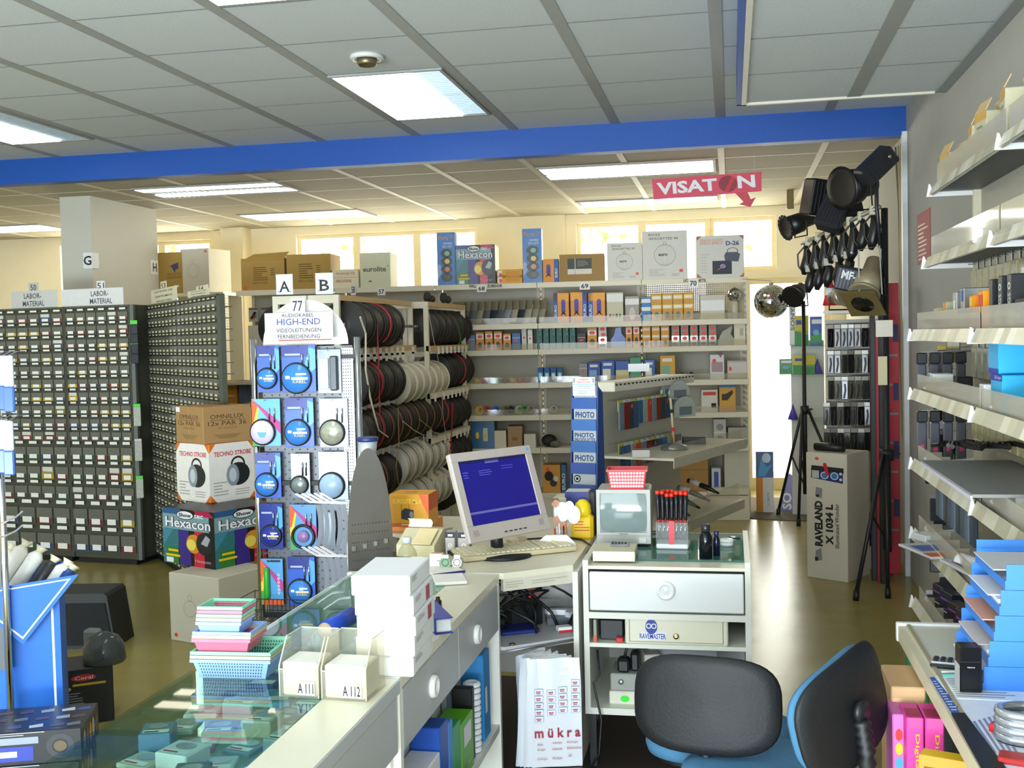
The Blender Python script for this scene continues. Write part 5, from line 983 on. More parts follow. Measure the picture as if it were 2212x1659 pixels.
# ================================================================ pile of cartons
def pile(px0, pxc, yb0, ybc, ytc, z0, name, label, m, deco, dfac=1.0, ch=.004):
    a, b = onz(px0, yb0, z0), onz(pxc, ybc, z0); rz = math.atan2(b.y-a.y, b.x-a.x); w = (b-a).length; h = ony(pxc, ytc, b.y).z-z0; c = (a+b)/2
    carton(name, label, 'box', c, rz, (w, w*dfac, h), m, deco, None, ch); return z0+h
WB = M('c8c1ae', .75, 0, .03, 8)
def d_plain(f, mb): f['f'].ring(.42, .5, .13, .12, .92, M('aaa494')).ring(.42, .66, .05, .05, .85, M('aaa494')); f['f'].ell(.12, .09, .035, .03, M('e84a20')); f['r'].lines(.3, .3, .6, .5, 2, M('b8b2a0'))
z = pile(369, 476, 1382, 1401, 1250, 0, 'plain_carton', 'plain white carton with a red dot at the bottom of the pile', WB, d_plain)
def d_hexa(f, mb):
    for k in [q for q in ('f', 'r') if q in f]:
        F = f[k]; F.rect(0, 0, 1, 1, M('141418', .35), .5); F.rect(0, .63, .9, .9, M('7fa0a8', .3), 1).poly([(0, 0), (.28, 0), (.32, .63), (0, .63)], M('2f7478', .3), 1).poly([(.06, 0), (.3, 0), (.3, .3), (.08, .3)], M('2f7a34', .3), 1.3).poly([(.0, .3), (.2, .62), (.0, .62)], M('3f88a0', .3), 1.6)
        F.poly([(.32, 0), (.55, 0), (.5, .63), (.3, .63)], M('3a2a86', .3), 1.2).poly([(.6, 0), (.8, 0), (.8, .63), (.62, .63)], M('c82840', .3), 1.2).poly([(.7, .9), (1, .9), (.9, 1), (.6, 1)], M('b01c50', .3), 1.2).poly([(0, .9), (.4, .9), (.35, 1), (0, 1)], M('2a5a8a', .3), 1.2)
        F.ell(.6, .4, .14, .17, M('d89028', .3), 1.7).ell(.55, .38, .09, .1, M('f0d860', .3), 2).ell(.8, .42, .15, .2, M('22242a', .3), 2.2).poly([(.74, .42), (.84, .58), (.92, .52), (.86, .38)], M('a8aeb4', .2), 3)
        F.ell(.45, .9, .17, .085, INK, 3).ell(.45, .9, .155, .07, PAPER, 4).text('Show', .33, .865, .57, .935, INK, 5, .03).text('tec', .63, .865, .8, .94, PAPER, 4, .02)
        F.text('Hexacon', .06, .66, .93, .85, M('3a2a4a'), 3, .06).text('Hexacon', .06, .665, .93, .845, PAPER, 4, .02); F.text('Hexacon', .62, .08, .92, .14, M('d0a8b0'), 3); F.rect(.1, .22, .3, .26, YELLOW, 3).rect(.05, .13, .33, .17, YELLOW, 3)
    f['f'].rect(.06, .02, .2, .11, PAPER, 4)
z = pile(355, 466, 1213, 1231, 1108, z, 'light_effect_carton', 'colourful dark carton with lamp pictures on the plain white carton of the floor pile', M('2a2c34', .4), d_hexa)
def d_tech(f, mb):
    for k in ('f', 'r'):
        F = f[k]; F.poly([(0, .14), (.14, 0), (.86, 0), (1, .14), (1, .84), (.86, 1), (.14, 1), (0, .84)], M('f0ece6', .5), .6)
        F.text('TECHNO STROBE', .1, .78, .92, .86, M('c82838'), 1.5, .02); F.ell(.62, .45, .26, .2, M('22262c', .3), 1.5).ell(.5, .44, .14, .19, M('8e9aa4', .3), 2.5).ell(.5, .44, .08, .12, M('c8d0d6', .3), 3).ring(.62, .62, .16, .14, .75, M('2a2a2e'), 1)
        F.lines(.08, .1, .4, .36, 5, M('b0aca8'), 1, 2).lines(.55, .08, .9, .2, 3, M('b0aca8'), 1, 5)
z = pile(384, 455, 1079, 1088, 961, z, 'strobe_carton', 'white carton with orange corners and lamp pictures in the floor pile', M('e0761c', .5), d_tech)
def d_omni(f, mb):
    for k in ('f', 'r'):
        F = f[k]; B_ = M('4a3a22', .7); F.text('OMNILUX', .15, .66, .85, .78, B_, 1).text('12x PAR 36', .1, .48, .9, .6, B_, 1).text('AM WANTED', .3, .38, .7, .44, M('8a6c40'), 1).rect(.15, .62, .85, .63, B_, 1); F.poly([(.2, .24), (.8, .24), (.65, .12), (.35, .12)], M('94754a'), .6)
    f['f'].rect(.02, .84, .17, .97, PAPER); f['f'].rect(.46, 0, .54, 1, M('a88654'), .4)
z = pile(381, 440, 955, 961, 880, z, 'brown_carton', 'brown carton on top of the floor pile', M('a98454', .8, 0, .05, 8), d_omni)
# ================================================================ chrome display stand with hanging packs
YS = 4.75; SL_, SR_ = ony(547, 735, YS), ony(771, 735, YS); x0, x1 = SL_.x, SR_.x; PZ = ony(547, 733, YS).z
t = E('display_stand', 'chrome display stand of perforated metal under the white arched head', 'display stand', ((x0+x1)/2, YS, 0)); sw = x1-x0
for s in (-1, 1): MB().cyl((s*sw/2, 0, .02), (s*sw/2, 0, PZ), .0145, CHROME, 20).cyl((s*sw/2, 0, 0), (s*sw/2, 0, .03), .03, BLACK, 20).make('pole', t)
PER = M('6e7176', .4, .6, .04, 30); mb = MB(); zlo, zhi = ony(660, 1345, YS).z, ony(660, 748, YS).z
mb.box(-sw/2+.03, .02, zlo, sw/2-.03, .023, zhi, PER); f = Fc(mb, (-sw/2+.03, .02, zlo), (1, 0, 0), (0, 0, 1), sw-.06, zhi-zlo); HOLE = M('3a3c40', .7)
for i in range(24):
    for j in range(66):
        if (i+j) % 2 == 0: f.rect((i+.3)/24, (j+.3)/66, (i+.65)/24, (j+.65)/66, HOLE)
mb.make('perforated_panel', t)
mb = MB(); mb.box(sw/2-.075, -.003, zlo, sw/2-.02, .0, zhi-.01, M('a4a7ac', .3, .5)); f = Fc(mb, (sw/2-.075, -.003, zlo), (1, 0, 0), (0, 0, 1), .055, zhi-zlo)
[f.rect(.1+.2*i, (j+.3)/90, .2+.2*i, (j+.6)/90, HOLE) for i in range(4) for j in range(90)]; mb.make('side_strip', t)
ac = ony(655, 745, YS); R_ = (ony(748, 745, YS).x-ony(563, 745, YS).x)/2
mb = MB(); T = Matrix.Translation((ac.x-(x0+x1)/2, .03, ac.z)) @ Matrix.Rotation(PI/2, 4, 'X'); mb.prism([(R_*math.cos(a), R_*math.sin(a)*1.0) for a in [PI*i/28 for i in range(29)]], 0, .004, M('e2e2e0', .4), T)
mb.prism([(R_*.62*math.cos(a), .02+R_*.3*math.sin(a)) for a in [PI*i/20 for i in range(21)]], .004, .006, M('d85a40', .4), T); mb.make('arched_head', t)
for z in (zlo+.02, (zlo+zhi)/2, zhi-.06): MB().box(-sw/2, -.004, z, sw/2, .018, z+.02, BLACK).make('cross_bar', t)
mb = MB(); bz = .34
for k in range(14): mb.tube([(-sw/2-.06+.02*k, -.10, bz+.10), (-sw/2-.06+.02*k, -.10, bz), (-sw/2-.06+.02*k, .06, bz), (-sw/2-.06+.02*k, .06, bz+.1)], .0018, M('3a3c3e', .4, .5), 5)
for z in (bz, bz+.05, bz+.1): mb.tube([(-sw/2-.06, -.1, z), (.2, -.1, z), (.2, .06, z), (-sw/2-.06, .06, z)], .0022, M('3a3c3e', .4, .5), 5, closed=True)
mb.make('wire_basket', t); MB().box(-sw/2-.05, -.2, .0, sw/2+.05, .2, .02, M('6a6c70', .4, .5)).make('base', t)
def ysign(px0, px1, yb, yt, texts, label, Y, ink='4a4e58', name='aisle_sign'):
    a, b = ony(px0, yb, Y), ony(px1, yb, Y); h = ony(px0, yt, Y).z-a.z; w = b.x-a.x; mb = MB(); mb.cbox(-w/2, 0, 0, w/2, .003, h, M('eceef4', .6, 0, .02), .0005); f = Fc(mb, (-w/2, 0, 0), (1, 0, 0), (0, 0, 1), w, h)
    for tx in texts: f.text(tx[0], *tx[1:5], M(tx[5] if len(tx) > 5 else ink), 1, .012)
    if texts and texts[0][0] in 'AB':   # slab serifs
        k = M('1e2024'); [f.rect(u, .13 if texts[0][0] == 'A' else v, u+.2, (.13 if texts[0][0] == 'A' else v)+.025, k, 1) for u, v in (((.12, 0), (.68, 0)) if texts[0][0] == 'A' else ((.15, .155), (.15, .66)))]
    return tag(mb.make(name, None, ((a.x+b.x)/2, Y, a.z)), label, 'sign')
ysign(573, 720, 735, 677, [('AUDIOKABEL', .25, .83, .73, .97, '22242c'), ('HIGH-END', .18, .54, .82, .78, '34448e'), ('VIDEOLEITUNGEN', .17, .27, .83, .42, '22242c'), ('FERNBEDIENUNG', .19, .04, .81, .19, '22242c')], 'white sign reading AUDIOKABEL HIGH-END on the chrome stand', YS-.03)
ysign(628, 659, 678, 645, [('77', .15, .15, .85, .85)], 'white card numbered 77 on the arched head of the chrome stand', YS-.026, '2a2c34', 'number_card')
# hanging packs: (x0, x1, ytop, ybottom, kind, label)
PK = [(557, 604, 747, 848, 'b', 'top row, blue cable pack at the left pole'), (610, 682, 746, 848, 'b', 'top row, blue cable pack in the middle'), (687, 737, 755, 850, 'r', 'top row, clear pack with a silver remote control'),
 (546, 606, 862, 964, 'w', 'second row, rainbow pack with a white disc at the left'), (617, 678, 860, 966, 'b', 'second row, blue cable pack in the middle'), (692, 752, 861, 966, 's', 'second row, silvery pack with a round coil'),
 (553, 607, 978, 1076, 'b', 'third row, blue cable pack at the left'), (630, 670, 980, 1076, 'm', 'third row, narrow clear pack with a small coil'), (690, 752, 976, 1080, 's2', 'third row, pale pack with a round blue label'),
 (562, 611, 1088, 1186, 'p', 'fourth row, blue pack with a dark plug coil at the left'), (628, 684, 1090, 1188, 'w2', 'fourth row, rainbow pack with a black coil'), (700, 724, 1106, 1180, 'c', 'fourth row, clear slim pack behind the label strips'),
 (565, 612, 1207, 1306, 'g', 'bottom row, rainbow pack with a green battery light'), (624, 681, 1203, 1308, 'b', 'bottom row, blue cable pack')]
CARDB = M('2a5cc4', .3, 0, .25, 14); CARDD = M('1c2f8a', .3, 0, .2, 14)
for a0, a1, yt_, yb_, kd, lb in PK:
    a = ony(a0, yb_, YS-.02); b = ony(a1, yb_, YS-.02); w = b.x-a.x; h = ony(a0, yt_, YS-.02).z-a.z
    o = E('cable_pack', 'chrome stand, '+lb, 'cable pack', ((a.x+b.x)/2, YS-.012, a.z), .05, 'cable packs on the chrome stand')
    base = {'b': CARDB, 'p': CARDD, 'w': M('58a8d8', .3), 'w2': M('4a90c8', .3), 'g': M('5aa0d8', .3)}.get(kd, M('7c8894', .15, .3, .25, 20))
    mb = MB(); mb.cbox(-w/2, -.004, 0, w/2, 0, h, base, .001); f = Fc(mb, (-w/2, -.004, 0), (1, 0, 0), (0, 0, 1), w, h)
    if kd in 'bp': f.rect(.0, .75, .8, 1, CARDD, 1).poly([(.6, .3), (1, .5), (1, .9), (.8, .95)], M('58a8e8', .3), 1); f.rect(.1, .78, .55, .82, M('a8b8e8'), 2)
    if kd in ('w', 'w2', 'g'): f.poly([(0, 1), (.25, .8), (.1, .3), (0, .3)], M('f0d020'), 1).poly([(0, 1), (.2, .85), (.06, .5), (0, .5)], M('e85a20'), 1.3).poly([(0, 1), (1, .25), (1, .5)], M('b83a8a'), 1).poly([(0, .0), (.2, 0), (.2, .5), (0, .5)], M('3aa848'), .8)
    if kd == 'g': f.rect(.05, 0, 1, .12, M('e85a18'), 1.5); [f.ring(.8, .25+.08*k, .05, .03, .6, PAPER, 2) for k in range(6)]; f.rect(.3, .93, .9, .97, INK, 2)
    mb.make('card', o)
    if kd in ('b', 'p', 'w', 'w2', 's', 's2', 'm'):
        rd = w*.44; cx_ = {'w': -w*.12, 'w2': w*.0, 'p': 0}.get(kd, -w*.06); T = Matrix.Translation((cx_, -.006, h*.3)) @ Matrix.Rotation(PI/2, 4, 'X')
        lbm = {'b': M('3f86dc', .2), 'p': M('2a3a9a', .2), 'w': M('d8ccec', .3), 'w2': M('9a7ab0', .3), 's': M('c8ccb8', .15, .5, .3, 60), 's2': M('a8c4e0', .2), 'm': M('9aa8a8', .2, .5)}[kd]
        o1 = MB().torus((cx_, -.012, h*.3), rd*.93, .0065, BLACK, Matrix.Rotation(PI/2, 4, 'X'), 26, 7).make('cable_coil', o)
        mb = MB(); mb.lathe([(.001, .0), (rd*(.93 if kd != 'w2' else .5), 0), (rd*(.9 if kd != 'w2' else .48), .012), (.001, .013)], lbm, 28, T); f = Fc(mb, (cx_-rd, -.0195, h*.3-rd), (1, 0, 0), (0, 0, 1), 2*rd, 2*rd)
        if kd in 'bp': f.rect(.35, .45, .9, .53, M('e8d8b0'), 1).rect(.15, .48, .3, .58, PAPER, 1).rect(.5, .6, .85, .66, PAPER, 1).text('KABEL', .4, .34, .85, .43, M('e8d070'), 1)
        if kd == 'w': f.poly([(.3, .5), (.7, .5), (.6, .3), (.4, .3)], M('58a8c8'), 1)
        mb.make('label_disc', o)
    if kd in ('b', 'p', 'w', 'w2', 'm', 's'):
        mb = MB(); 
        for k in (0, 1): x = w*(.12+.18*k); mb.cyl((x, -.009, h*.62), (x, -.009, h*.8), .0038, M('d8dadc', .2, .9), 8).cyl((x, -.009, h*.5), (x, -.009, h*.64), .003, BLACK, 8)
        mb.make('plug', o)
    if kd == 'r': MB().cbox(w*.05, -.022, h*.06, w*.38, -.004, h*.85, M('3e4248', .3), .006).make('remote_control', o); MB().cbox(-w*.4, -.016, h*.1, -w*.02, -.004, h*.8, M('d8dee2', .2), .004).make('leaflet', o)
    if kd == 'g': MB().tube([(-w*.2, -.014, h*.12), (-w*.2, -.014, h*.2), (-w*.2, -.014, h*.7), (-w*.2, -.014, h*.82)], [.010, .014, .014, .01], M('38a838', .3), 14).make('battery_light', o)
    MB().tube([(0, .035, h*.97), (0, -.02, h*.97), (0, -.028, h*.985)], .0015, STEEL, 5).make('hook', o)
# label strips on prong hooks and the steel wing
wa = onz(756, 1345, .785); WY = math.radians(38); wc = ony(800, 1150, 4.2)
t = E('steel_wing', 'brushed steel oval panel with small holes standing behind the white boxes', 'panel', (wc.x, wc.y, 0), WY)
ztop = ony(812, 968, 4.2).z; zbt = ony(780, 1345, 4.2).z-.02; hgt = ztop-zbt; ww = .095
T = Matrix.Rotation(PI/2, 4, 'X'); pts = []
for i in range(33):
    a = PI*i/32; pts.append((ww*math.cos(a)*(1), zbt+hgt*.45+hgt*.55*math.sin(a)))
pts += [(-ww*1.0, zbt), (ww*.92, zbt)]
BR = M('98948f', .3, .75, .14, 9); mb = MB(); mb.prism(pts, -.003, .0, BR, T); f = Fc(mb, (-ww, 0, zbt), (1, 0, 0), (0, 0, 1), 2*ww, hgt)
[f.rect(.1+.065*i, .13+.05*j, .12+.065*i, .138+.05*j, HOLE) for i in range(13) for j in range(10)]; mb.make('oval_plate', t)
MB().cyl((-ww*.8, .02, 0), (-ww*.8, .02, zbt+.3), .012, STEEL, 12).make('post', t)
for row, z in ((0, zbt+hgt*.44), (1, zbt+hgt*.13)):
    mb = MB(); [mb.box(-ww*.8+.045*k, -.006, z+.006*k, -ww*.8+.045*k+.012, 0, z+.018+.006*k, M('dfe3e6', .15, .8)) for k in range(4)]; mb.make('clips', t)
p = ony(795, 985, 4.3); c = E('silver_cap', 'silver cup shaped cap with a dark blue rim behind the steel wing', 'cap', (p.x, p.y, ony(795, 1010, 4.3).z-.5)); h = ony(795, 945, 4.3).z-c.location.z
MB().lathe([(.02, 0), (.02, h-.11), (.032, h-.07), (.040, h-.015), (.001, h-.015)], M('cfd4da', .3, .4), 26, Matrix.Identity(4)).make('cup', c); MB().lathe([(.040, h-.016), (.044, h-.012), (.044, h), (.036, h+.003), (.001, h)], M('24346a', .35), 26).make('rim', c)
for row, (py, n_) in enumerate(((1090, 5), (1205, 4), (1345, 4))):
    for k in range(n_):
        p = ony(742-14*k, py, 4.25+.06*k); o = E('label_strip', 'grey label strip on the %s prongs, %s from the steel wing' % (('upper', 'middle', 'lower')[row], ORD[k]), 'label strip', (p.x, p.y, p.z), .25, 'label strips on the steel wing')
        L = (.20, .20, .05)[row]; rows = [[(x+.05*s-.06*s*s, 0, -L*s) for x in (-.009, .009)] for s in [i/6 for i in range(7)]]; mb = MB(); mb.sheet(rows, M('757b84', .45)); mb.sheet([q[::-1] for q in [[(x, .0025, z) for x, y, z in w_] for w_ in rows]], M('6a7078', .45)); mb.make('strip', o)
        mb = MB(); x_ = -.09-.0*k
        for s in (-1, 1): mb.tube([(.11, .012*s, .0), (-.03, .012*s, .012), (x_, .012*s, .05)], .0024, M('e6e8ea', .2, .7), 6)
        mb.tube([(x_, -.012, .05), (x_, .012, .05)], .0024, M('e6e8ea', .2, .7), 6); mb.make('prong_hook', o)
# ================================================================ bottom left: blue bin, black cartons, speaker, packs at the edge
YBN = 3.45; BY = .54; p = ony(132, 1400, YBN); q = ony(132, 1258, YBN); BINM = M('1a66c8', .5, 0, .05, 20); w = .62
t = E('display_bin', 'blue cardboard bin with a white outlined triangle at the left edge', 'bin', (p.x, YBN, 0), BY); hz = q.z
MB().box(-w, 0, 0, 0, .006, hz, BINM).box(-w, .4, 0, 0, .406, hz, BINM).box(-.006, .006, 0, 0, .4, hz, BINM).box(-w, .006, 0, -w+.006, .4, hz, BINM).box(-w+.006, .006, hz-.25, -.006, .4, hz-.244, BINM).make('bin_body', t)
mb = MB(); LN = M('e8eef4', .5); f = Fc(mb, (-w, -.0, 0), (1, 0, 0), (0, 0, 1), w, hz); f.rect(.955, .04, .967, .93, LN); mb.make('outline', t)
o3 = Vector((p.x, YBN, 0)); bi = Matrix.Rotation(-BY, 3, 'Z'); mb = MB()
P3 = [bi @ (onplane(*v, o3, BY)-o3) for v in ((-90, 1280), (52, 1387), (170, 1237))]; T = Matrix.Rotation(PI/2, 4, 'X'); mb.prism([(v.x, v.z) for v in P3], .028, .032, BINM, T)
def inset(P, k): c = (P[0]+P[1]+P[2])/3; return [v.lerp(c, k) for v in P]
a_, b_ = inset(P3, .13), inset(P3, .19); 
for i in range(3): j = (i+1) % 3; mb.add([(v.x, -.0327, v.z) for v in (a_[i], a_[j], b_[j], b_[i])], [(0, 1, 2, 3)], LN)
mb.make('triangle_flap', t)
r = random.Random(12)
for k, (px, py, hx, lb) in enumerate(((20, 1200, 'f2f0e8', 'white rolled bag farthest left in the blue bin'), (50, 1190, 'e8e4d8', 'white rolled bag second from the left in the blue bin'), (82, 1200, 'f4f2ea', 'white rolled bag with a tied end in the middle of the blue bin'), (112, 1218, '2a2a30', 'black wrapped roll in the blue bin'), (140, 1222, 'd8dcd8', 'clear wrapped roll at the right of the blue bin'), (152, 1230, '1c4a94', 'blue wrapped roll at the right edge of the bin'))):
    a = ony(px-75, py+110, YBN+.02); b = ony(px+8, py-22+k*3, YBN+.12); a.z = max(a.z, hz-.235); d_ = b-a; R = .028; t = E('wrapped_roll', lb, 'roll', a, 0, 'rolls in the blue bin')
    MB().tube([(0, 0, 0), d_*.02, d_*.3, d_*.6, d_*.85, d_*.93], [.01, R, R*1.05, R, R*1.02, R*.5], M(hx, .35, 0, .08, 25, .2), 12).make('wrapper', t); MB().tube([d_*.92, d_*.96, d_*1.02], [R*.45, R*.5, R*.85], M('d8d0b0', .4, 0, .3, 60), 9).make('tied_end', t)
c = onz(186, 1565, 0); SPK = M('26282a', .5)
def d_blk(f, mb): f['f'].ell(.42, .84, .25, .06, M('b8302c')).text('Coral', .25, .81, .6, .87, PAPER, 2); f['f'].rect(.2, .7, .85, .74, M('c8a828')).ell(.12, .66, .05, .03, M('c8a828')); f['f'].lines(.06, .1, .42, .6, 11, M('8a8c8a'), 1, 4)
a = onz(138, 1572, 0); b = onz(248, 1556, 0)
t = carton('speaker_carton', 'black carton with yellow and red lettering on the floor beside the blue bin', 'box', ((a+b)/2), math.atan2(b.y-a.y, b.x-a.x), ((b-a).length, .22, .24), M('1b1b1c', .5), d_blk)
t = E('plastic_dome', 'smoky clear dome lying on the black carton beside the bin', 'dome', ((a+b)/2+Vector((.02, .1, .24)))); MB().lathe([(.085, 0), (.09, .01), (.085, .07), (.06, .11), (.02, .128), (.001, .13)], clear('8a908e', rough=.08, mix=.25, name='smoky_plastic'), 24).make('shell', t); MB().cbox(-.09, -.02, 0, -.02, .03, .14, M('7a7e7c', .4), .01).make('bracket', t)
c = onz(190, 1430, 0); t = E('floor_speaker', 'black slanted loudspeaker on the floor behind the blue bin', 'loudspeaker', ony(190, 1430, 5.25)*1.0, .15); t.location.z = 0
zt_ = ony(190, 1283, 5.25).z; mb = MB(); T = Matrix(((1, 0, 0, 0), (0, 0, 1, 0), (0, 1, 0, 0), (0, 0, 0, 1))); mb.prism([(-.2, 0), (.155, 0), (.115, zt_-.015), (.10, zt_), (-.2, zt_)], 0, .25, SPK, T); mb.make('cabinet', t); MB().prism([(-.19, .02), (.14, .02), (.105, zt_-.05), (-.19, zt_-.05)], -.008, 0, M('1e2022', .9, 0, .2, 200), T).make('grille', t)
for k, (xl, xr, yb_, yt_, lb) in enumerate(((-60, 155, 1690, 1600, 'lower black and blue printed car speaker box at the bottom left corner'), (-40, 160, 1596, 1512, 'upper black and blue printed car speaker box at the bottom left corner'))):
    Yk = 3.0; a = ony(xl, yb_, Yk); b = ony(xr, yb_, Yk); hh = .105
    def d_car(f, mb):
        F = f['f']; F.rect(.1, .12, .55, .55, M('2a3a98', .3), 1).rect(.15, .25, .4, .42, PAPER, 2).rect(.05, .62, .6, .82, M('8a94b0', .2), 1); F.ring(.8, .5, .13, .36, .6, M('2a2c34', .3), 1).ell(.8, .5, .06, .16, M('5a4a30', .3), 2); F.lines(.1, .86, .7, .98, 2, M('a8acb8'), 1)
        R_ = f['r']; [R_.ell(.15+.17*i, .5, .07, .3, M(['8a8c90', '4a4e58', 'c87828', 'a8aaac', '3a3c44'][i], .3), 1) for i in range(5)]
        t_ = f['t']; r = random.Random(3); [t_.poly([(u, v), (u+.12, v+.03), (u+.1, v+.16), (u-.02, v+.1)], M(r.choice(['9aa4b0', '3a4a8a', '6a7078', 'c8ccd0', '503a38']), .3), 1) for u in (.1, .3, .5, .7, .85) for v in (.1, .4, .7)]
    carton('car_speaker_box', lb, 'box', ((a.x+b.x)/2, Yk, .21+k*.107), .35, (b.x-a.x, .24, hh), M('1a1c22', .25), d_car, 'car speaker boxes at the left')
carton('black_plinth', 'dark low carton carrying the car speaker boxes at the bottom left', 'box', (ony(50, 1650, 3.0).x, 3.0, 0), .35, (.25, .24, .209), M('141416'))
pz = ony(4, 1170, 3.3); t = E('hook_stand', 'chrome stand cut by the left edge of the photo carrying blue packs', 'stand', (ony(-12, 900, 3.3).x, 3.32, 0)); MB().cyl((0, 0, .02), (0, 0, 1.62), .012, CHROME, 16).make('pole', t); MB().cyl((0, 0, 0), (0, 0, .02), .12, M('3a3c40', .4), 24).make('foot', t)
MB().box(-.12, .01, .5, -.015, .014, 1.6, PER).make('back_panel', t)
for k, (yt_, yb_) in enumerate(((768, 882), (905, 1018))):
    for j in range(3):
        a = ony(2+14*j, yb_+4*j, 3.28-.04*j); h = ony(2, yt_, 3.28).z-a.z; o = E('tube_pack', 'clear blue based pack, %s row at the left photo edge, %s from it' % (('upper', 'lower')[k], ORD[j]), 'pack', (a.x-.01, a.y, a.z), .1, 'clear blue packs at the left edge')
        MB().cbox(-.017, -.012, h*.45, .017, 0, h, M('c8d0da', .12, .3, .2, 30), .004).make('blister', o); MB().cbox(-.018, -.013, 0, .018, 0, h*.45, M('3a62a8', .2), .004).make('base', o); MB().tube([(0, .0, h), (0, .05, h+.012), (0, .10, h+.012)], .002, STEEL, 5).make('hook', o)
for k, py in enumerate((1130, 1160)):
    a = ony(48, py-25, 3.2); b = ony(5, py, 3.3); tag(MB().tube([a, a.lerp(b, .3)+Vector((0, 0, -.006)), b, b+Vector((-.05, .05, 0))], .003, M('e0e4e8', .2, .8), 6).make('prong_hook'), '%s empty chrome prong at the left photo edge' % ('upper', 'lower')[k], 'hook')
# ================================================================ long numbered shelf unit at the back
GY = .0907; G0 = Vector((.15, 9.70, 0)); GD = Vector((math.cos(GY), math.sin(GY), 0)); GN = Vector((-GD.y, GD.x, 0))
GZ = [2.072, 1.716, 1.488, 1.196, .913, .622, .225]; GB = .905
def gs(px, py=700, off=0.0): p = onplane(px, py, G0+GN*off, GY); return (p-G0).dot(GD)
def gz(px, py, off=0.0): return onplane(px, py, G0+GN*off, GY).z
SHG = M('e2dcc8', .45, 0, .03, 10); BACKG = M('cdc8ba', .7, 0, .04, 6)
SEC = ['right end section under the number 70', 'middle section under the number 69', 'section under the number 68', 'section partly behind the cable reels', 'left end section behind the letters A and B']
for b in range(5):
    t = E('shelf_unit', 'cream shelf unit at the back, '+SEC[b], 'shelf unit', G0-GD*(GB*b), GY, 'shelf units of the long back row'); L = GB-.004
    lo = 1.80 if b == 0 else 2.05
    bk = MB().box(-L+.003, .42, .0, -.003, .435, lo, BACKG); [bk.box(x, .42, .05*j, x+.006, .43, .05*j+.025, BACKG) for j in range(41) for x in (-L-.003, -.003)]
    if b == 0:   # perforated upper back through which daylight shows
        n = 54; m_ = 14; z0, z1 = 1.80, 2.05
        for i in range(n+1): bk.box(-L+L*i/n-.0045, .42, z0, -L+L*i/n+.0045, .424, z1, BACKG)
        for j in range(m_+1): z = z0+(z1-z0)*j/m_; bk.box(-L, .424, z-.0045, 0, .428, z+.0045, BACKG)
    bk.make('back_panel', t)
    up = MB()
    for x in (-L+.006, -.034): up.box(x, .395, 0, x+.028, .42, 2.09, SHG)
    up.make('upright', t)
    for k, z in enumerate(GZ):
        if b == 4 and k not in (0, 6): continue
        s = MB().box(-L, .0, z-.012, 0, .418, z, SHG).cbox(-L, -.004, z-.045, 0, .002, z+.002, SHG, .002).make('shelf', t)
        if k in (1, 2, 3, 4): MB().box(-L+.01, .012, z+.001, -.01, .014, z+.055, ACRYL).make('guard', s)
    MB().box(-L, .0, .0, 0, .02, .18, SHG).make('plinth', t)
e = MB(); [e.box(-.012, .02+.4*i/14-.004, .0, 0, .02+.4*i/14+.004, 2.07, SHG) for i in range(15)]; [e.box(-.011, .02, z-.011, -.001, .42, z+.011, SHG) for z in [.02+.05*j for j in range(41)]]
o = e.make('end_panel', t); tag(o, None); o.parent = bpy.data.objects['shelf_unit']
def gi(name, label, cat, x0, x1, yt, k, m, deco=None, d=.12, off=.02, group=None, lift=0.0, rz=0.0):
    """thing on gondola shelf k between picture columns x0..x1 with its top at picture row yt"""
    z = GZ[k]+lift; ym = 750; s0, s1 = gs(x0, ym, off), gs(x1, ym, off); h = gz((x0+x1)/2, yt, off)-z
    return carton(name, label, cat, G0+GD*((s0+s1)/2)+GN*off+Vector((0, 0, z+.0012)), GY+rz, (max(.01, s1-s0-.002), d, max(h, .008)), m, deco, group, .002)
# --- on top
KT = M('b08f4a', .75, 0, .05, 6); BK = M('6a5226', .8)
def d_kart(f, mb): F = f['f']; F.lines(.28, .3, .62, .75, 7, BK, 1, 2); F.lines(.68, .45, .8, .7, 4, BK, 1, 3); F.text('MADE IN CHINA', .26, .2, .6, .27, BK, 1)
def d_kartr(f, mb): d_kart(f, mb); f['f'].ell(.09, .1, .04, .05, M('f05a28'))
o = gi('brown_carton', 'open brown carton with a red dot on top of the back shelves', 'box', 526, 620, 558, 0, KT, d_kartr, .3)
w = .37
MB().prism([(-w*.5, 0), (w*.5, 0), (w*.62, .09), (-w*.25, .07)], 0, .004, KT, Matrix.Translation((0, 0, .27)) @ Matrix.Rotation(.9, 4, 'X')).make('flap', o); MB().prism([(0, 0), (.3, 0), (.27, .08), (.03, .08)], 0, .004, KT, Matrix.Translation((w*.5, 0, .27)) @ Matrix.Rotation(PI/2, 4, 'Z') @ Matrix.Rotation(.7, 4, 'X')).make('flap', o)
gi('brown_carton', 'closed brown carton printed in rows right of the open one', 'box', 624, 719, 549, 0, KT, d_kart, .35)
gi('mirror_box', 'small white and red printed box beside the brown cartons', 'box', 722, 779, 582, 0, M('efe6cc', .6), lambda f, mb: (f['f'].text('American DJ', .15, .68, .85, .86, M('a83828'), 1), f['f'].text('REPLICATIONS', .15, .3, .72, .45, RED, 1, .01), f['f'].rect(.0, .55, 1, .57, M('c8a088')), f['t'].rect(.05, .1, .95, .5, M('e0603a'))), .2)
gi('white_carton', 'pale carton with one line of bold print between red box and tall blue box', 'box', 782, 848, 546, 0, M('dcdcc0', .6), lambda f, mb: (f['f'].text('eurolite', .1, .45, .86, .6, M('4a4a40'), 1, .02), f['f'].rect(.28, .16, .38, .19, INK), f['f'].ring(.92, .6, .02, .03, .6, M('4a4a40'))), .3)
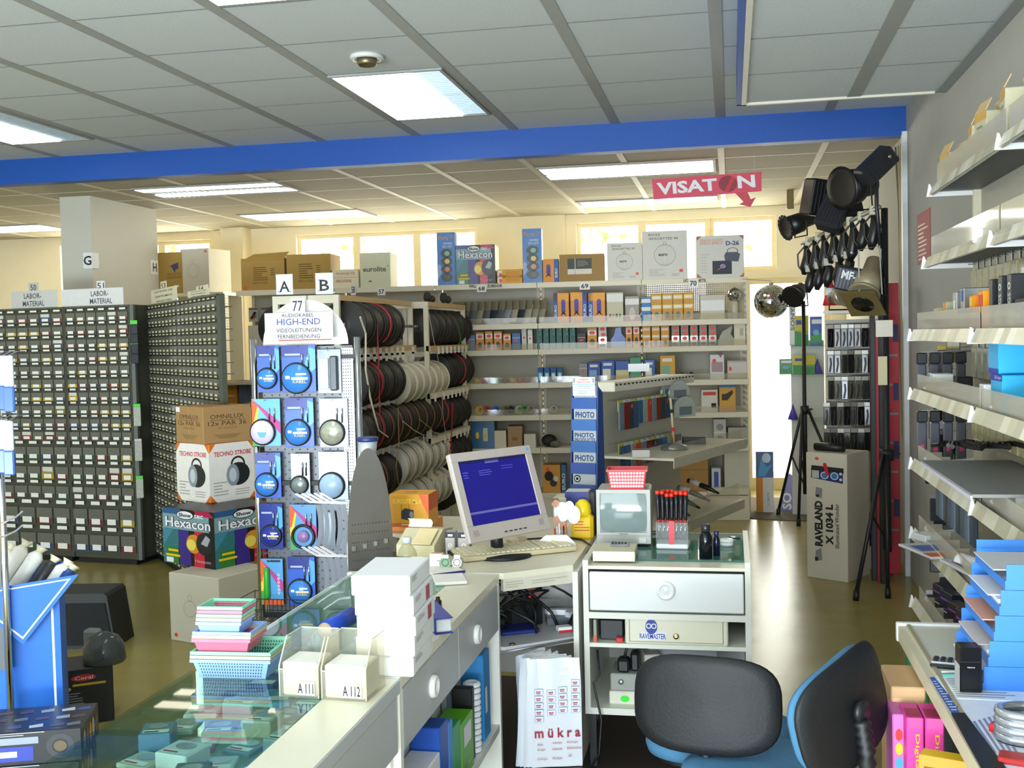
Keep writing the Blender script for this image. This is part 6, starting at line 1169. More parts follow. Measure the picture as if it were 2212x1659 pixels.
def d_disco(f, mb):
    F = f['f']; F.rect(0, 0, 1, 1, M('3a7ac0', .35, 0, .3, 20), .5); F.text('Party 7', .1, .84, .9, .94, M('d88a2a'), 2, .02); F.text('VARIABLE', .35, .77, .85, .81, PAPER, 2).text('DISCO LIGHTS', .3, .71, .85, .75, PAPER, 2)
    for k in range(4): F.ell(.52, .6-.15*k, .32, .085, M('1e2622', .3), 1.5).ell(.56, .6-.15*k, .14, .045, M(['7ab088', 'e0c060', 'd87858', '3a4a40'][k], .3), 2.5)
    F.poly([(0, .1), (.35, .3), (.1, .4), (0, .35)], M('9ab8e0'), 1)
gi('disco_light_box', 'tall blue box with four spotlights left of the colourful carton on the shelf top', 'box', 949, 988, 502, 0, M('2a6ab0', .4), d_disco, .12); gi('disco_light_box', 'tall blue box with four spotlights between the flat and the small orange boxes', 'box', 1133, 1175, 494, 0, M('2a6ab0', .4), d_disco, .12)
gi('light_effect_carton', 'colourful dark carton beside the tall blue box on the shelf top', 'box', 990, 1074, 529, 0, M('c9bc9c', .5), lambda f, mb: d_hexa(dict(f=f['f']), mb), .3)
def d_or(f, mb): f['f'].rect(.02, .1, .2, .9, PAPER).ell(.14, .35, .06, .25, M('f04a28'), 2).rect(.35, .2, .9, .8, M('d8901c'))
for k in (0, 1): gi('flat_orange_box', '%s of two flat orange boxes between the colourful and tall blue boxes' % ('lower', 'upper')[k], 'box', 1077, 1132, 594-12*k, 0, M('dca42a', .5), d_or, .2, .02, 'flat orange boxes', .048*k)
def d_eur(f, mb, side=1):
    F = f['f']; F.rect(.72 if side > 0 else 0, 0, 1 if side > 0 else .28, 1, M('2a5ab0')).text('EURO', .78 if side > 0 else .06, .2, .94 if side > 0 else .22, .6, PAPER, 2, .02, 1); c = .36 if side > 0 else .64
    F.rect(c-.13, .35, c+.13, .72, M('4a3a9a'), 1.5).ell(c, .72, .13, .06, M('5a4ab0'), 2).poly([(c-.2, .22), (c-.05, .38), (c+.05, .38), (c+.2, .22), (c, .3)], INK, 1.5)
gi('strobe_box', 'small orange box with a purple lamp on top of the back shelves', 'box', 1176, 1210, 560, 0, M('e0922a', .5), d_eur, .12)
gi('brown_box', 'brown box with a black and white label on top of the back shelves', 'box', 1212, 1309, 549, 0, M('a1824e', .7, 0, .04, 8), lambda f, mb: (f['f'].rect(.18, .3, .72, .84, M('34382e')), f['f'].rect(.18, .27, .72, .46, M('d8d4c8'), 2), f['f'].rect(.34, .27, .36, .84, M('b8b4a8'), 3), f['f'].lines(.4, .55, .66, .78, 4, M('8a8c80'), 2)), .25)
def d_boule(n_):
    def g(f, mb):
        F = f['f']; G_ = M('6a6c70'); F.text('BOULE', .14, .9, .4, .95, G_, 1, .02).text('AFACETTES '+n_, .14, .82, .8, .87, G_, 1, .02)
        F.ring(.5, .5, .24, .24*F.w/F.h, .97, G_, 1, 40).ring(.5, .5+.26*F.w/F.h, .04, .04*F.w/F.h, .8, G_, 1)
        for k in range(1, 5): F.ring(.5, .5, .048*k, .24*F.w/F.h, 1-.06/k, M('a8aaac'), 1, 30)
        F.text('euro', .36, .48, .56, .53, INK, 3, .02); F.lines(.14, .06, .5, .22, 5, M('b0b2b4'), 1, 2); F.ell(.86, .17, .045, .035, M('f0402c')); F.lines(.65, .06, .88, .12, 2, M('9a9ca0'), 1, 3)
    return g
WB2 = M('d5d6d2', .65, 0, .02, 6)
gi('mirror_ball_carton', 'smaller white carton printed with a mirror ball drawing', 'box', 1315, 1390, 525, 0, WB2, d_boule('30'), .3); gi('mirror_ball_carton', 'larger white carton printed with a mirror ball drawing', 'box', 1391, 1488, 499, 0, WB2, d_boule('40'), .35)
def d_d26(f, mb):
    F = f['f']; F.text('DISCO LIGHT', .08, .86, .56, .92, M('d8603a'), 1).text('DISCO EFFECT', .08, .79, .56, .85, M('d8603a'), 1).text('D-26', .62, .76, .9, .87, M('4a4a8a'), 1, .04)
    for a, b in (((0, 1), (1, -1)), ((1, 1), (-1, -1)), ((0, 0), (1, 1)), ((1, 0), (-1, 1))): F.poly([a, (a[0]+.11*b[0], a[1]), (a[0], a[1]+.11*b[1])] if b[0]*b[1] > 0 else [a, (a[0], a[1]+.11*b[1]), (a[0]+.11*b[0], a[1])], M('b0664a'), 1)
    F.rect(.33, .08, .74, .4, M('1e2a34'), 1).poly([(.4, .15), (.56, .3), (.6, .28)], M('d86a4a'), 2).ell(.55, .27, .06, .05, M('a890c8'), 2); F.poly([(.6, .4), (.88, .37), (.92, .55), (.85, .6), (.62, .6), (.58, .52)], M('4a5262'), 2).ring(.76, .62, .12, .09, .85, M('4a5262'), 1); F.lines(.08, .1, .28, .6, 7, M('c4c2be'), 1, 4)
gi('disco_effect_carton', 'white carton with brown corners on top of the back shelves', 'box', 1508, 1610, 509, 0, WB2, d_d26, .3)
def gcard(x0, x1, yb, yt, tx, label, off=-.012):
    s0, s1 = gs(x0, 610, off), gs(x1, 610, off); z0, z1 = gz(x0, yb, off), gz(x0, yt, off); w, h = s1-s0, z1-z0; mb = MB(); mb.cbox(-w/2, 0, 0, w/2, .002, h, PAPER, .0004); f = Fc(mb, (-w/2, 0, 0), (1, 0, 0), (0, 0, 1), w, h); f.text(tx, .15, .18, .85, .8, INK, 1, .02)
    return tag(mb.make('number_card', None, G0+GD*((s0+s1)/2)+GN*off+Vector((0, 0, z0)), GY), label, 'number card')
gcard(1030, 1050, 631, 616, '68', 'white number card above the clear dividers of the back shelves'); gcard(1252, 1274, 626, 610, '69', 'white number card above the three orange lamp boxes'); gcard(1487, 1508, 621, 603, '70', 'white number card before the perforated shelf back'); gcard(815, 832, 638, 622, '57', 'white number card on the back shelf edge above the cable reels'); gcard(757, 768, 638, 614, '58', 'narrow white number card over the cable rack beam')
for x0, x1, tx, lb in ((1013, 1029, 'HALL', 'strip HALL under the colourful carton'), (1051, 1086, 'ZUBEHOR', 'strip ZUBEHOR under the flat orange boxes'), (1476, 1487, 'LIC', 'short strip under the larger mirror ball carton'), (1509, 1526, 'MITTEL', 'strip under the brown cornered carton')): 
    s0, s1 = gs(x0, 610, -.010), gs(x1, 610, -.010); z0, z1 = gz(x0, 622 if x0 < 1400 else 610, -.01), gz(x0, 614 if x0 < 1400 else 602, -.01); mb = MB(); mb.box(0, 0, 0, s1-s0, .0015, z1-z0, M('d8d4c4')); Fc(mb, (0, 0, 0), (1, 0, 0), (0, 0, 1), s1-s0, z1-z0).text(tx, .04, .1, .96, .9, INK, 1, .03); tag(mb.make('shelf_title', None, G0+GD*s0+GN*-.010+Vector((0, 0, z0)), GY), 'black lettered '+lb, 'sign')
# --- rows of goods: (x0, x1, ytop, kind)
def d_bulb(f, mb): f['f'].rect(0, .66, 1, .9, PAPER).rect(0, 0, 1, .2, M('a83838')).ell(.5, .3, .22, .25, M('c8c4bc'), 2)
def d_col(c1, c2, c3):
    def g(f, mb): F = f['f']; F.rect(0, .42, 1, .58, M(c2)).rect(0, .76, 1, .92, M(c2)).rect(.1, .45, .9, .55, PAPER, 2).rect(.1, .79, .9, .89, PAPER, 2).ell(.5, .2, .22, .12, M(c3), 2)
    return g
def d_red(f, mb): F = f['f']; [F.ell(.5+.1*(k % 2), .85-.24*k, .3, .08, M('f04a34'), 2) for k in range(3)]; F.rect(0, .2, 1, .5, M('b8bcbc', .15, .4), 1).rect(.1, .05, .8, .18, DARK, 1)
def d_camo(f, mb): r = random.Random(8); [f['f'].ell(r.random()*.8+.1, r.random()*.9+.05, .12, .07, M(r.choice(['2a8a78', '184a44', '88a848', '1c6a6a'])), 1+.1*i, 7) for i in range(16)]
def d_lbl(f, mb): f['f'].rect(.05, .62, .95, .88, PAPER).ell(.5, .75, .3, .09, M('f04a34'), 2).ell(.5, .3, .28, .16, M('3a4a28'), 2)
def d_wht(f, mb): f['f'].rect(.05, .7, .95, .74, M('c0c0c0')).rect(.3, .5, .7, .6, M('e05a4a'))
def d_cyn(f, mb): f['f'].rect(0, .7, 1, 1, M('1c4a90')).ell(.5, .4, .3, .25, PAPER, 2)
def d_pic(c): 
    return lambda f, mb: (f['f'].rect(.1, .1, .7, .6, M(c, .3)), f['f'].rect(.15, .75, .8, .88, PAPER))
def d_euL(f, mb): d_eur(f, mb, -1); f['f'].rect(0, .72, 1, .98, M('f0aa38'), 1)
def d_euR(f, mb): d_eur(f, mb, 1); f['f'].rect(0, .72, 1, .98, M('f0aa38'), 1)
def d_dots(f, mb): f['f'].rect(0, .68, 1, .95, PAPER); [f['f'].ell(.2+.2*k, .2, .08, .07, M(['8a3a3a', 'a8882a', '3a2a4a', '3a6a4a'][k]), 2) for k in range(4)]
ROW = {
1: [(1197, 1231, 633, 'e0902a', d_euL, 'orange lamp box', 'left of three under the number 69'), (1234, 1270, 631, 'e0902a', d_euR, 'orange lamp box', 'middle of three under the number 69'), (1272, 1309, 632, 'e0902a', d_euL, 'orange lamp box', 'right of three under the number 69'),
    (1312, 1348, 632, 'c8c2a8', d_dots, 'cream box', 'with four coloured dots beside the orange lamp boxes'), (1352, 1382, 640, 'a09c94', d_bulb, 'grey bulb box', 'with a red base and bulb picture'), (1387, 1407, 642, '2a7ac0', d_col('', 'e8eef4', '3a4a5a'), 'blue white box', 'at the left of the yellow boxes'),
    (1409, 1431, 634, 'c8922c', d_col('', 'e8c040', '5a7a78'), 'yellow box column', 'first of four under the number 70'), (1432, 1454, 633, 'c8922c', d_col('', 'e8c040', '5a7a78'), 'yellow box column', 'second of four under the number 70'), (1455, 1477, 632, 'c8922c', d_col('', 'e8c040', '5a7a78'), 'yellow box column', 'third of four under the number 70'), (1478, 1499, 631, 'c8922c', d_col('', 'e8c040', '5a7a78'), 'yellow box column', 'fourth of four under the number 70'),
    (1514, 1567, 637, 'c8c4b4', lambda f, mb: f['f'].rect(.02, .35, .98, .78, PAPER), 'pale bin', 'with a wide white card at the right of the yellow boxes')],
2: [(1009, 1027, 724, '6a88b0', d_wht, 'blue grey box', 'leftmost on the second shelf under 68'), (1028, 1046, 718, 'd8902a', d_lbl, 'orange box', 'first of four under the number 68'), (1048, 1065, 716, 'd8902a', d_lbl, 'orange box', 'second of four under the number 68'), (1067, 1085, 716, 'd8902a', d_lbl, 'orange box', 'third of four under the number 68'), (1087, 1104, 721, 'd8902a', d_lbl, 'orange box', 'fourth of four under the number 68'), (1106, 1125, 720, '3a6ab0', d_wht, 'blue white box', 'right of the four orange ones under 68'),
    (1127, 1138, 708, 'c8c8c4', d_wht, 'slim grey box', 'left of two beside the green packs'), (1140, 1151, 712, 'e4e2de', d_wht, 'slim white box', 'touching the green packs'),
    *[(1159+14.3*k, 1172+14.3*k, 704, '1f5a54', d_camo, 'green patterned pack', '%s of six under the number 69' % ORD[k]) for k in range(6)],
    (1247, 1266, 720, '2a2826', d_wht, 'dark pack', 'right of the green patterned packs'), (1269, 1290, 708, 'd89428', d_lbl, 'yellow orange pack', 'between the dark and white red packs'), (1293, 1311, 704, 'c8ccd4', d_red, 'white red pack', 'left of the blue bag'), (1352, 1366, 704, 'd8902a', d_lbl, 'narrow orange pack', 'left of a pair beside the blue bag'), (1368, 1382, 703, 'd8902a', d_lbl, 'narrow orange pack', 'right of a pair beside the blue bag'),
    *[(1388+20*k, 1406+20*k, 704, 'd0942c', d_col('', 'e8a838', '2a2a26'), 'orange speaker box', '%s of three under the number 70' % ORD[k]) for k in range(3)], *[(1451+20*k, 1468+20*k, 702, '8a8a80', d_red, 'clear red dotted pack', '%s of five under the number 70' % ORD[k]) for k in range(5)],
    (1586, 1611, 694, 'd8d2bc', lambda f, mb: f['f'].rect(.5, .4, .8, .7, M('b0aa94')), 'cream card', 'at the right end of the second shelf')],
3: [*[(1160+14*k, 1172+14*k, 795, '2a9ac8', d_cyn, 'cyan tub', '%s of four beside the blue stand' % ORD[k]) for k in range(4)], (1249, 1268, 785, '8a8c90', d_wht, 'grey box', 'with a dark window on the third shelf under 69'), (1269, 1296, 783, '2a4aa8', d_pic('4a8ac8'), 'blue box', 'with a boat picture on the third shelf'), (1298, 1327, 779, '2a58b8', d_pic('d8d4b8'), 'blue box', 'with a cream picture on the third shelf'), (1329, 1358, 780, '3a62b8', lambda f, mb: f['f'].rect(0, 0, 1, .55, M('d8d0a0')), 'blue cream box', 'right of the cream picture box'),
    (1360, 1384, 772, '4a9a78', None, 'green box', 'on the third shelf behind the cream card'), (1391, 1414, 777, '3a6ab8', d_pic('e8e4d8'), 'blue booklet', 'right of the green box'), (1425, 1458, 768, 'd8a428', d_pic('6a9a78'), 'yellow booklet', 'standing on the third shelf under 70'), (1533, 1564, 766, 'd8dce0', lambda f, mb: (f['f'].rect(.1, .3, .9, .7, M('a89098')), f['f'].ell(.3, .75, .14, .08, M('f04a34'), 2), f['f'].poly([(.6, 1), (.9, 1), (.75, .85)], M('c83a7a'), 2)), 'clear hanging pack', 'with a red dot on the third shelf'), (1570, 1615, 779, 'b0a8a0', lambda f, mb: (f['f'].rect(.05, .08, .95, .9, M('d0ccc8')), f['f'].ell(.15, .55, .07, .12, M('f04a34'), 2)), 'framed picture pack', 'at the right end of the third shelf')],
4: [(1513, 1549, 842, 'dcdcd4', lambda f, mb: (f['f'].rect(.1, .75, .9, .9, M('c84838')), f['f'].rect(.6, .2, .9, .4, INK)), 'white blister card', 'on the fourth shelf under 70'), (1552, 1588, 827, 'd8a030', lambda f, mb: (f['f'].rect(0, .84, 1, 1, M('3a7ab8')), f['f'].poly([(.15, .4), (.5, .4), (.85, .65), (.8, .75), (.4, .62), (.15, .62)], M('2a2820'), 2)), 'yellow blue box', 'with a dark tool picture on the fourth shelf')],
5: [(1014, 1064, 906, '2a5a90', lambda f, mb: (f['f'].rect(.0, .0, 1, 1, M('35699c', .3), .5), f['f'].rect(.5, .25, .7, .7, M('d8d8d4')), f['f'].ell(.25, .45, .08, .12, YELLOW, 2), f['f'].ell(.6, .4, .06, .1, YELLOW, 2)), 'blue blister pack', 'with yellow parts on the fifth shelf'), (1055, 1089, 931, 'e2dcc4', None, 'cream box', 'beside the blue blister pack'), (1092, 1124, 921, 'a8865a', lambda f, mb: f['f'].rect(.3, .35, .7, .5, M('8a6a40')), 'brown box', 'standing on the fifth shelf under 68'), (1127, 1153, 938, 'd8d4c4', None, 'cream small box', 'right of the brown one'),
    (1539, 1566, 906, 'c4c4bc', lambda f, mb: (f['f'].ell(.5, .7, .3, .13, M('8a8c90')), f['f'].ell(.5, .25, .3, .13, M('8a8c90')), f['f'].rect(0, .48, 1, .5, PAPER)), 'pale box', 'with two round pictures on the fifth shelf'), (1570, 1616, 924, 'a8a89c', lambda f, mb: f['f'].ell(.9, .2, .05, .07, M('e84a34')), 'grey box', 'with a red dot at the right end')],
6: [(1166, 1205, 1005, 'd89a2a', lambda f, mb: (f['f'].ell(.35, .6, .25, .18, INK), f['f'].ell(.6, .35, .2, .14, DARK), f['f'].ell(.28, .85, .1, .07, M('f04a34'), 2), f['f'].ell(.75, .5, .14, .1, M('e0dcc0'), 2)), 'orange spotlight carton', 'left of the blue brochure stand'), (1206, 1217, 1005, '2a68a8', lambda f, mb: f['f'].text('EURO', .2, .1, .8, .7, PAPER, 1, .02, 1), 'blue upright box', 'beside the orange spotlight carton'), (1458, 1526, 988, 'a8813c', lambda f, mb: f['f'].rect(0, .62, 1, .64, M('8a6830')), 'brown carton', 'at the bottom of the shelf 70'), (1533, 1553, 1012, 'd0d4d8', lambda f, mb: f['f'].rect(.25, .1, .75, .85, M('3a58b0')), 'slim white blue box', 'at the bottom of the shelf 70'), (1561, 1616, 974, 'c9c7b8', None, 'big cream carton', 'at the bottom right of the shelf 70')]}
SHN = ['top', 'first', 'second', 'third', 'fourth', 'fifth', 'bottom']
for k, items in ROW.items():
    for x0, x1, yt, hx, dc, nm, wh in items:
        cat = nm.split()[-1]
        gi(nm.replace(' ', '_'), '%s %s' % (nm, wh), {'column': 'box', 'card': 'card', 'tub': 'tub', 'bin': 'bin', 'booklet': 'booklet'}.get(cat, 'pack' if 'pack' in nm else 'box'), x0, x1, yt, k, M(hx, .45, 0, .05, 20), dc, .14 if k < 5 else .2, .03)
# thin packs leaning between clear dividers (first shelf under 68)
for k in range(13):
    x = 992+15*k; s = gs(x, 670, .05); r = random.Random(k); o = E('thin_pack', 'thin pack leaning between clear dividers under 68, %s from the left' % ORD[k], 'pack', G0+GD*s+GN*.04+Vector((0, 0, GZ[1]+.002)), GY+.9, 'thin packs between clear dividers')
    mb = MB(); mb.X = Matrix.Rotation(.35, 4, 'Y'); mb.cbox(-.004, 0, .01, .004, .13, .15+.05*r.random(), M(r.choice(['6a7278', '9aa8b0', '3a4650', 'b8b4a4', 'a8a490']), .2), .001); mb.make('card', o); mb = MB(); mb.X = Matrix.Rotation(.2, 4, 'Y'); mb.box(.016, 0, 0, .019, .14, .215, M('8a846c', .3)); mb.make('divider', o)
s = gs(1335, 720, .04); mb = MB(); mb.prism([(-.06, 0), (.06, 0), (.065, .08), (.03, .12), (.025, .18), (-.02, .17), (-.035, .11), (-.065, .07)], 0, .05, M('1f56b8', .25, 0, .3, 30), Matrix.Rotation(PI/2, 4, 'X')); tag(mb.make('blue_bag', None, G0+GD*s+GN*.09+Vector((0, 0, GZ[2]+.001)), GY), 'crumpled dark blue bag on the second shelf under 69', 'bag')
s = gs(1568, 735, .04); tag(MB().prism([(-.07, 0), (.07, 0), (.075, .05), (.04, .1), (.06, .17), (-.03, .12), (-.06, .06)], 0, .05, M('a8a89c', .15, 0, .3, 40), Matrix.Rotation(PI/2, 4, 'X')).make('clear_bag', None, G0+GD*s+GN*.09+Vector((0, 0, GZ[2]+.001)), GY), 'clear bag of parts right of the five red dotted packs', 'bag')
# loose coloured goods in the clear trays
r = random.Random(21)
CO = [('yellow', 'd8c030'), ('red', 'b84a44'), ('blue', '2f5fae'), ('green', '4a9a2c'), ('brown', '8a5a44'), ('cream', 'd0c8a8'), ('pink', 'c8707a'), ('grey', '9a968a')]
for k in range(8):
    x = 1028+15.5*k; s = gs(x, 815, .06); tag(MB().ball((0, 0, .024), .022, M(CO[k][1], .4, 0, .2, 40, .4), 8, (1.1, 1, 1.2)).ball((.02, .02, .02), .018, M(CO[k][1], .4, 0, .2, 40, .4), 8).make('parts_bag', None, G0+GD*s+GN*.06+Vector((0, 0, GZ[3]+.001)), GY), 'small bag of %s parts in the clear tray under 68' % CO[k][0], 'bag')
for k, (x, nm, hx) in enumerate(((1036, 'yellow', 'c8a030'), (1052, 'dark red', '9a3a30'), (1072, 'blue', '2f5fb8'), (1092, 'olive', '6a6434'), (1104, 'black', '202020'), (1121, 'pale green', '9aae8a'), (1133, 'green', '3a7a34'), (1146, 'grey', '8a8678'), (1195, 'silver', 'a8a89c'))):
    s = gs(x, 880, .08); o = MB()
    for j in range(3): o.torus((0, .01*j, .042), .030-.004*j, .011, M(hx, .5), Matrix.Rotation(PI/2-.3+.2*j, 4, 'X') @ Matrix.Rotation(.4*j, 4, 'Y'), 16, 6)
    tag(o.make('cable_coil', None, G0+GD*s+GN*.07+Vector((0, 0, GZ[4]+.004)), GY), 'small %s cable coil on the fourth shelf under 68' % nm, 'cable coil')
for k, (x, w, h, lb) in enumerate(((1185, .14, .11, 'dark lumpy bag of leads on the fifth shelf beside the blue stand'), (1200, .1, .06, 'grey bundle of leads in front of the dark bag'))):
    s = gs(x, 930, .1); tag(MB().ball((0, 0, h*.5), h*.5, M('2e2a26' if k == 0 else '6a6a5c', .6, 0, .4, 40, .8), 9, (w/h, 1, 1)).make('lead_bundle', None, G0+GD*s+GN*(.15-.1*k)+Vector((0, 0, GZ[5]+.001)), GY), lb, 'bundle')
r = random.Random(5)
for k in range(4): s = gs(1463+10*k, 790, .06); tag(MB().ball((0, 0, .03), .028, M(['2a2824', '4a4438', '38342c', '1e1e20'][k], .5, 0, .3, 60, .6), 8, (.9, .8, 1+.4*(k % 2))).make('dark_part', None, G0+GD*s+GN*.06+Vector((0, 0, GZ[3]+.001)), GY), 'dark lumpy part in the clear tray under 70, %s from left' % ORD[k], 'part')
# mirror balls
MIR = M('dfe3e6', .06, 1.0, 0)
def mirrorball(name, c, R, label, stand):
    t = E(name, label, 'mirror ball', c); mb = MB(); n = max(14, int(R*170)); 
    for i in range(n):
        a0, a1 = PI*i/n-PI/2, PI*(i+1)/n-PI/2; m_ = max(6, int(2*n*math.cos((a0+a1)/2)))
        for j in range(m_):
            b0, b1 = 2*PI*j/m_, 2*PI*(j+1)/m_; jit = random.uniform(-.02, .02)
            q = [Vector((R*math.cos(a+jit*.3)*math.cos(b+jit), R*math.cos(a)*math.sin(b+jit), R*math.sin(a+jit))) for a, b in ((a0, b0), (a0, b1), (a1, b1), (a1, b0))]
            cc = sum(q, Vector())/4; q = [cc+(v-cc)*.94 for v in q]; mb.add(q, [(0, 1, 2, 3)], MIR)
    mb.ball((0, 0, 0), R*.985, M('3a3c34', .5), 16); mb.make('mirror_tiles', t)
    MB().cyl((0, 0, R*.98), (0, 0, R*1.1), R*.12, STEEL, 12).make('collar', t); return t
p = ony(1666, 651, 9.55); R = 36*9.5/2388
t = mirrorball('mirror_ball', p, R, 'large mirror ball hanging in front of the bright glass door', 0); MB().tube([(0, 0, R*1.1), (-.0, 0, R*1.2), (-.24, .06, R*1.38)], .002, STEEL, 5).make('hanging_wire', t)
p = onplane(1587, 637, G0+GN*.06, GY); t = mirrorball('mirror_ball', p, 15*9.6/2388, 'small mirror ball on the first shelf under the number 70', 0); MB().cyl((0, 0, GZ[1]-p.z+.003), (0, 0, -.055), .03, M('c8c2ac'), 16).make('stand', t)
gi('cream_board', 'cream board behind the small mirror ball', 'board', 1572, 1613, 632, 1, M('c4bc9c', .6), None, .01, .2)
# shelves farther left, behind the tiny drawers
YLL = 9.75; xa, xb = ony(340, 630, YLL).x, ony(482, 630, YLL).x; zt2 = ony(430, 632, YLL).z
t = E('shelf_unit', 'cream shelf unit behind the tiny drawer cabinets carrying two cartons', 'shelf unit', ((xa+xb)/2, YLL, 0)); w = xb-xa
MB().box(-w/2, 0, zt2-.03, w/2, .4, zt2, SHG).make('shelf', t); MB().box(-w/2, .4, 0, w/2, .415, zt2, BACKG).make('back_panel', t)
e = MB(); [e.box(w/2-.012, .1*i/5-.005, zt2-.36, w/2, .1*i/5+.005, zt2-.03, SHG) for i in range(6)]; [e.box(w/2-.011, 0, z-.006, w/2-.001, .1, z+.006, SHG) for z in [zt2-.36+.024*j for j in range(14)]]; e.box(w/2-.012, 0, 0, w/2, .1, zt2-.36, BACKG).make('end_panel', t)
a, b = ony(345, 625, YLL).x, ony(383, 625, YLL).x; h = ony(360, 545, YLL).z-zt2
carton('megaphone_carton', 'brown carton with a dark blue megaphone picture left of the white one', 'box', ((a+b)/2, YLL+.02, zt2), 0, (b-a+.1, .3, h), M('a88a44', .7), lambda f, mb: (f['f'].poly([(.55, .68), (.85, .75), (.85, .6), (.75, .58), (.72, .5), (.66, .58)], M('3a3a6a')), f['f'].text('TRANSISTOR', .42, .44, .95, .5, M('6a4a20'), 1), f['f'].text('MEGAPHONE', .42, .36, .95, .42, M('6a4a20'), 1), f['f'].rect(.7, .15, .85, .2, PAPER)))
a, b = ony(384, 630, YLL-.05).x, ony(449, 630, YLL-.05).x; h = ony(400, 538, YLL).z-zt2
carton('white_carton', 'large white carton with a red dot left of the back shelves', 'box', ((a+b)/2, YLL+.005, zt2), -.12, (b-a, .38, h), M('cdc8b8', .7), lambda f, mb: (f['f'].ell(.9, .93, .04, .03, M('f04a34')), f['f'].ring(.45, .5, .2, .16, .93, M('b0aaa0')), f['f'].ring(.45, .7, .06, .05, .85, M('b0aaa0'))))
for k, (x0, x1, y0, y1, hx, lb) in enumerate(((484, 514, 1000, 822, 'c8861c', 'tall orange carton standing behind the pile of cartons'), (515, 533, 1060, 990, '2a4a7a', 'dark blue box beside the tall orange carton'), (517, 534, 870, 822, '5a6a80', 'blue grey slim box above the dark blue one'))):
    Yk = 8.6; a, b = ony(x0, 900, Yk).x, ony(x1, 900, Yk).x; z0, z1 = max(0, ony(x0, y0, Yk).z), ony(x0, y1, Yk).z; carton('orange_carton' if k == 0 else 'small_box', lb, 'box', ((a+b)/2, Yk, z0), 0, (b-a, .12, z1-z0), M(hx, .5))
t = E('shelf_rack', 'cream shelf rack behind the chrome stand at its left pole', 'shelf', (ony(525, 900, 8.56).x, 8.56, 0)); MB().box(-.02, .2, 0, .12, .22, 1.75, BACKG).make('back_panel', t)
for z in [max(.02, ony(525, y, 8.56).z) for y in (823, 872, 961, 1002, 1062)]: MB().box(-.16, -.02, z-.03, .12, .2, z-.001, SHG).make('shelf', t)

# carded packs on pegs at the left end, seen beside the letter A
PKM = [M('c8ccc8', .25), M('b4b8b4', .25)]
for i in range(2):
    for j in range(5):
        s = gs(548+26*i, 700, .30); z = 1.93-.17*j; o = E('pegged_pack', 'red black carded pack beside the letter A, %s row down, %s column' % (ORD[j], ORD[i]), 'pack', G0+GD*s+GN*.30+Vector((0, 0, z-.13)), GY, 'carded packs at the left end of the back shelves')
        mb = MB(); mb.cbox(-.045, 0, 0, .045, .004, .13, PKM[(i+j) % 2], .001); f = Fc(mb, (-.045, 0, 0), (1, 0, 0), (0, 0, 1), .09, .13); f.rect(.05, .84, .95, .96, M('8a5a58')); mb.make('card', o)
        MB().tube([(-.02, -.012, .03), (.0, -.016, .05), (.02, -.012, .09)], .011, BLACK, 7).make('plug', o); MB().ball((.012, -.016, .05), .013, RED, 8).make('red_plug', o); MB().tube([(0, -.01, .125), (0, .118, .125)], .002, STEEL, 5).make('hook', o)
# ================================================================ cable reel racks
RW = M('e0dac4', .5, 0, .03, 8); WOOD = M('c9a878', .6, 0, .1, 12); ZRK = ony(735, 636, 6.4).z
_RL = {}
def reel(kind, loc, label, grp, r=.15, w=.2):
    if kind not in _RL:
        fl, cb_, st = {'k': ('1d1c1a', '252420', None), 'r': ('1d1c1a', '2a2826', 'a8202a'), 'b': ('241a16', '2e201a', '8a5a3a'), 'w': ('d6d2bc', 'c8c4b0', None), 'v': ('d8d6cc', 'cfccc0', '8a8a84')}[kind]
        t = E('cable_reel', label, 'cable reel', loc, 0, grp); T = Matrix.Rotation(-PI/2, 4, 'X'); F = M(fl, .5, 0, .1, 20)
        for y in (0, w-.01):
            MB().lathe([(r*.15, 0), (r*.3, -.002), (r*.32, .001), (r*.97, .0), (r, .004), (r*.97, .008), (r*.15, .008)], F, 32, Matrix.Translation((0, y, 0)) @ T).make('flange', t)
        mb = MB(); mb.lathe([(r*.3, .008)]+[(r*(.90 if i % 2 else .93), .008+(w-.018)*i/12) for i in range(13)]+[(r*.3, w-.01)], M(cb_, .5, 0, .15, 60), 30, T); mb.make('wound_cable', t)
        if st: 
            mb = MB(); mb.tube([(r*.95*math.cos(a), w*.5+.012*a, r*.95*math.sin(a)) for a in [-.9+2.6*i/12 for i in range(13)]], .008 if kind == 'r' else .004, M(st, .5), 6); mb.make('cable_end', t)
        _RL[kind] = t; return t
    return dup(_RL[kind], loc, 0, label, grp)
AXX = -2.34
REELS = {'top row of the near cable rack': ('kkrk', 6.5, 1.70, .205), 'top row of the far cable rack': ('kkkkkk', 8.12, 1.69, .205), 'second row of the near cable rack': ('krkk', 6.5, 1.325, .205), 'white second row between the cable racks': ('wwwwww', 7.42, 1.285, .18),
         'second row of the far cable rack': ('kkrk', 8.56, 1.335, .21), 'third row of the near cable rack': ('krbbbbbbbr', 6.5, 1.02, .207), 'third row of the far cable rack': ('kkk', 8.62, .99, .21), 'fourth row of the near cable rack': ('bk', 6.75, .70, .21), 'white fourth row between the cable racks': ('vvvvvv', 7.3, .715, .2), 'fourth row of the far cable rack': ('kkk', 8.62, .66, .21), 'white lowest row between the cable racks': ('vvvvv', 7.55, .44, .2), 'lowest row of the far cable rack': ('kkk', 8.62, .36, .21)}
for nm, (ks, y0, z, p) in REELS.items():
    for i, k in enumerate(ks):
        reel(k, (AXX, y0+p*i, z), '%s reel, %s in the %s' % ({'k': 'black', 'r': 'black red striped', 'b': 'dark brown', 'w': 'cream white', 'v': 'white'}[k], ORD[i], nm), 'cable reels on the racks')
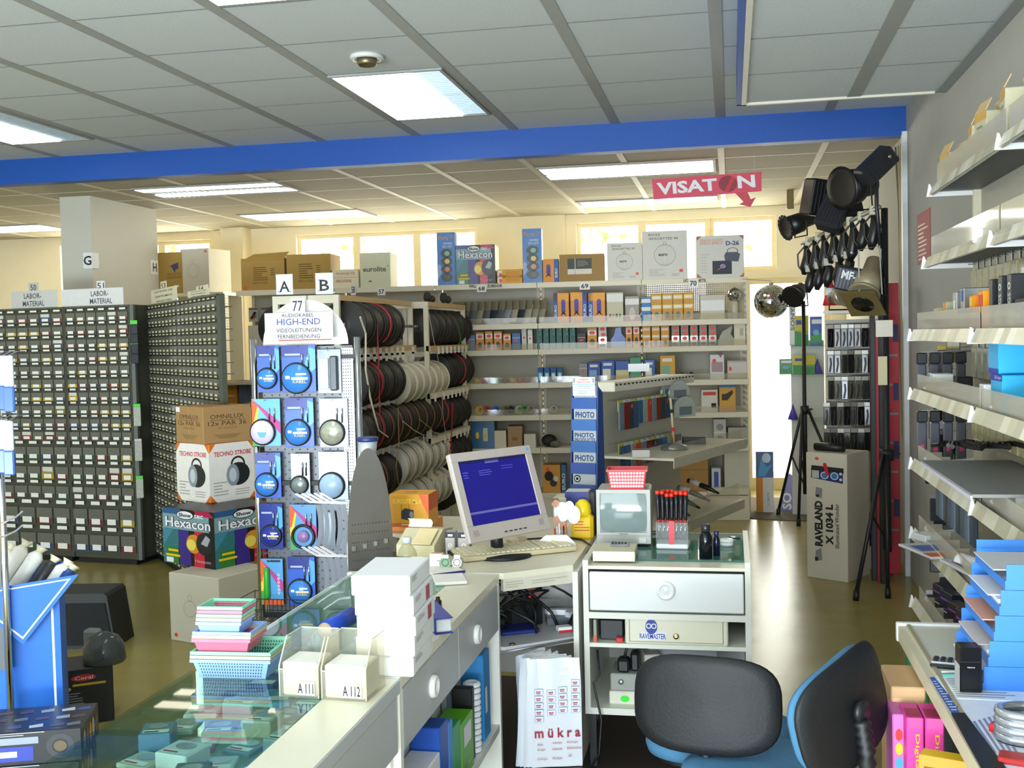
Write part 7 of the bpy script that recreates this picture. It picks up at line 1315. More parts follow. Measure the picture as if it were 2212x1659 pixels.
def rack(y0, y1, xs, label, rows, tags=True):
    x0, x1 = xs; t = E('cable_rack', label, 'rack', (x1, y0, 0)); o = Vector((x1, y0, 0))
    for y in (0, y1-y0-.03):
        for x in (x0-x1, -.035): MB().box(x, y, 0, x+.035, y+.03, ZRK, RW).make('post', t)
        MB().box(x0-x1+.035, y, ZRK-.05, -.035, y+.03, ZRK, RW).make('cross_beam', t)
    MB().box(-.03, .03, ZRK-.035, 0, y1-y0-.03, ZRK, WOOD).make('top_beam', t)
    for k, z in enumerate(rows):
        b = MB().box(-.02, .0, z-.02, .02, y1-y0, z+.02, WOOD if k == 0 else RW).make('label_bar', t)
        r = random.Random(k); n = int((y1-y0)/.13)
        for i in range(n):
            if r.random() < .8: y = .05+.13*i; MB().box(.021, y, z-.045, .0235, y+.05, z+.01, PAPER).make('tag', b)
    for k, z in enumerate((1.70, 1.33, 1.01, .7, .42)): MB().cyl((AXX-x1, .02, z), (AXX-x1, y1-y0-.02, z), .012, STEEL, 10).make('axle', t)
xA = (ony(665, 640, 6.4).x, ony(731, 640, 6.4).x)
rack(6.4, 8.0, xA, 'white cable rack nearest the camera behind the letter B', (1.54, 1.50, 1.175, .86, .56)); rack(8.05, 9.25, (ony(870, 660, 8.07).x, ony(925, 660, 8.07).x), 'white cable rack farther back beside the back shelves', (1.53, 1.17, .83, .52))
xL = (ony(588, 640, 6.4).x, ony(661, 640, 6.4).x); o = E('cable_rack', 'white cable rack behind the letter A with reels facing left', 'rack', (xL[1], 6.4, 0))
for y in (0, 1.1):
    for x in (xL[0]-xL[1], -.035): MB().box(x, y, 0, x+.035, y+.03, ZRK, RW).make('post', o)
    MB().box(xL[0]-xL[1]+.035, y, ZRK-.05, -.035, y+.03, ZRK, RW).make('cross_beam', o)
MB().cyl((xL[0]-xL[1]+.02, .0, 1.70), (xL[0]-xL[1]+.02, 1.1, 1.70), .012, STEEL, 10).make('axle', o)
for i in range(4): reel('k', (xL[0]-.005, 6.52+.21*i, 1.69), 'black cable reel on the rack behind the letter A, %s from the front' % ORD[i], 'cable reels on the left rack')
ysign(597, 633, 637, 593, [('A', .2, .14, .8, .66, '1e2024')], 'white sheet with a large letter A on the cable rack', 6.385); ysign(682, 720, 636, 590, [('B', .24, .16, .78, .68, '1e2024')], 'white sheet with a large letter B on the cable rack', 6.385)
ysign(1357, 1403, 803, 786, [], 'cream card on the top beam of the small pegboard gondola', 6.62)
for k, (pts, hx, rr, lb) in enumerate((([(778, 685), (790, 720), (790, 800), (800, 860), (818, 930), (838, 944)], 'd8d4c0', .006, 'thick white cable end hanging from the near cable rack'), ([(815, 700), (818, 790), (820, 880), (822, 910)], 'a8242c', .004, 'red cable end hanging from the top row of reels'), ([(925, 670), (938, 740), (952, 800), (957, 900), (965, 950)], 'b8b8ac', .0025, 'thin grey cable hanging across the white reels'), ([(990, 700), (995, 735), (985, 755)], '2f9a4c', .003, 'green cable end on the far black reels'),
     ([(870, 910), (895, 930), (915, 940), (918, 985)], 'd8d8d0', .003, 'white wire end on the brown reels'), ([(905, 905), (930, 925), (945, 945)], 'c88a5a', .003, 'copper coloured wire end on the brown reels'), ([(860, 880), (862, 960), (855, 1010), (862, 1050)], '9a7a5a', .003, 'brown cable hanging down to the low black reel'), ([(978, 870), (975, 940), (972, 985)], 'a01c28', .005, 'dark red cable on the third row of the far rack'))):
    tag(MB().tube([onx(x, y, AXX+.145+.004*k) for x, y in pts], rr, M(hx, .5), 6).make('loose_cable'), lb, 'cable')
for k, (x, y) in enumerate(((923, 638), (958, 642))):
    p = ony(x, y, 8.4+.2*k); tag(MB().ball((0, 0, .045), .04, M('2c2b28', .7, 0, .3, 60, .6), 8, (.8, .8, 1.1)).ball((.03, .02, .03), .03, M('2c2b28', .7), 8).make('dark_fitting', None, (p.x, p.y, ZRK)), 'dark round fitting on the far cable rack beam, %s' % ('left one', 'right one')[k], 'fitting')
# ================================================================ blue brochure stand and small pegboard gondola
a, b = onz(1236, 1118, DZ0), ony(1292, 1118, 4.98); p = Vector(((a.x+b.x)/2, 4.98, DZ0)); zt_ = ony(1245, 835, 5.0).z-DZ0
t = E('brochure_stand', 'tall blue brochure stand full of PHOTO leaflets behind the television', 'brochure stand', p, -.28); w = .128; SB_ = M('123f88', .4, 0, .05, 20); T = Matrix(((0, 0, 1, 0), (1, 0, 0, 0), (0, 1, 0, 0), (0, 0, 0, 1)))
for s in (-1, 1): MB().prism([(0, 0), (.11, 0), (.095, zt_*.95), (.045, zt_)], s*w/2-.003, s*w/2+.003, SB_, T).make('side_wall', t)
mb = MB(); mb.add([(-w/2, .1, 0), (w/2, .1, 0), (w/2, .09, zt_*.97), (-w/2, .09, zt_*.97)], [(0, 1, 2, 3)], SB_); mb.box(-w/2, .0, 0, w/2, .1, .02, SB_); mb.make('back_wall', t)
GB_ = M('a8acae', .35); N_ = 6; o = Vector(p); R3 = Matrix.Rotation(-.28, 3, 'Z')
for k in range(N_):
    z = .02+zt_*.96*k/N_; y = .045*k/N_; h = zt_/N_*1.22
    MB().box(-w/2+.004, y-.004, z, w/2-.004, y, z+h*.4, M(['3a4590', '1c4488', '16408a', '245a9a', '2c62a4', '1c4c94'][k], .35)).make('pocket', t)
    mb = MB(); mb.cbox(-w/2+.008, .0, 0, w/2-.008, .02, h*.98, GB_, .001); f = Fc(mb, (-w/2+.008, -.0, 0), (1, 0, 0), (0, 0, 1), w-.016, h*.98)
    f.poly([(.5, .82), (.98, .92), (.6, .9), (.95, .78), (.55, .86)], RED, 1); f.rect(.5, .84, .8, .88, INK, 2)
    if k in (2, 4, 5): f.text('PHOTO', .08, .45, .92, .68, M('18386a'), 2, .03)
    if k in (3,): f.text('PHOTO', .06, .52, .9, .7, M('18386a'), 2, .03).text('PRODUCTS', .06, .36, .95, .5, M('18386a'), 2, .02)
    if k in (0, 1): f.ell(.2, .6, .15, .14, INK, 2).ring(.2, .6, .1, .09, .7, PAPER, 3)
    tag(mb.make('leaflet', None, o+R3 @ Vector((0, y+.012, z+.002)), -.28+.04*(k % 2)), 'grey leaflet stack in the blue brochure stand, %s pocket from the bottom' % ORD[k], 'leaflet', 'leaflets in the blue stand')
mb = MB(); h = .085; mb.cbox(-w/2+.01, 0, 0, w/2-.01, .002, h, PAPER, .0005); f = Fc(mb, (-w/2+.01, 0, 0), (1, 0, 0), (0, 0, 1), w-.02, h); C_ = M('58b8d0'); f.rect(0, .6, 1, .64, C_).rect(0, .3, 1, .33, C_).text('m\u00fckra', .3, .82, .7, .95, M('e0503a'), 1, .03).text('electronic', .2, .68, .8, .82, M('e0503a'), 1, .02).rect(.02, .7, .12, .95, GREY).rect(.88, .7, .98, .95, GREY).lines(.25, .38, .8, .56, 2, GREY, 1, 2).lines(.25, .06, .8, .26, 2, GREY, 1, 3)
tag(mb.make('head_card', None, o+R3 @ Vector((0, .035, zt_*.93)), -.2), 'white card with red lettering on top of the blue brochure stand', 'sign')
# pegboard gondola, running away to the right
PY_ = 1.224; P0 = ony(1290, 826, 5.75); P0 = Vector((P0.x, P0.y, 0)); PD = Vector((math.cos(PY_), math.sin(PY_), 0)); PN = Vector((-PD.y, PD.x, 0))
zt_ = ony(1290, 826, 5.75).z; PL = (onplane(1466, 806, P0, PY_)-P0).dot(PD); PL = max(.8, min(PL, 2.6))
t = E('pegboard_gondola', 'low cream gondola with hanging packs behind the television', 'gondola', P0, PY_)
MB().box(0, 0, 0, PL, .03, zt_-.05, M('cbc7b8', .6)).make('back_panel', t); mb = MB(); mb.cbox(0, -.10, zt_-.05, PL, .05, zt_, SHG, .004); [mb.box(PL*(i+.2)/22, -.102, zt_-.018, PL*(i+.7)/22, -.0995, zt_-.01, DARK) for i in range(22)]; mb.make('top_beam', t)
def pl(px, py, off): return onplane(px, py, P0+PN*off, PY_)
zs_ = .80
e = pl(1544, 967, -.42); s_end = max(PL, (e-P0).dot(PD)); zs_ = e.z
sh = MB().box(0, -.42, zs_-.012, s_end, 0, zs_, SHG).box(0, -.425, zs_-.05, s_end, -.42, zs_+.004, STRIP).make('shelf', t)
MB().box(0.02, -.40, zs_, s_end-.02, -.397, zs_+.06, ACRYL).make('guard', sh)
zl = zs_-.36; sh = MB().box(0, -.40, zl-.012, s_end, 0, zl, SHG).box(0, -.405, zl-.05, s_end, -.40, zl+.004, STRIP).make('shelf', t); MB().box(0.02, -.38, zl, s_end-.02, -.377, zl+.1, ACRYL).make('guard', sh)
MB().box(0, -.38, 0, s_end, .03, .12, SHG).make('plinth', t)
for row, (zz, n_) in enumerate(((zt_-.11, 14), (zt_-.34, 12))):
    for i in range(n_):
        s = .12+(PL-.25)*i/n_; c = [('78909a', 'silver grey'), ('a8b0a8', 'pale'), ('3a5a78', 'slate blue'), ('8a2420', 'dark red'), ('c8482a', 'orange red'), ('2f6a9a', 'blue'), ('384048', 'dark')][(i*3+row*2) % 7]
        o = E('tool_pack', '%s tool pack, %s hooks of the low gondola, %s from the near end' % (c[1], ('upper', 'lower')[row], ORD[i]), 'pack', P0+PD*s+PN*-.07+Vector((0, 0, zz-.16)), PY_, 'tool packs on the low gondola')
        hh = .13 if i > 3 else .15; MB().cbox(-.03, -.012, .16-hh, .03, -.004, .155, M(c[0], .2, .2, .25, 40), .002).make('blister', o); MB().cbox(-.03, -.004, .11, .03, 0, .17, M('d8d8cc') if i % 3 else M('c8c83a')).make('header', o)
        if i % 4 == 2: q = MB(); Fc(q, (-.01, -.0127, .12), (1, 0, 0), (0, 0, 1), .025, .025).ell(.5, .5, .5, .5, M('f04a34')); q.make('red_dot', o)
        MB().tube([(0, -.02, .165), (0, .07, .165)], .002, STEEL, 5).make('hook', o)
for k, (px, py0, py1) in enumerate(((1447, 822, 858), (1466, 822, 862), (1478, 856, 900))):
    p = pl(px, py1, -.08-.05*k); h = pl(px, py0, -.08-.05*k).z-p.z; o = E('arched_pack', 'round topped clear pack at the far end of the low gondola, %s' % ('left one', 'middle one', 'lower right one')[k], 'pack', p, PY_-.5, 'round topped packs'); w_ = .075
    MB().prism([(-w_, 0), (w_, 0), (w_, h-w_)]+[(w_*math.cos(a), h-w_+w_*math.sin(a)) for a in [PI*i/12 for i in range(1, 12)]]+[(-w_, h-w_)], 0, .01, M('aab0a4', .15, .4, .2, 30), Matrix.Rotation(PI/2, 4, 'X')).make('blister', o); MB().box(-w_*.6, -.013, h*.1, w_*.6, -.01, h*.5, M('5a6468', .3)).make('tool', o); MB().tube([(0, 0, h-.01), (.0, .12+.05*k, h-.01)], .002, STEEL, 5).make('hook', o)
p = pl(1456, 955, -.25); t = E('desk_lamp_base', 'round chrome base with a striped rod on the low gondola shelf', 'lamp base', (p.x, p.y, zs_+.001)); MB().lathe([(.001, 0), (.075, 0), (.07, .018), (.03, .035), (.001, .037)], M('9aa0a0', .2, .7), 24).make('base', t); MB().tube([(0, 0, .036), (-.015, 0, .28)], .007, M('b8a878', .4), 8).cyl((-.004, 0, .1), (-.005, 0, .12), .0085, RED, 8).cyl((-.009, 0, .2), (-.01, 0, .22), .0085, INK, 8).make('rod', t)
p = pl(1500, 950, -.25); carton('black_holder', 'black box shaped holder at the right on the low gondola shelf', 'holder', (p.x, p.y, zs_+.001), .1, (.13, .1, .04), BLACK)
p = pl(1385, 985, -.25); carton('white_pack', 'white pack with dark top on the low gondola shelf', 'pack', (p.x, p.y, zs_+.001), .1, (.09, .07, .04), M('dcd8d0'), lambda f, mb: f['t'].rect(0, 0, 1, .6, M('6a3a4a')))
for k in range(4):
    a_ = pl(1420+22*k, 1045, -.2); t = E('soldering_tool', 'long tool in the clear bin of the low gondola, %s from the left' % ORD[k], 'tool', (a_.x, a_.y, zl+.03+.02*k), -.5, 'tools in the clear bin'); MB().tube([(0, 0, .06), (.12, 0, .03), (.2, 0, .0)], [.014, .016, .006], M(['5a5248', '2a2826', '8a8478', '1e1e1e'][k], .3), 8).make('body', t); MB().cyl((.02, 0, .058), (.08, 0, .042), .0175, M('d8d4cc'), 8).make('label', t)
# base bins of the back unit seen to the right of it
p = onplane(1590, 1060, G0+GN*-.10, GY); s0, s1 = gs(1530, 1090, -.14), gs(1620, 1090, -.14)
carton('cream_base_box', 'long cream base box on the floor before the end of the back shelves', 'box', G0+GD*((s0+s1)/2)+GN*-.14, GY, (s1-s0, .13, .27), M('d5cfb6', .5), lambda f, mb: f['f'].rect(.04, .78, .96, .81, M('4a463a')))
# hanging shop sign
def hang(px, py, Y): return ony(px, py, Y)
YV = 8.0; a, b, c, d = [hang(x, y, YV) for x, y in ((1412, 431), (1645, 413), (1645, 371), (1408, 387))]; o = a.copy()
t = E('hanging_sign', 'red cardboard sign with white capitals and an arrow hanging from the ceiling', 'sign', o); RS = M('d8405a', .5, 0, .08, 20)
mb = MB(); T = Matrix.Rotation(PI/2, 4, 'X'); P4 = [(v.x-o.x, v.z-o.z) for v in (a, b, c, d)]; mb.prism(P4, -.004, 0, RS, T)
U = Vector((b.x-a.x, 0, b.z-a.z)); f = Fc(mb, (0, -.0, 0), U, (d.x-a.x, 0, d.z-a.z), U.length, (d-a).length)
f.text('VISAT', .04, .2, .60, .8, PAPER, 1, .035); f.ell(.70, .48, .085, .4, M('8a1a30'), 1); f.poly([(.66, .13), (.74, .83), (.77, .75), (.70, .09)], RED, 2); f.text('N', .79, .22, .95, .82, PAPER, 1, .035); mb.make('board', t)
q = [hang(x, y, YV) for x, y in ((1588, 417), (1614, 414), (1622, 430), (1633, 426), (1621, 447), (1597, 441), (1606, 436))]; MB().prism([(v.x-o.x, v.z-o.z) for v in q][::-1], -.006, -.002, M('c83a52', .5), T).make('arrow', t)
for u in (.06, .94): s = U*u+Vector((0, 0, (d-a).length)); MB().tube([s, Vector((s.x, 0, ZR-o.z))], .001, M('c8c8c8'), 5).make('string', t)
# ================================================================ right rear: lights, stands, accessory rack
# big white carton on the floor
a, b = onz(1744, 1246, 0), onz(1832, 1259, 0); rz = math.atan2(b.y-a.y, b.x-a.x); h = ony(1832, 982, b.y).z
def d_rave(f, mb):
    F = f['f']; K = M('1e1e20'); F.text('RAVELAND', .2, .26, .40, .62, K, 1, .05, 1); F.text('X 1034 L', .47, .28, .66, .60, K, 1, .05, 1); F.text('Illuminated Wonder', .7, .26, .8, .61, K, 1, .01, 1)
    F.poly([(.2, .14), (.38, .15), (.36, .25), (.22, .22)], M('8a8a88'), 1).rect(.2, .14, .28, .17, K, 2); F.poly([(.22, .66), (.38, .64), (.4, .72), (.24, .73)], M('8a8a88'), 1).rect(.24, .65, .32, .67, K, 2)
    F.poly([(.12, .80), (.9, .77), (.9, .89), (.14, .90)], M('2a2e66'), 1).poly([(.12, .86), (.92, .85), (.92, .89), (.14, .90)], K, 1.5).rect(.15, .80, .32, .86, M('b8b8b4'), 2)
    for u in (.46, .70): F.ell(u, .825, .1, .03, M('c8d4e0'), 3).ell(u, .825, .075, .023, M('3a7aa8'), 4)
    for v in (.8, .845): F.ell(.85, v, .035, .011, M('c8d4e0'), 3)
    F.poly([(.42, .92), (.5, .925), (.58, .83), (.5, .82)], RED, 5); F.ell(.27, .955, .05, .012, M('f04a28'), 2)
carton('speaker_carton', 'tall cream carton with a printed loudspeaker standing on the floor', 'box', (a+b)/2, rz, ((b-a).length, .30, h), M('cfc6b2', .75, 0, .03, 6), d_rave)
c = (a+b)/2; mb = MB(); mb.tube([(-.1, .0, .03), (.1, .0, .03)], .028, BLACK, 12); tag(mb.make('black_roll', None, (c.x+.03, c.y+.1, h), rz), 'black padded roll lying on the tall cream carton', 'roll')
# tripods
def tripod(cx, cy, zt, zh, feet, label, r_=.016):
    t = E('tripod_stand', label, 'tripod', (cx, cy, 0)); MB().tube([(0, 0, .25), (0, 0, zh), (0, 0, zh+.01), (0, 0, zt)], [r_*1.25, r_*1.25, r_, r_], BLACK, 12).make('pole', t)
    MB().cyl((0, 0, zh-.04), (0, 0, zh+.03), r_*2.2, BLACK, 14).cyl((r_*1.5, 0, zh), (r_*4, 0, zh), .007, DARK, 8).make('collar', t)
    for i, (x, y) in enumerate(feet):
        d = Vector((x-cx, y-cy, 0)); u_ = d.normalized()*.035; l = MB().tube([u_+Vector((0, 0, zh)), u_+Vector((0, 0, zh))+(d-u_-Vector((0, 0, zh-.03)))], .0125, BLACK, 10).make('leg', t); MB().cyl(d+Vector((0, 0, 0)), d+Vector((0, 0, .06))-d*.02, .018, BLACK, 10).make('rubber_foot', l)
        MB().beam(d*.45+Vector((0, 0, zh*.56)), (0, 0, .3), .014, .006, BLACK).make('brace', t)
    return t
f1, f2 = onz(1725, 1136, 0), onz(1681, 1113, 0); zc = ony(1738, 884, 9.4).z; pc = ony(1738, 884, 9.4); f3 = ony(1772, 960, 9.3); f3 = pc+(f3-pc)*1.0; k = zc/(zc-f3.z); f3 = pc+(f3-pc)*k
tripod(pc.x, pc.y, ony(1739, 650, 9.4).z, zc, ((f1.x, f1.y), (f2.x, f2.y), (f3.x, f3.y)), 'black tripod with a small lamp standing before the bright door')
pb_ = ony(1915, 980, 7.05); g1 = onz(1849, 1297, 0); g2 = onz(1918, 1292, 0)
tripod(pb_.x, pb_.y, ony(1903, 450, 7.05).z, pb_.z, ((g1.x, g1.y), (g2.x, g2.y), (pb_.x+.08, pb_.y+.45)), 'tall black tripod carrying stage lights beside the red panel', .02)
LB = M('151516', .38, 0, .1, 40); LB2 = M('26262a', .4, 0, .1, 40)
def par(px, py, Y, L, R, dirv, label, name='par_can', body=LB, flare=1.0, scal=False):
    c = ony(px, py, Y); d = Vector(dirv).normalized(); t = E(name, label, 'stage light', c); q = d.to_track_quat('Z', 'Y').to_matrix().to_4x4()
    MB().lathe([(R*.45, -L*.55), (R*.62, -L*.5), (R*.66, -L*.1), (R*.9, 0), (R*.95, L*.4), (R*.92, L*.4), (R*.8, L*.05), (.001, L*.0)], body, 26, q).make('housing', t)
    mb = MB(); mb.lathe([(R*.92, L*.38), (R*1.12*flare, L*.46), (R*1.14*flare, L*.5), (R*.86, L*.47)], body, 26, q)
    if scal: [mb.ball(q @ Vector((R*1.1*flare*math.cos(a), R*1.1*flare*math.sin(a), L*.47)), R*.13, body, 6) for a in [2*PI*i/16 for i in range(16)]]
    mb.make('front_ring', t); MB().lathe([(.001, L*.30), (R*.5, L*.31), (R*.86, L*.36), (.001, L*.34)], M('5a5c58', .1, .8), 24, q).make('lens', t)
    s = d.cross(Vector((0, 0, 1))).normalized(); MB().tube([s*R*1.05, s*R*1.15+Vector((0, 0, -R*1.3)), -s*R*1.15+Vector((0, 0, -R*1.3)), -s*R*1.05], .006, LB, 6).make('yoke', t); return t
# truss bar with lamps
T0, T1 = ony(1733, 527, 7.9), ony(1900, 447, 7.05); dT = T1-T0
t = E('light_bar', 'chrome bar with clamps carrying the black stage lights', 'light bar', T0); MB().cyl((0, 0, 0), dT, .014, M('c8c8c0', .25, .8), 12).make('bar', t)
for i in range(7): q = dT*(.08+.14*i); MB().cbox(q.x-.02, q.y-.02, q.z-.03, q.x+.02, q.y+.02, q.z+.028, M('c9c0a4', .5)).make('clamp', t)
U0, U1 = ony(1738, 582, 7.9), ony(1842, 545, 7.3); dU = U1-U0; t = E('light_bar', 'lower chrome bar of hanging black clamps below the stage lights', 'light bar', U0); MB().cyl((0, 0, 0), dU, .012, M('c8c8c0', .25, .8), 12).make('bar', t); 
for i in range(5): q = dU*(.1+.2*i); MB().cbox(q.x-.025, q.y-.02, q.z-.03, q.x+.025, q.y+.02, q.z+.02, M('b8b4a4', .5)).make('clamp', t)
for i in range(8):
    p_ = T0+dT*(.04+.125*i); L = .17+.02*(i % 3); o = E('hanging_clamp', 'black hook clamp hanging under the upper chrome bar, %s from the left' % ORD[i], 'clamp', p_, 0, 'black clamps on the light bars'); MB().tube([(0, 0, -.012), (.01, 0, -.05), (.02, 0, -.09), (.0, 0, -L), (-.01, 0, -L-.05)], [.012, .02, .034, .036, .014], LB, 8).make('body', o); MB().tube([(0, 0, -.02), (-.05, 0, -.08), (-.045, 0, -.16), (-.01, 0, -L-.04)], .006, LB, 6).make('strap', o)
for i in range(5):
    p_ = U0+dU*(.1+.2*i); o = E('hanging_clamp', 'black hook clamp hanging under the lower chrome bar, %s from the left' % ORD[i], 'clamp', p_, 0, 'black clamps on the light bars'); MB().tube([(0, 0, -.012), (.015, 0, -.05), (0, 0, -.12), (-.01, 0, -.17)], [.012, .03, .034, .014], LB, 8).make('body', o)
par(1730, 480, 7.9, .26, .075, (-.75, -.35, -.28), 'black par can with a scalloped front ring at the left of the stage lights', scal=True)
par(1850, 402, 7.3, .24, .12, (-.75, -.55, -.15), 'large round black floodlight at the top of the stage lights', 'flood_lamp')
par(1722, 632, 9.4, .16, .085, (-.5, -.75, -.45), 'small black lamp on the tripod before the bright door', 'small_lamp')
def lbox(name, label, px, py, Y, dims, rot, m=LB, extra=None):
    c = ony(px, py, Y); t = E(name, label, 'stage light', c); w, d, h = dims; mb = MB(); mb.X = Matrix.Rotation(rot[2], 4, 'Z') @ Matrix.Rotation(rot[1], 4, 'Y') @ Matrix.Rotation(rot[0], 4, 'X'); mb.cbox(-w/2, -d/2, -h/2, w/2, d/2, h/2, m, .012)
    [mb.cbox(-w/2+w*(i+.2)/8, -d/2-.006, -h*.42, -w/2+w*(i+.5)/8, -d/2, h*.42, m, .002) for i in range(8)]
    mb.make('housing', t)
    if extra: extra(t, mb.X, w, d, h)
    return t
lbox('halogen_flood', 'black ribbed halogen floodlight topmost against the wall', 1893, 358, 7.05, (.24, .12, .12), (.3, -.75, .2), LB2, lambda t, X, w, d, h: (MB().lathe([(.001, 0), (.012, 0), (.012, .004), (.001, .005)], CHROME, 10, X @ Matrix.Translation((w*.3, -d/2-.007, h*.1)) @ Matrix.Rotation(PI/2, 4, 'X')).make('screw', t), MB().tube([(0, 0, 0), (0, 0, -.25), (.02, 0, -.5)], .012, LB2, 8).make('bracket', t)))
lbox('scanner_light', 'square black lamp housing left of the large round floodlight', 1772, 428, 7.6, (.2, .16, .24), (.15, .12, .4), LB); lbox('scanner_light', 'black lamp housing hanging below the square one', 1800, 462, 7.45, (.17, .14, .22), (-.3, .35, -.3), LB2)
lbox('strobe_light', 'black lamp block behind the bright reflector rim', 1828, 440, 7.5, (.16, .14, .2), (.2, -.3, .3), LB)
def mf1(t, X, w, d, h): mb = MB(); mb.X = X; Fc(mb, (-w/2, -d/2-.0065, -h/2), (1, 0, 0), (0, 0, 1), w, h).text('MF-1', .2, .5, .85, .85, PAPER, 2, .03); mb.make('lettering', t)
lbox('effect_light', 'dark grey effect light with white lettering', 1836, 603, 7.3, (.17, .14, .15), (.1, .25, -.15), M('33363c', .45), mf1)
par(1878, 600, 7.0, .26, .085, (-.35, -.6, -.85), 'beige par can pointing down in a brown square frame', 'beige_par_can', M('9c9274', .45, .2))
c = ony(1864, 655, 6.92); d = Vector((-.35, -.6, -.85)).normalized(); q = d.to_track_quat('Z', 'X').to_matrix().to_4x4(); t = E('filter_frame', 'brown square filter frame below the beige par can', 'frame', c); mb = MB(); mb.X = q; R_ = .068; s_ = .11
ring = [(R_*math.cos(2*PI*i/24), R_*math.sin(2*PI*i/24)) for i in range(24)]; sq = []
for x, y in ring: k = s_/max(abs(x), abs(y)); sq.append((x*k, y*k))
vv = [(x, y, z) for z in (0, .008) for x, y in ring]+[(x, y, z) for z in (0, .008) for x, y in sq]; fs = []
for i in range(24): j = (i+1) % 24; fs += [(i, j, 48+j, 48+i), (24+j, 24+i, 72+i, 72+j), (48+i, 48+j, 72+j, 72+i), (j, i, 24+i, 24+j)]
mb.add(vv, fs, M('6a5c34', .5)); mb.make('plate', t); mb = MB(); mb.X = q; mb.lathe([(.001, .009), (R_, .009), (R_, .011), (.001, .010)], M('22241f', .15, .4), 24); mb.make('dark_lens', t); MB().tube([(-.02, 0, .0), (-.02, .02, .32), (.1, .02, .34), (.11, 0, .05)], .005, STEEL, 6).make('bail', t)
p = ony(1793, 660, 7.9); t = E('traffic_cone', 'red and white small cone on the white shelf of the accessory rack', 'cone', (p.x, p.y, ony(1793, 660, 7.9).z)); MB().lathe([(.05, 0), (.035, .07), (.034, .07)], RED, 16).lathe([(.0345, .07), (.026, .12)], PAPER, 16).lathe([(.026, .12), (.015, .18), (.001, .182)], RED, 16).make('body', t)
par(1812, 640, 7.8, .14, .07, (.5, -.8, .1), 'shiny reflector lamp leaning beside the small cone', 'reflector_lamp', M('b8b09a', .2, .6))
# accessory rack: back board, top shelf and five rows of packs
YR = 8.05; xa, xb = ony(1786, 800, YR).x, ony(1888, 800, YR).x; z0, z1 = ony(1830, 975, YR).z, ony(1830, 690, YR).z
t = E('accessory_rack', 'grey accessory rack with rows of black connector packs', 'rack', ((xa+xb)/2, YR, 0)); w = xb-xa
MB().box(-w/2, .05, 0, w/2+.11, .07, z1, M('b4b2a8', .5)).make('back_panel', t); sz = ony(1790, 672, YR-.1).z; MB().prism([(-w*.62, -.2), (w*.35, -.2), (w*.4, .1), (-w*.2, .1)], sz-.02, sz, M('dcdad2', .5)).make('top_shelf', t)
rows_n = 5
for j in range(rows_n):
    zz = z1-.03-(z1-z0-.02)*j/rows_n; MB().cyl((-w/2, .03, zz), (w/2, .03, zz), .005, STEEL, 8).make('peg_bar', t)
    for i in range(7):
        x = xa+w*(i+.5)/7-.03*(j > 2); hh = (z1-z0)/rows_n*.88; r = random.Random(i*7+j); o = E('connector_pack', 'clear black connector pack, accessory rack %s row, %s from the left' % (ORD[j], ORD[i]), 'pack', (x, YR-.05-.012*(i % 3), zz-hh), r.uniform(-.3, .3), 'connector packs on the accessory rack')
        MB().cbox(-.021, -.010, 0, .021, .0, hh*.8, M(['34342f', '191917', '5c5a50', '111111'][r.randrange(4)], .15, 0, .4, 60), .003).make('blister', o); MB().cbox(-.022, 0, hh*.62, .022, .003, hh*.97, M(['b8b4a4', '8a8678', 'd8d4c4', '605c50'][r.randrange(4)], .25)).make('header', o); MB().tube([(-.006, -.012, hh*.05), (.004, -.014, hh*.4), (.0, -.012, hh*.66)], .006, BLACK, 6).make('connector', o); MB().tube([(0, -.01, hh*.95), (0, .1+.012*(i % 3), hh*.95)], .0015, STEEL, 5).make('hook', o)
for k, (x0, x1, y0, y1, Y_, lb, m) in enumerate(((1892, 1929, 728, 692, 6.98, 'cream lettered card hung on the tall black tripod', M('dcd6c2')), (1897, 1917, 832, 770, 6.97, 'yellowish printed card hung lower on the tall black tripod', M('cfc69c')))):
    ysign(x0, x1, y0, y1, [], lb, Y_).data.materials[0] = m
# red tall panel, black bags and bars against the wall
YP = 7.42
def tall(name, label, cat, x0, x1, yt, yb, Y, m, d=.05, deco=None):
    a_ = ony(x0, yb, Y); b_ = ony(x1, yb, Y); z_ = max(0.0, a_.z); h = ony(x0, yt, Y).z-z_; return carton(name, label, cat, ((a_.x+b_.x)/2, Y, z_), 0, (b_.x-a_.x, d, h), m, deco)
tall('red_display_board', 'tall red accessory panel with black straps at the end of the wall shelving', 'panel', 1912, 1946, 612, 1240, YP, M('c02430', .45, 0, .08, 8), .03, lambda f, mb: [f['f'].rect(0, .15+.1*k, .9, .158+.1*k, M('8a8a90')) for k in range(8)]+[f['f'].rect(.6, .2+.2*k, .95, .26+.2*k, M('2a2a60'), 2) for k in range(4)])
for k, (x0, x1, yt, yb, Y_, hx, lb) in enumerate(((1884, 1895, 640, 1270, 7.3, '1a1a1c', 'slim black upright left of the red panel'), (1896, 1903, 700, 1270, 7.25, '9a2028', 'slim dark red upright beside the black one'), (1903, 1912, 560, 1290, 7.2, '161618', 'thick black upright touching the red panel'))): tall('stand_tube', lb, 'tube', x0, x1, yt, yb, Y_, M(hx, .4), .04)
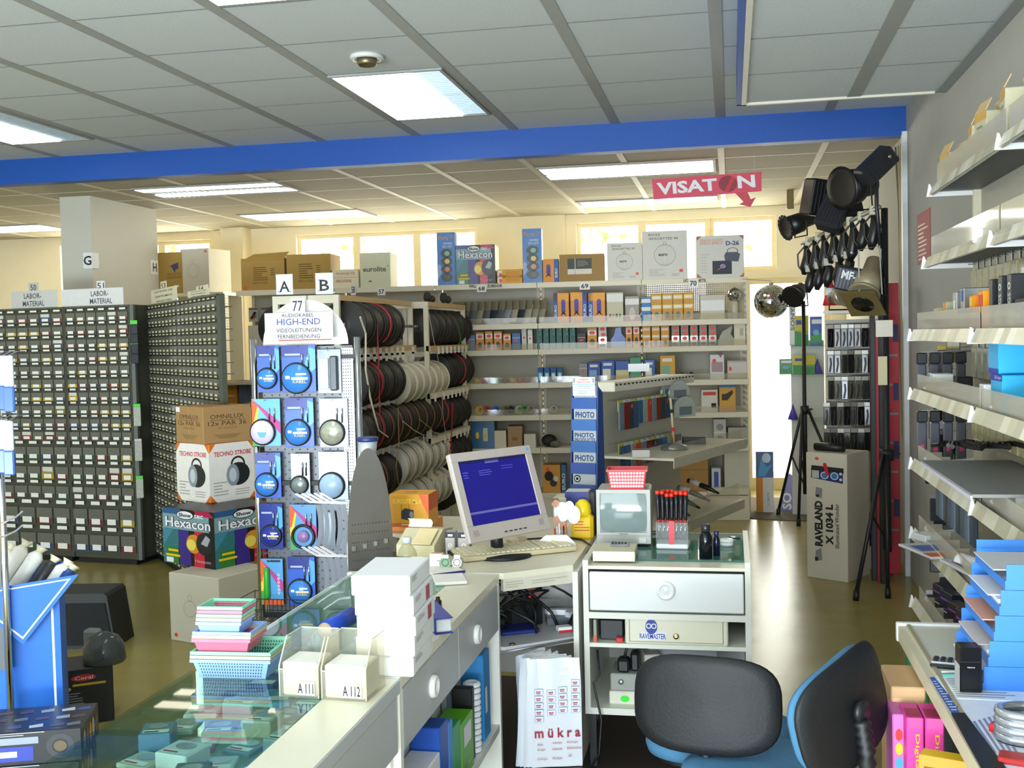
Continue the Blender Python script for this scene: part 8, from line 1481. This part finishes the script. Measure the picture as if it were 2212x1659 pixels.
for k, (x0, x1, yt, yb, hx, lb) in enumerate(((1878, 1902, 1110, 1180, '1e1e24', 'black pack hanging low beside the cream carton'), (1880, 1904, 1180, 1230, 'd0ccc8', 'white card low beside the cream carton'), (1885, 1912, 945, 985, '2a4a9a', 'blue pack at the right of the accessory rack'), (1890, 1910, 820, 900, '3a3a40', 'dark pack at the right of the accessory rack'))):
    o = tall('hanging_pack', lb, 'pack', x0, x1, yt, yb, 7.55 if yb > 1000 else 8.02, M(hx, .25, 0, .2, 30), .08, lambda f, mb: f['f'].ell(.5, .6, .18, .1, M('f04a34'))); 
r = random.Random(17)
for i in range(26):
    z_ = 1.55-.055*i; y_ = 5.35+.12*(i % 4); t = E('small_part_pack', 'dark part pack on the wall shelving end, %s layer down, %s hook' % (ORD[i // 4] if i // 4 < 7 else 'last', ORD[i % 4]), 'pack', (1.00-.02*(i % 3), y_, max(.2, z_)), -.4+.2*(i % 3), 'dark part packs on the end hooks')
    MB().cbox(-.03, -.012, -.11, .03, .0, 0, M(r.choice(['26282c', '1c1c1e', '3c4048', '5a5a50', '8a7a4a', '2a2430']), .2, 0, .3, 40), .004).make('blister', t); MB().cbox(-.03, 0, -.03, .03, .003, .02, M(r.choice(['c8c8c4', '3a3a3c', 'd8b838', '8a8a88']))).make('header', t); MB().tube([(0, 0, .01), (.0, .05, .012), (.11, .05, .012)], .0018, STEEL, 5).make('hook', t)
for k in range(3):
    pts = [(XW-.012-.01*k, 7.62+.05*k, 2.8), (XW-.014, 7.6+.06*k, 2.4), (XW-.012, 7.64+.03*k, 2.0), (XW-.014, 7.58+.07*k, 1.5), (XW-.012, 7.62, .9)]
    tag(MB().tube(pts, .006, M(['b8a878', 'c8bc94', '8a7a50'][k], .5), 7).make('wall_cable'), '%s yellowish cable running down the rear wall behind the stage lights' % ORD[k], 'cable')
# glass corner shelf with printed cards before the door
YG = 9.55; t = E('corner_shelf', 'white backed corner shelf with glass boards beside the bright door', 'shelf', (ony(1752, 900, YG).x, YG, 0)); bx0, bx1 = ony(1714, 900, YG).x-t.location.x, ony(1788, 900, YG).x-t.location.x
MB().box(bx0, .3, 0, bx1, .32, ony(1750, 735, YG+.3).z, M('dcdad6', .6)).make('back_panel', t)
SG = [ony(1735, y, YG).z for y in (747, 809, 908)]
for z in SG: MB().prism([(bx0-.1+.02, 0), (bx1, 0), (bx1, .3), (bx0, .3)], z-.008, z, clear('e4f2ec', mix=.15, name='shelf_glass')).make('glass_board', t)
def pcard(x0, x1, yt, z, hx, lb, deco, rz=0, Y=YG+.05): a_, b_ = ony(x0, 740, Y), ony(x1, 740, Y); h = ony((x0+x1)/2, yt, Y).z-z; return carton('display_card', lb, 'card', ((a_.x+b_.x)/2, Y, z+.001), rz, (b_.x-a_.x, .03, h), M(hx, .35), deco)
def d_sun(f, mb): f['f'].rect(0, .5, 1, 1, M('c8b828')).poly([(0, 0), (1, 0), (1, .35), (0, .5)], M('3a8a48')).rect(.1, .7, .6, .85, M('2a4a9a'), 2)
def d_bl(f, mb): f['f'].rect(.15, .75, .95, .9, PAPER).poly([(0, .1), (1, .1), (1, .45), (0, .3)], M('4a9a58')).ell(.5, .45, .25, .1, M('7ab0d0'), 2)
pcard(1717, 1747, 682, SG[0], '8a9a3a', 'yellow and green printed card on the upper glass board', d_sun); pcard(1750, 1776, 684, SG[0], '2a58a8', 'blue and green printed card on the upper glass board', d_bl); pcard(1683, 1711, 776, SG[1], '3a8a3a', 'green and blue printed card at the left of the middle glass board', d_bl); pcard(1712, 1760, 768, SG[1], '4a8a3a', 'wide yellow and green printed card on the middle glass board', d_sun)
pcard(1706, 1719, 655, SG[0], 'd8d8d8', 'grey upright lettered card behind the tripod pole', lambda f, mb: f['f'].text('SONY', .2, .35, .85, .9, M('6a6c70'), 1, .03, 1), 0, YG+.2)
for k, (x, z, lb) in enumerate(((1766, SG[1], 'purple paper cone on the middle glass board'), (1712, SG[2], 'purple paper cone on the lower glass board'))): p = ony(x, 800, YG+.1); tag(MB().lathe([(.045, 0), (.001, .13)], M('5a4ab8', .5), 4).make('paper_cone', None, (p.x, p.y, z+.001)), lb, 'cone')
carton('lamp_carton', 'upright blue orange and white carton on the floor before the door', 'box', (ony(1653, 1100, 9.95).x, 9.95, 0), 0, (.15, .12, ony(1653, 976, 9.95).z), M('dcdad4', .5), lambda f, mb: (f['f'].rect(0, .58, 1, 1, M('16508a', .3), 1), f['f'].poly([(.1, .6), (.3, .9), (.6, .75), (.95, .8), (.5, .6)], M('2a98d0', .3), 2), f['f'].ell(.6, .9, .25, .08, M('c8dcf0'), 3), f['f'].rect(0, 0, .38, .58, M('e0902a'), 1), f['f'].text('GLOBE-TC', .62, .1, .76, .34, M('6a6a68'), 2, 0, -1)))
p = onz(1712, 1108, 0); t = E('promo_column', 'purple and white lettered card column behind the tripod', 'card', (p.x, p.y+.1, 0), -.1); mb = MB(); mb.prism([(-.10, 0), (.10, 0), (.07, .28), (-.02, .34), (-.08, .2)], 0, .03, M('8a86c0', .5), Matrix.Rotation(PI/2, 4, 'X')); f = Fc(mb, (-.1, -.03, 0), (1, 0, 0), (0, 0, 1), .2, .34); f.text('SO', .1, .06, .5, .5, PAPER, 1, .03, 1); mb.make('board', t)
mb = MB(); mb.prism([(.75*math.cos(a)*1.0, .42*math.sin(a)) for a in [PI+PI*i/20 for i in range(21)]]+[(.75, .9), (-.75, .9)], 0, .006, M('6b6558', .9, 0, .2, 60)); tag(mb.make('door_mat', None, (.66, 9.95, .001)), 'grey rounded mat on the floor in front of the glass door', 'mat')
# paper on the wall above the shelving, small box under the rear ceiling
a_, b_ = onx(1983, 572, XW), onx(2010, 448, XW); mb = MB(); mb.box(-.003, min(a_.y, b_.y), min(a_.z, b_.z), 0, max(a_.y, b_.y), max(a_.z, b_.z), M('a8484c', .7, 0, .1, 30)); f = Fc(mb, (-.003, max(a_.y, b_.y), a_.z), (0, -1, 0), (0, 0, 1), abs(a_.y-b_.y), b_.z-a_.z); f.lines(.1, .05, .9, .8, 9, M('8a3034'), 1, 3)
tag(mb.make('wall_notice', None, (XW-.001, 0, 0)), 'dark red printed notice on the wall above the shelving', 'notice')
p = ony(1707, 440, 10.2); MBx = MB().cbox(-.03, -.03, 0, .03, .03, ZR-ony(1707, 452, 10.2).z, M('7a6a34', .5)); tag(MBx.make('motion_sensor', None, (p.x, 10.2, ony(1707, 452, 10.2).z)), 'small ochre sensor hanging under the rear ceiling', 'sensor')
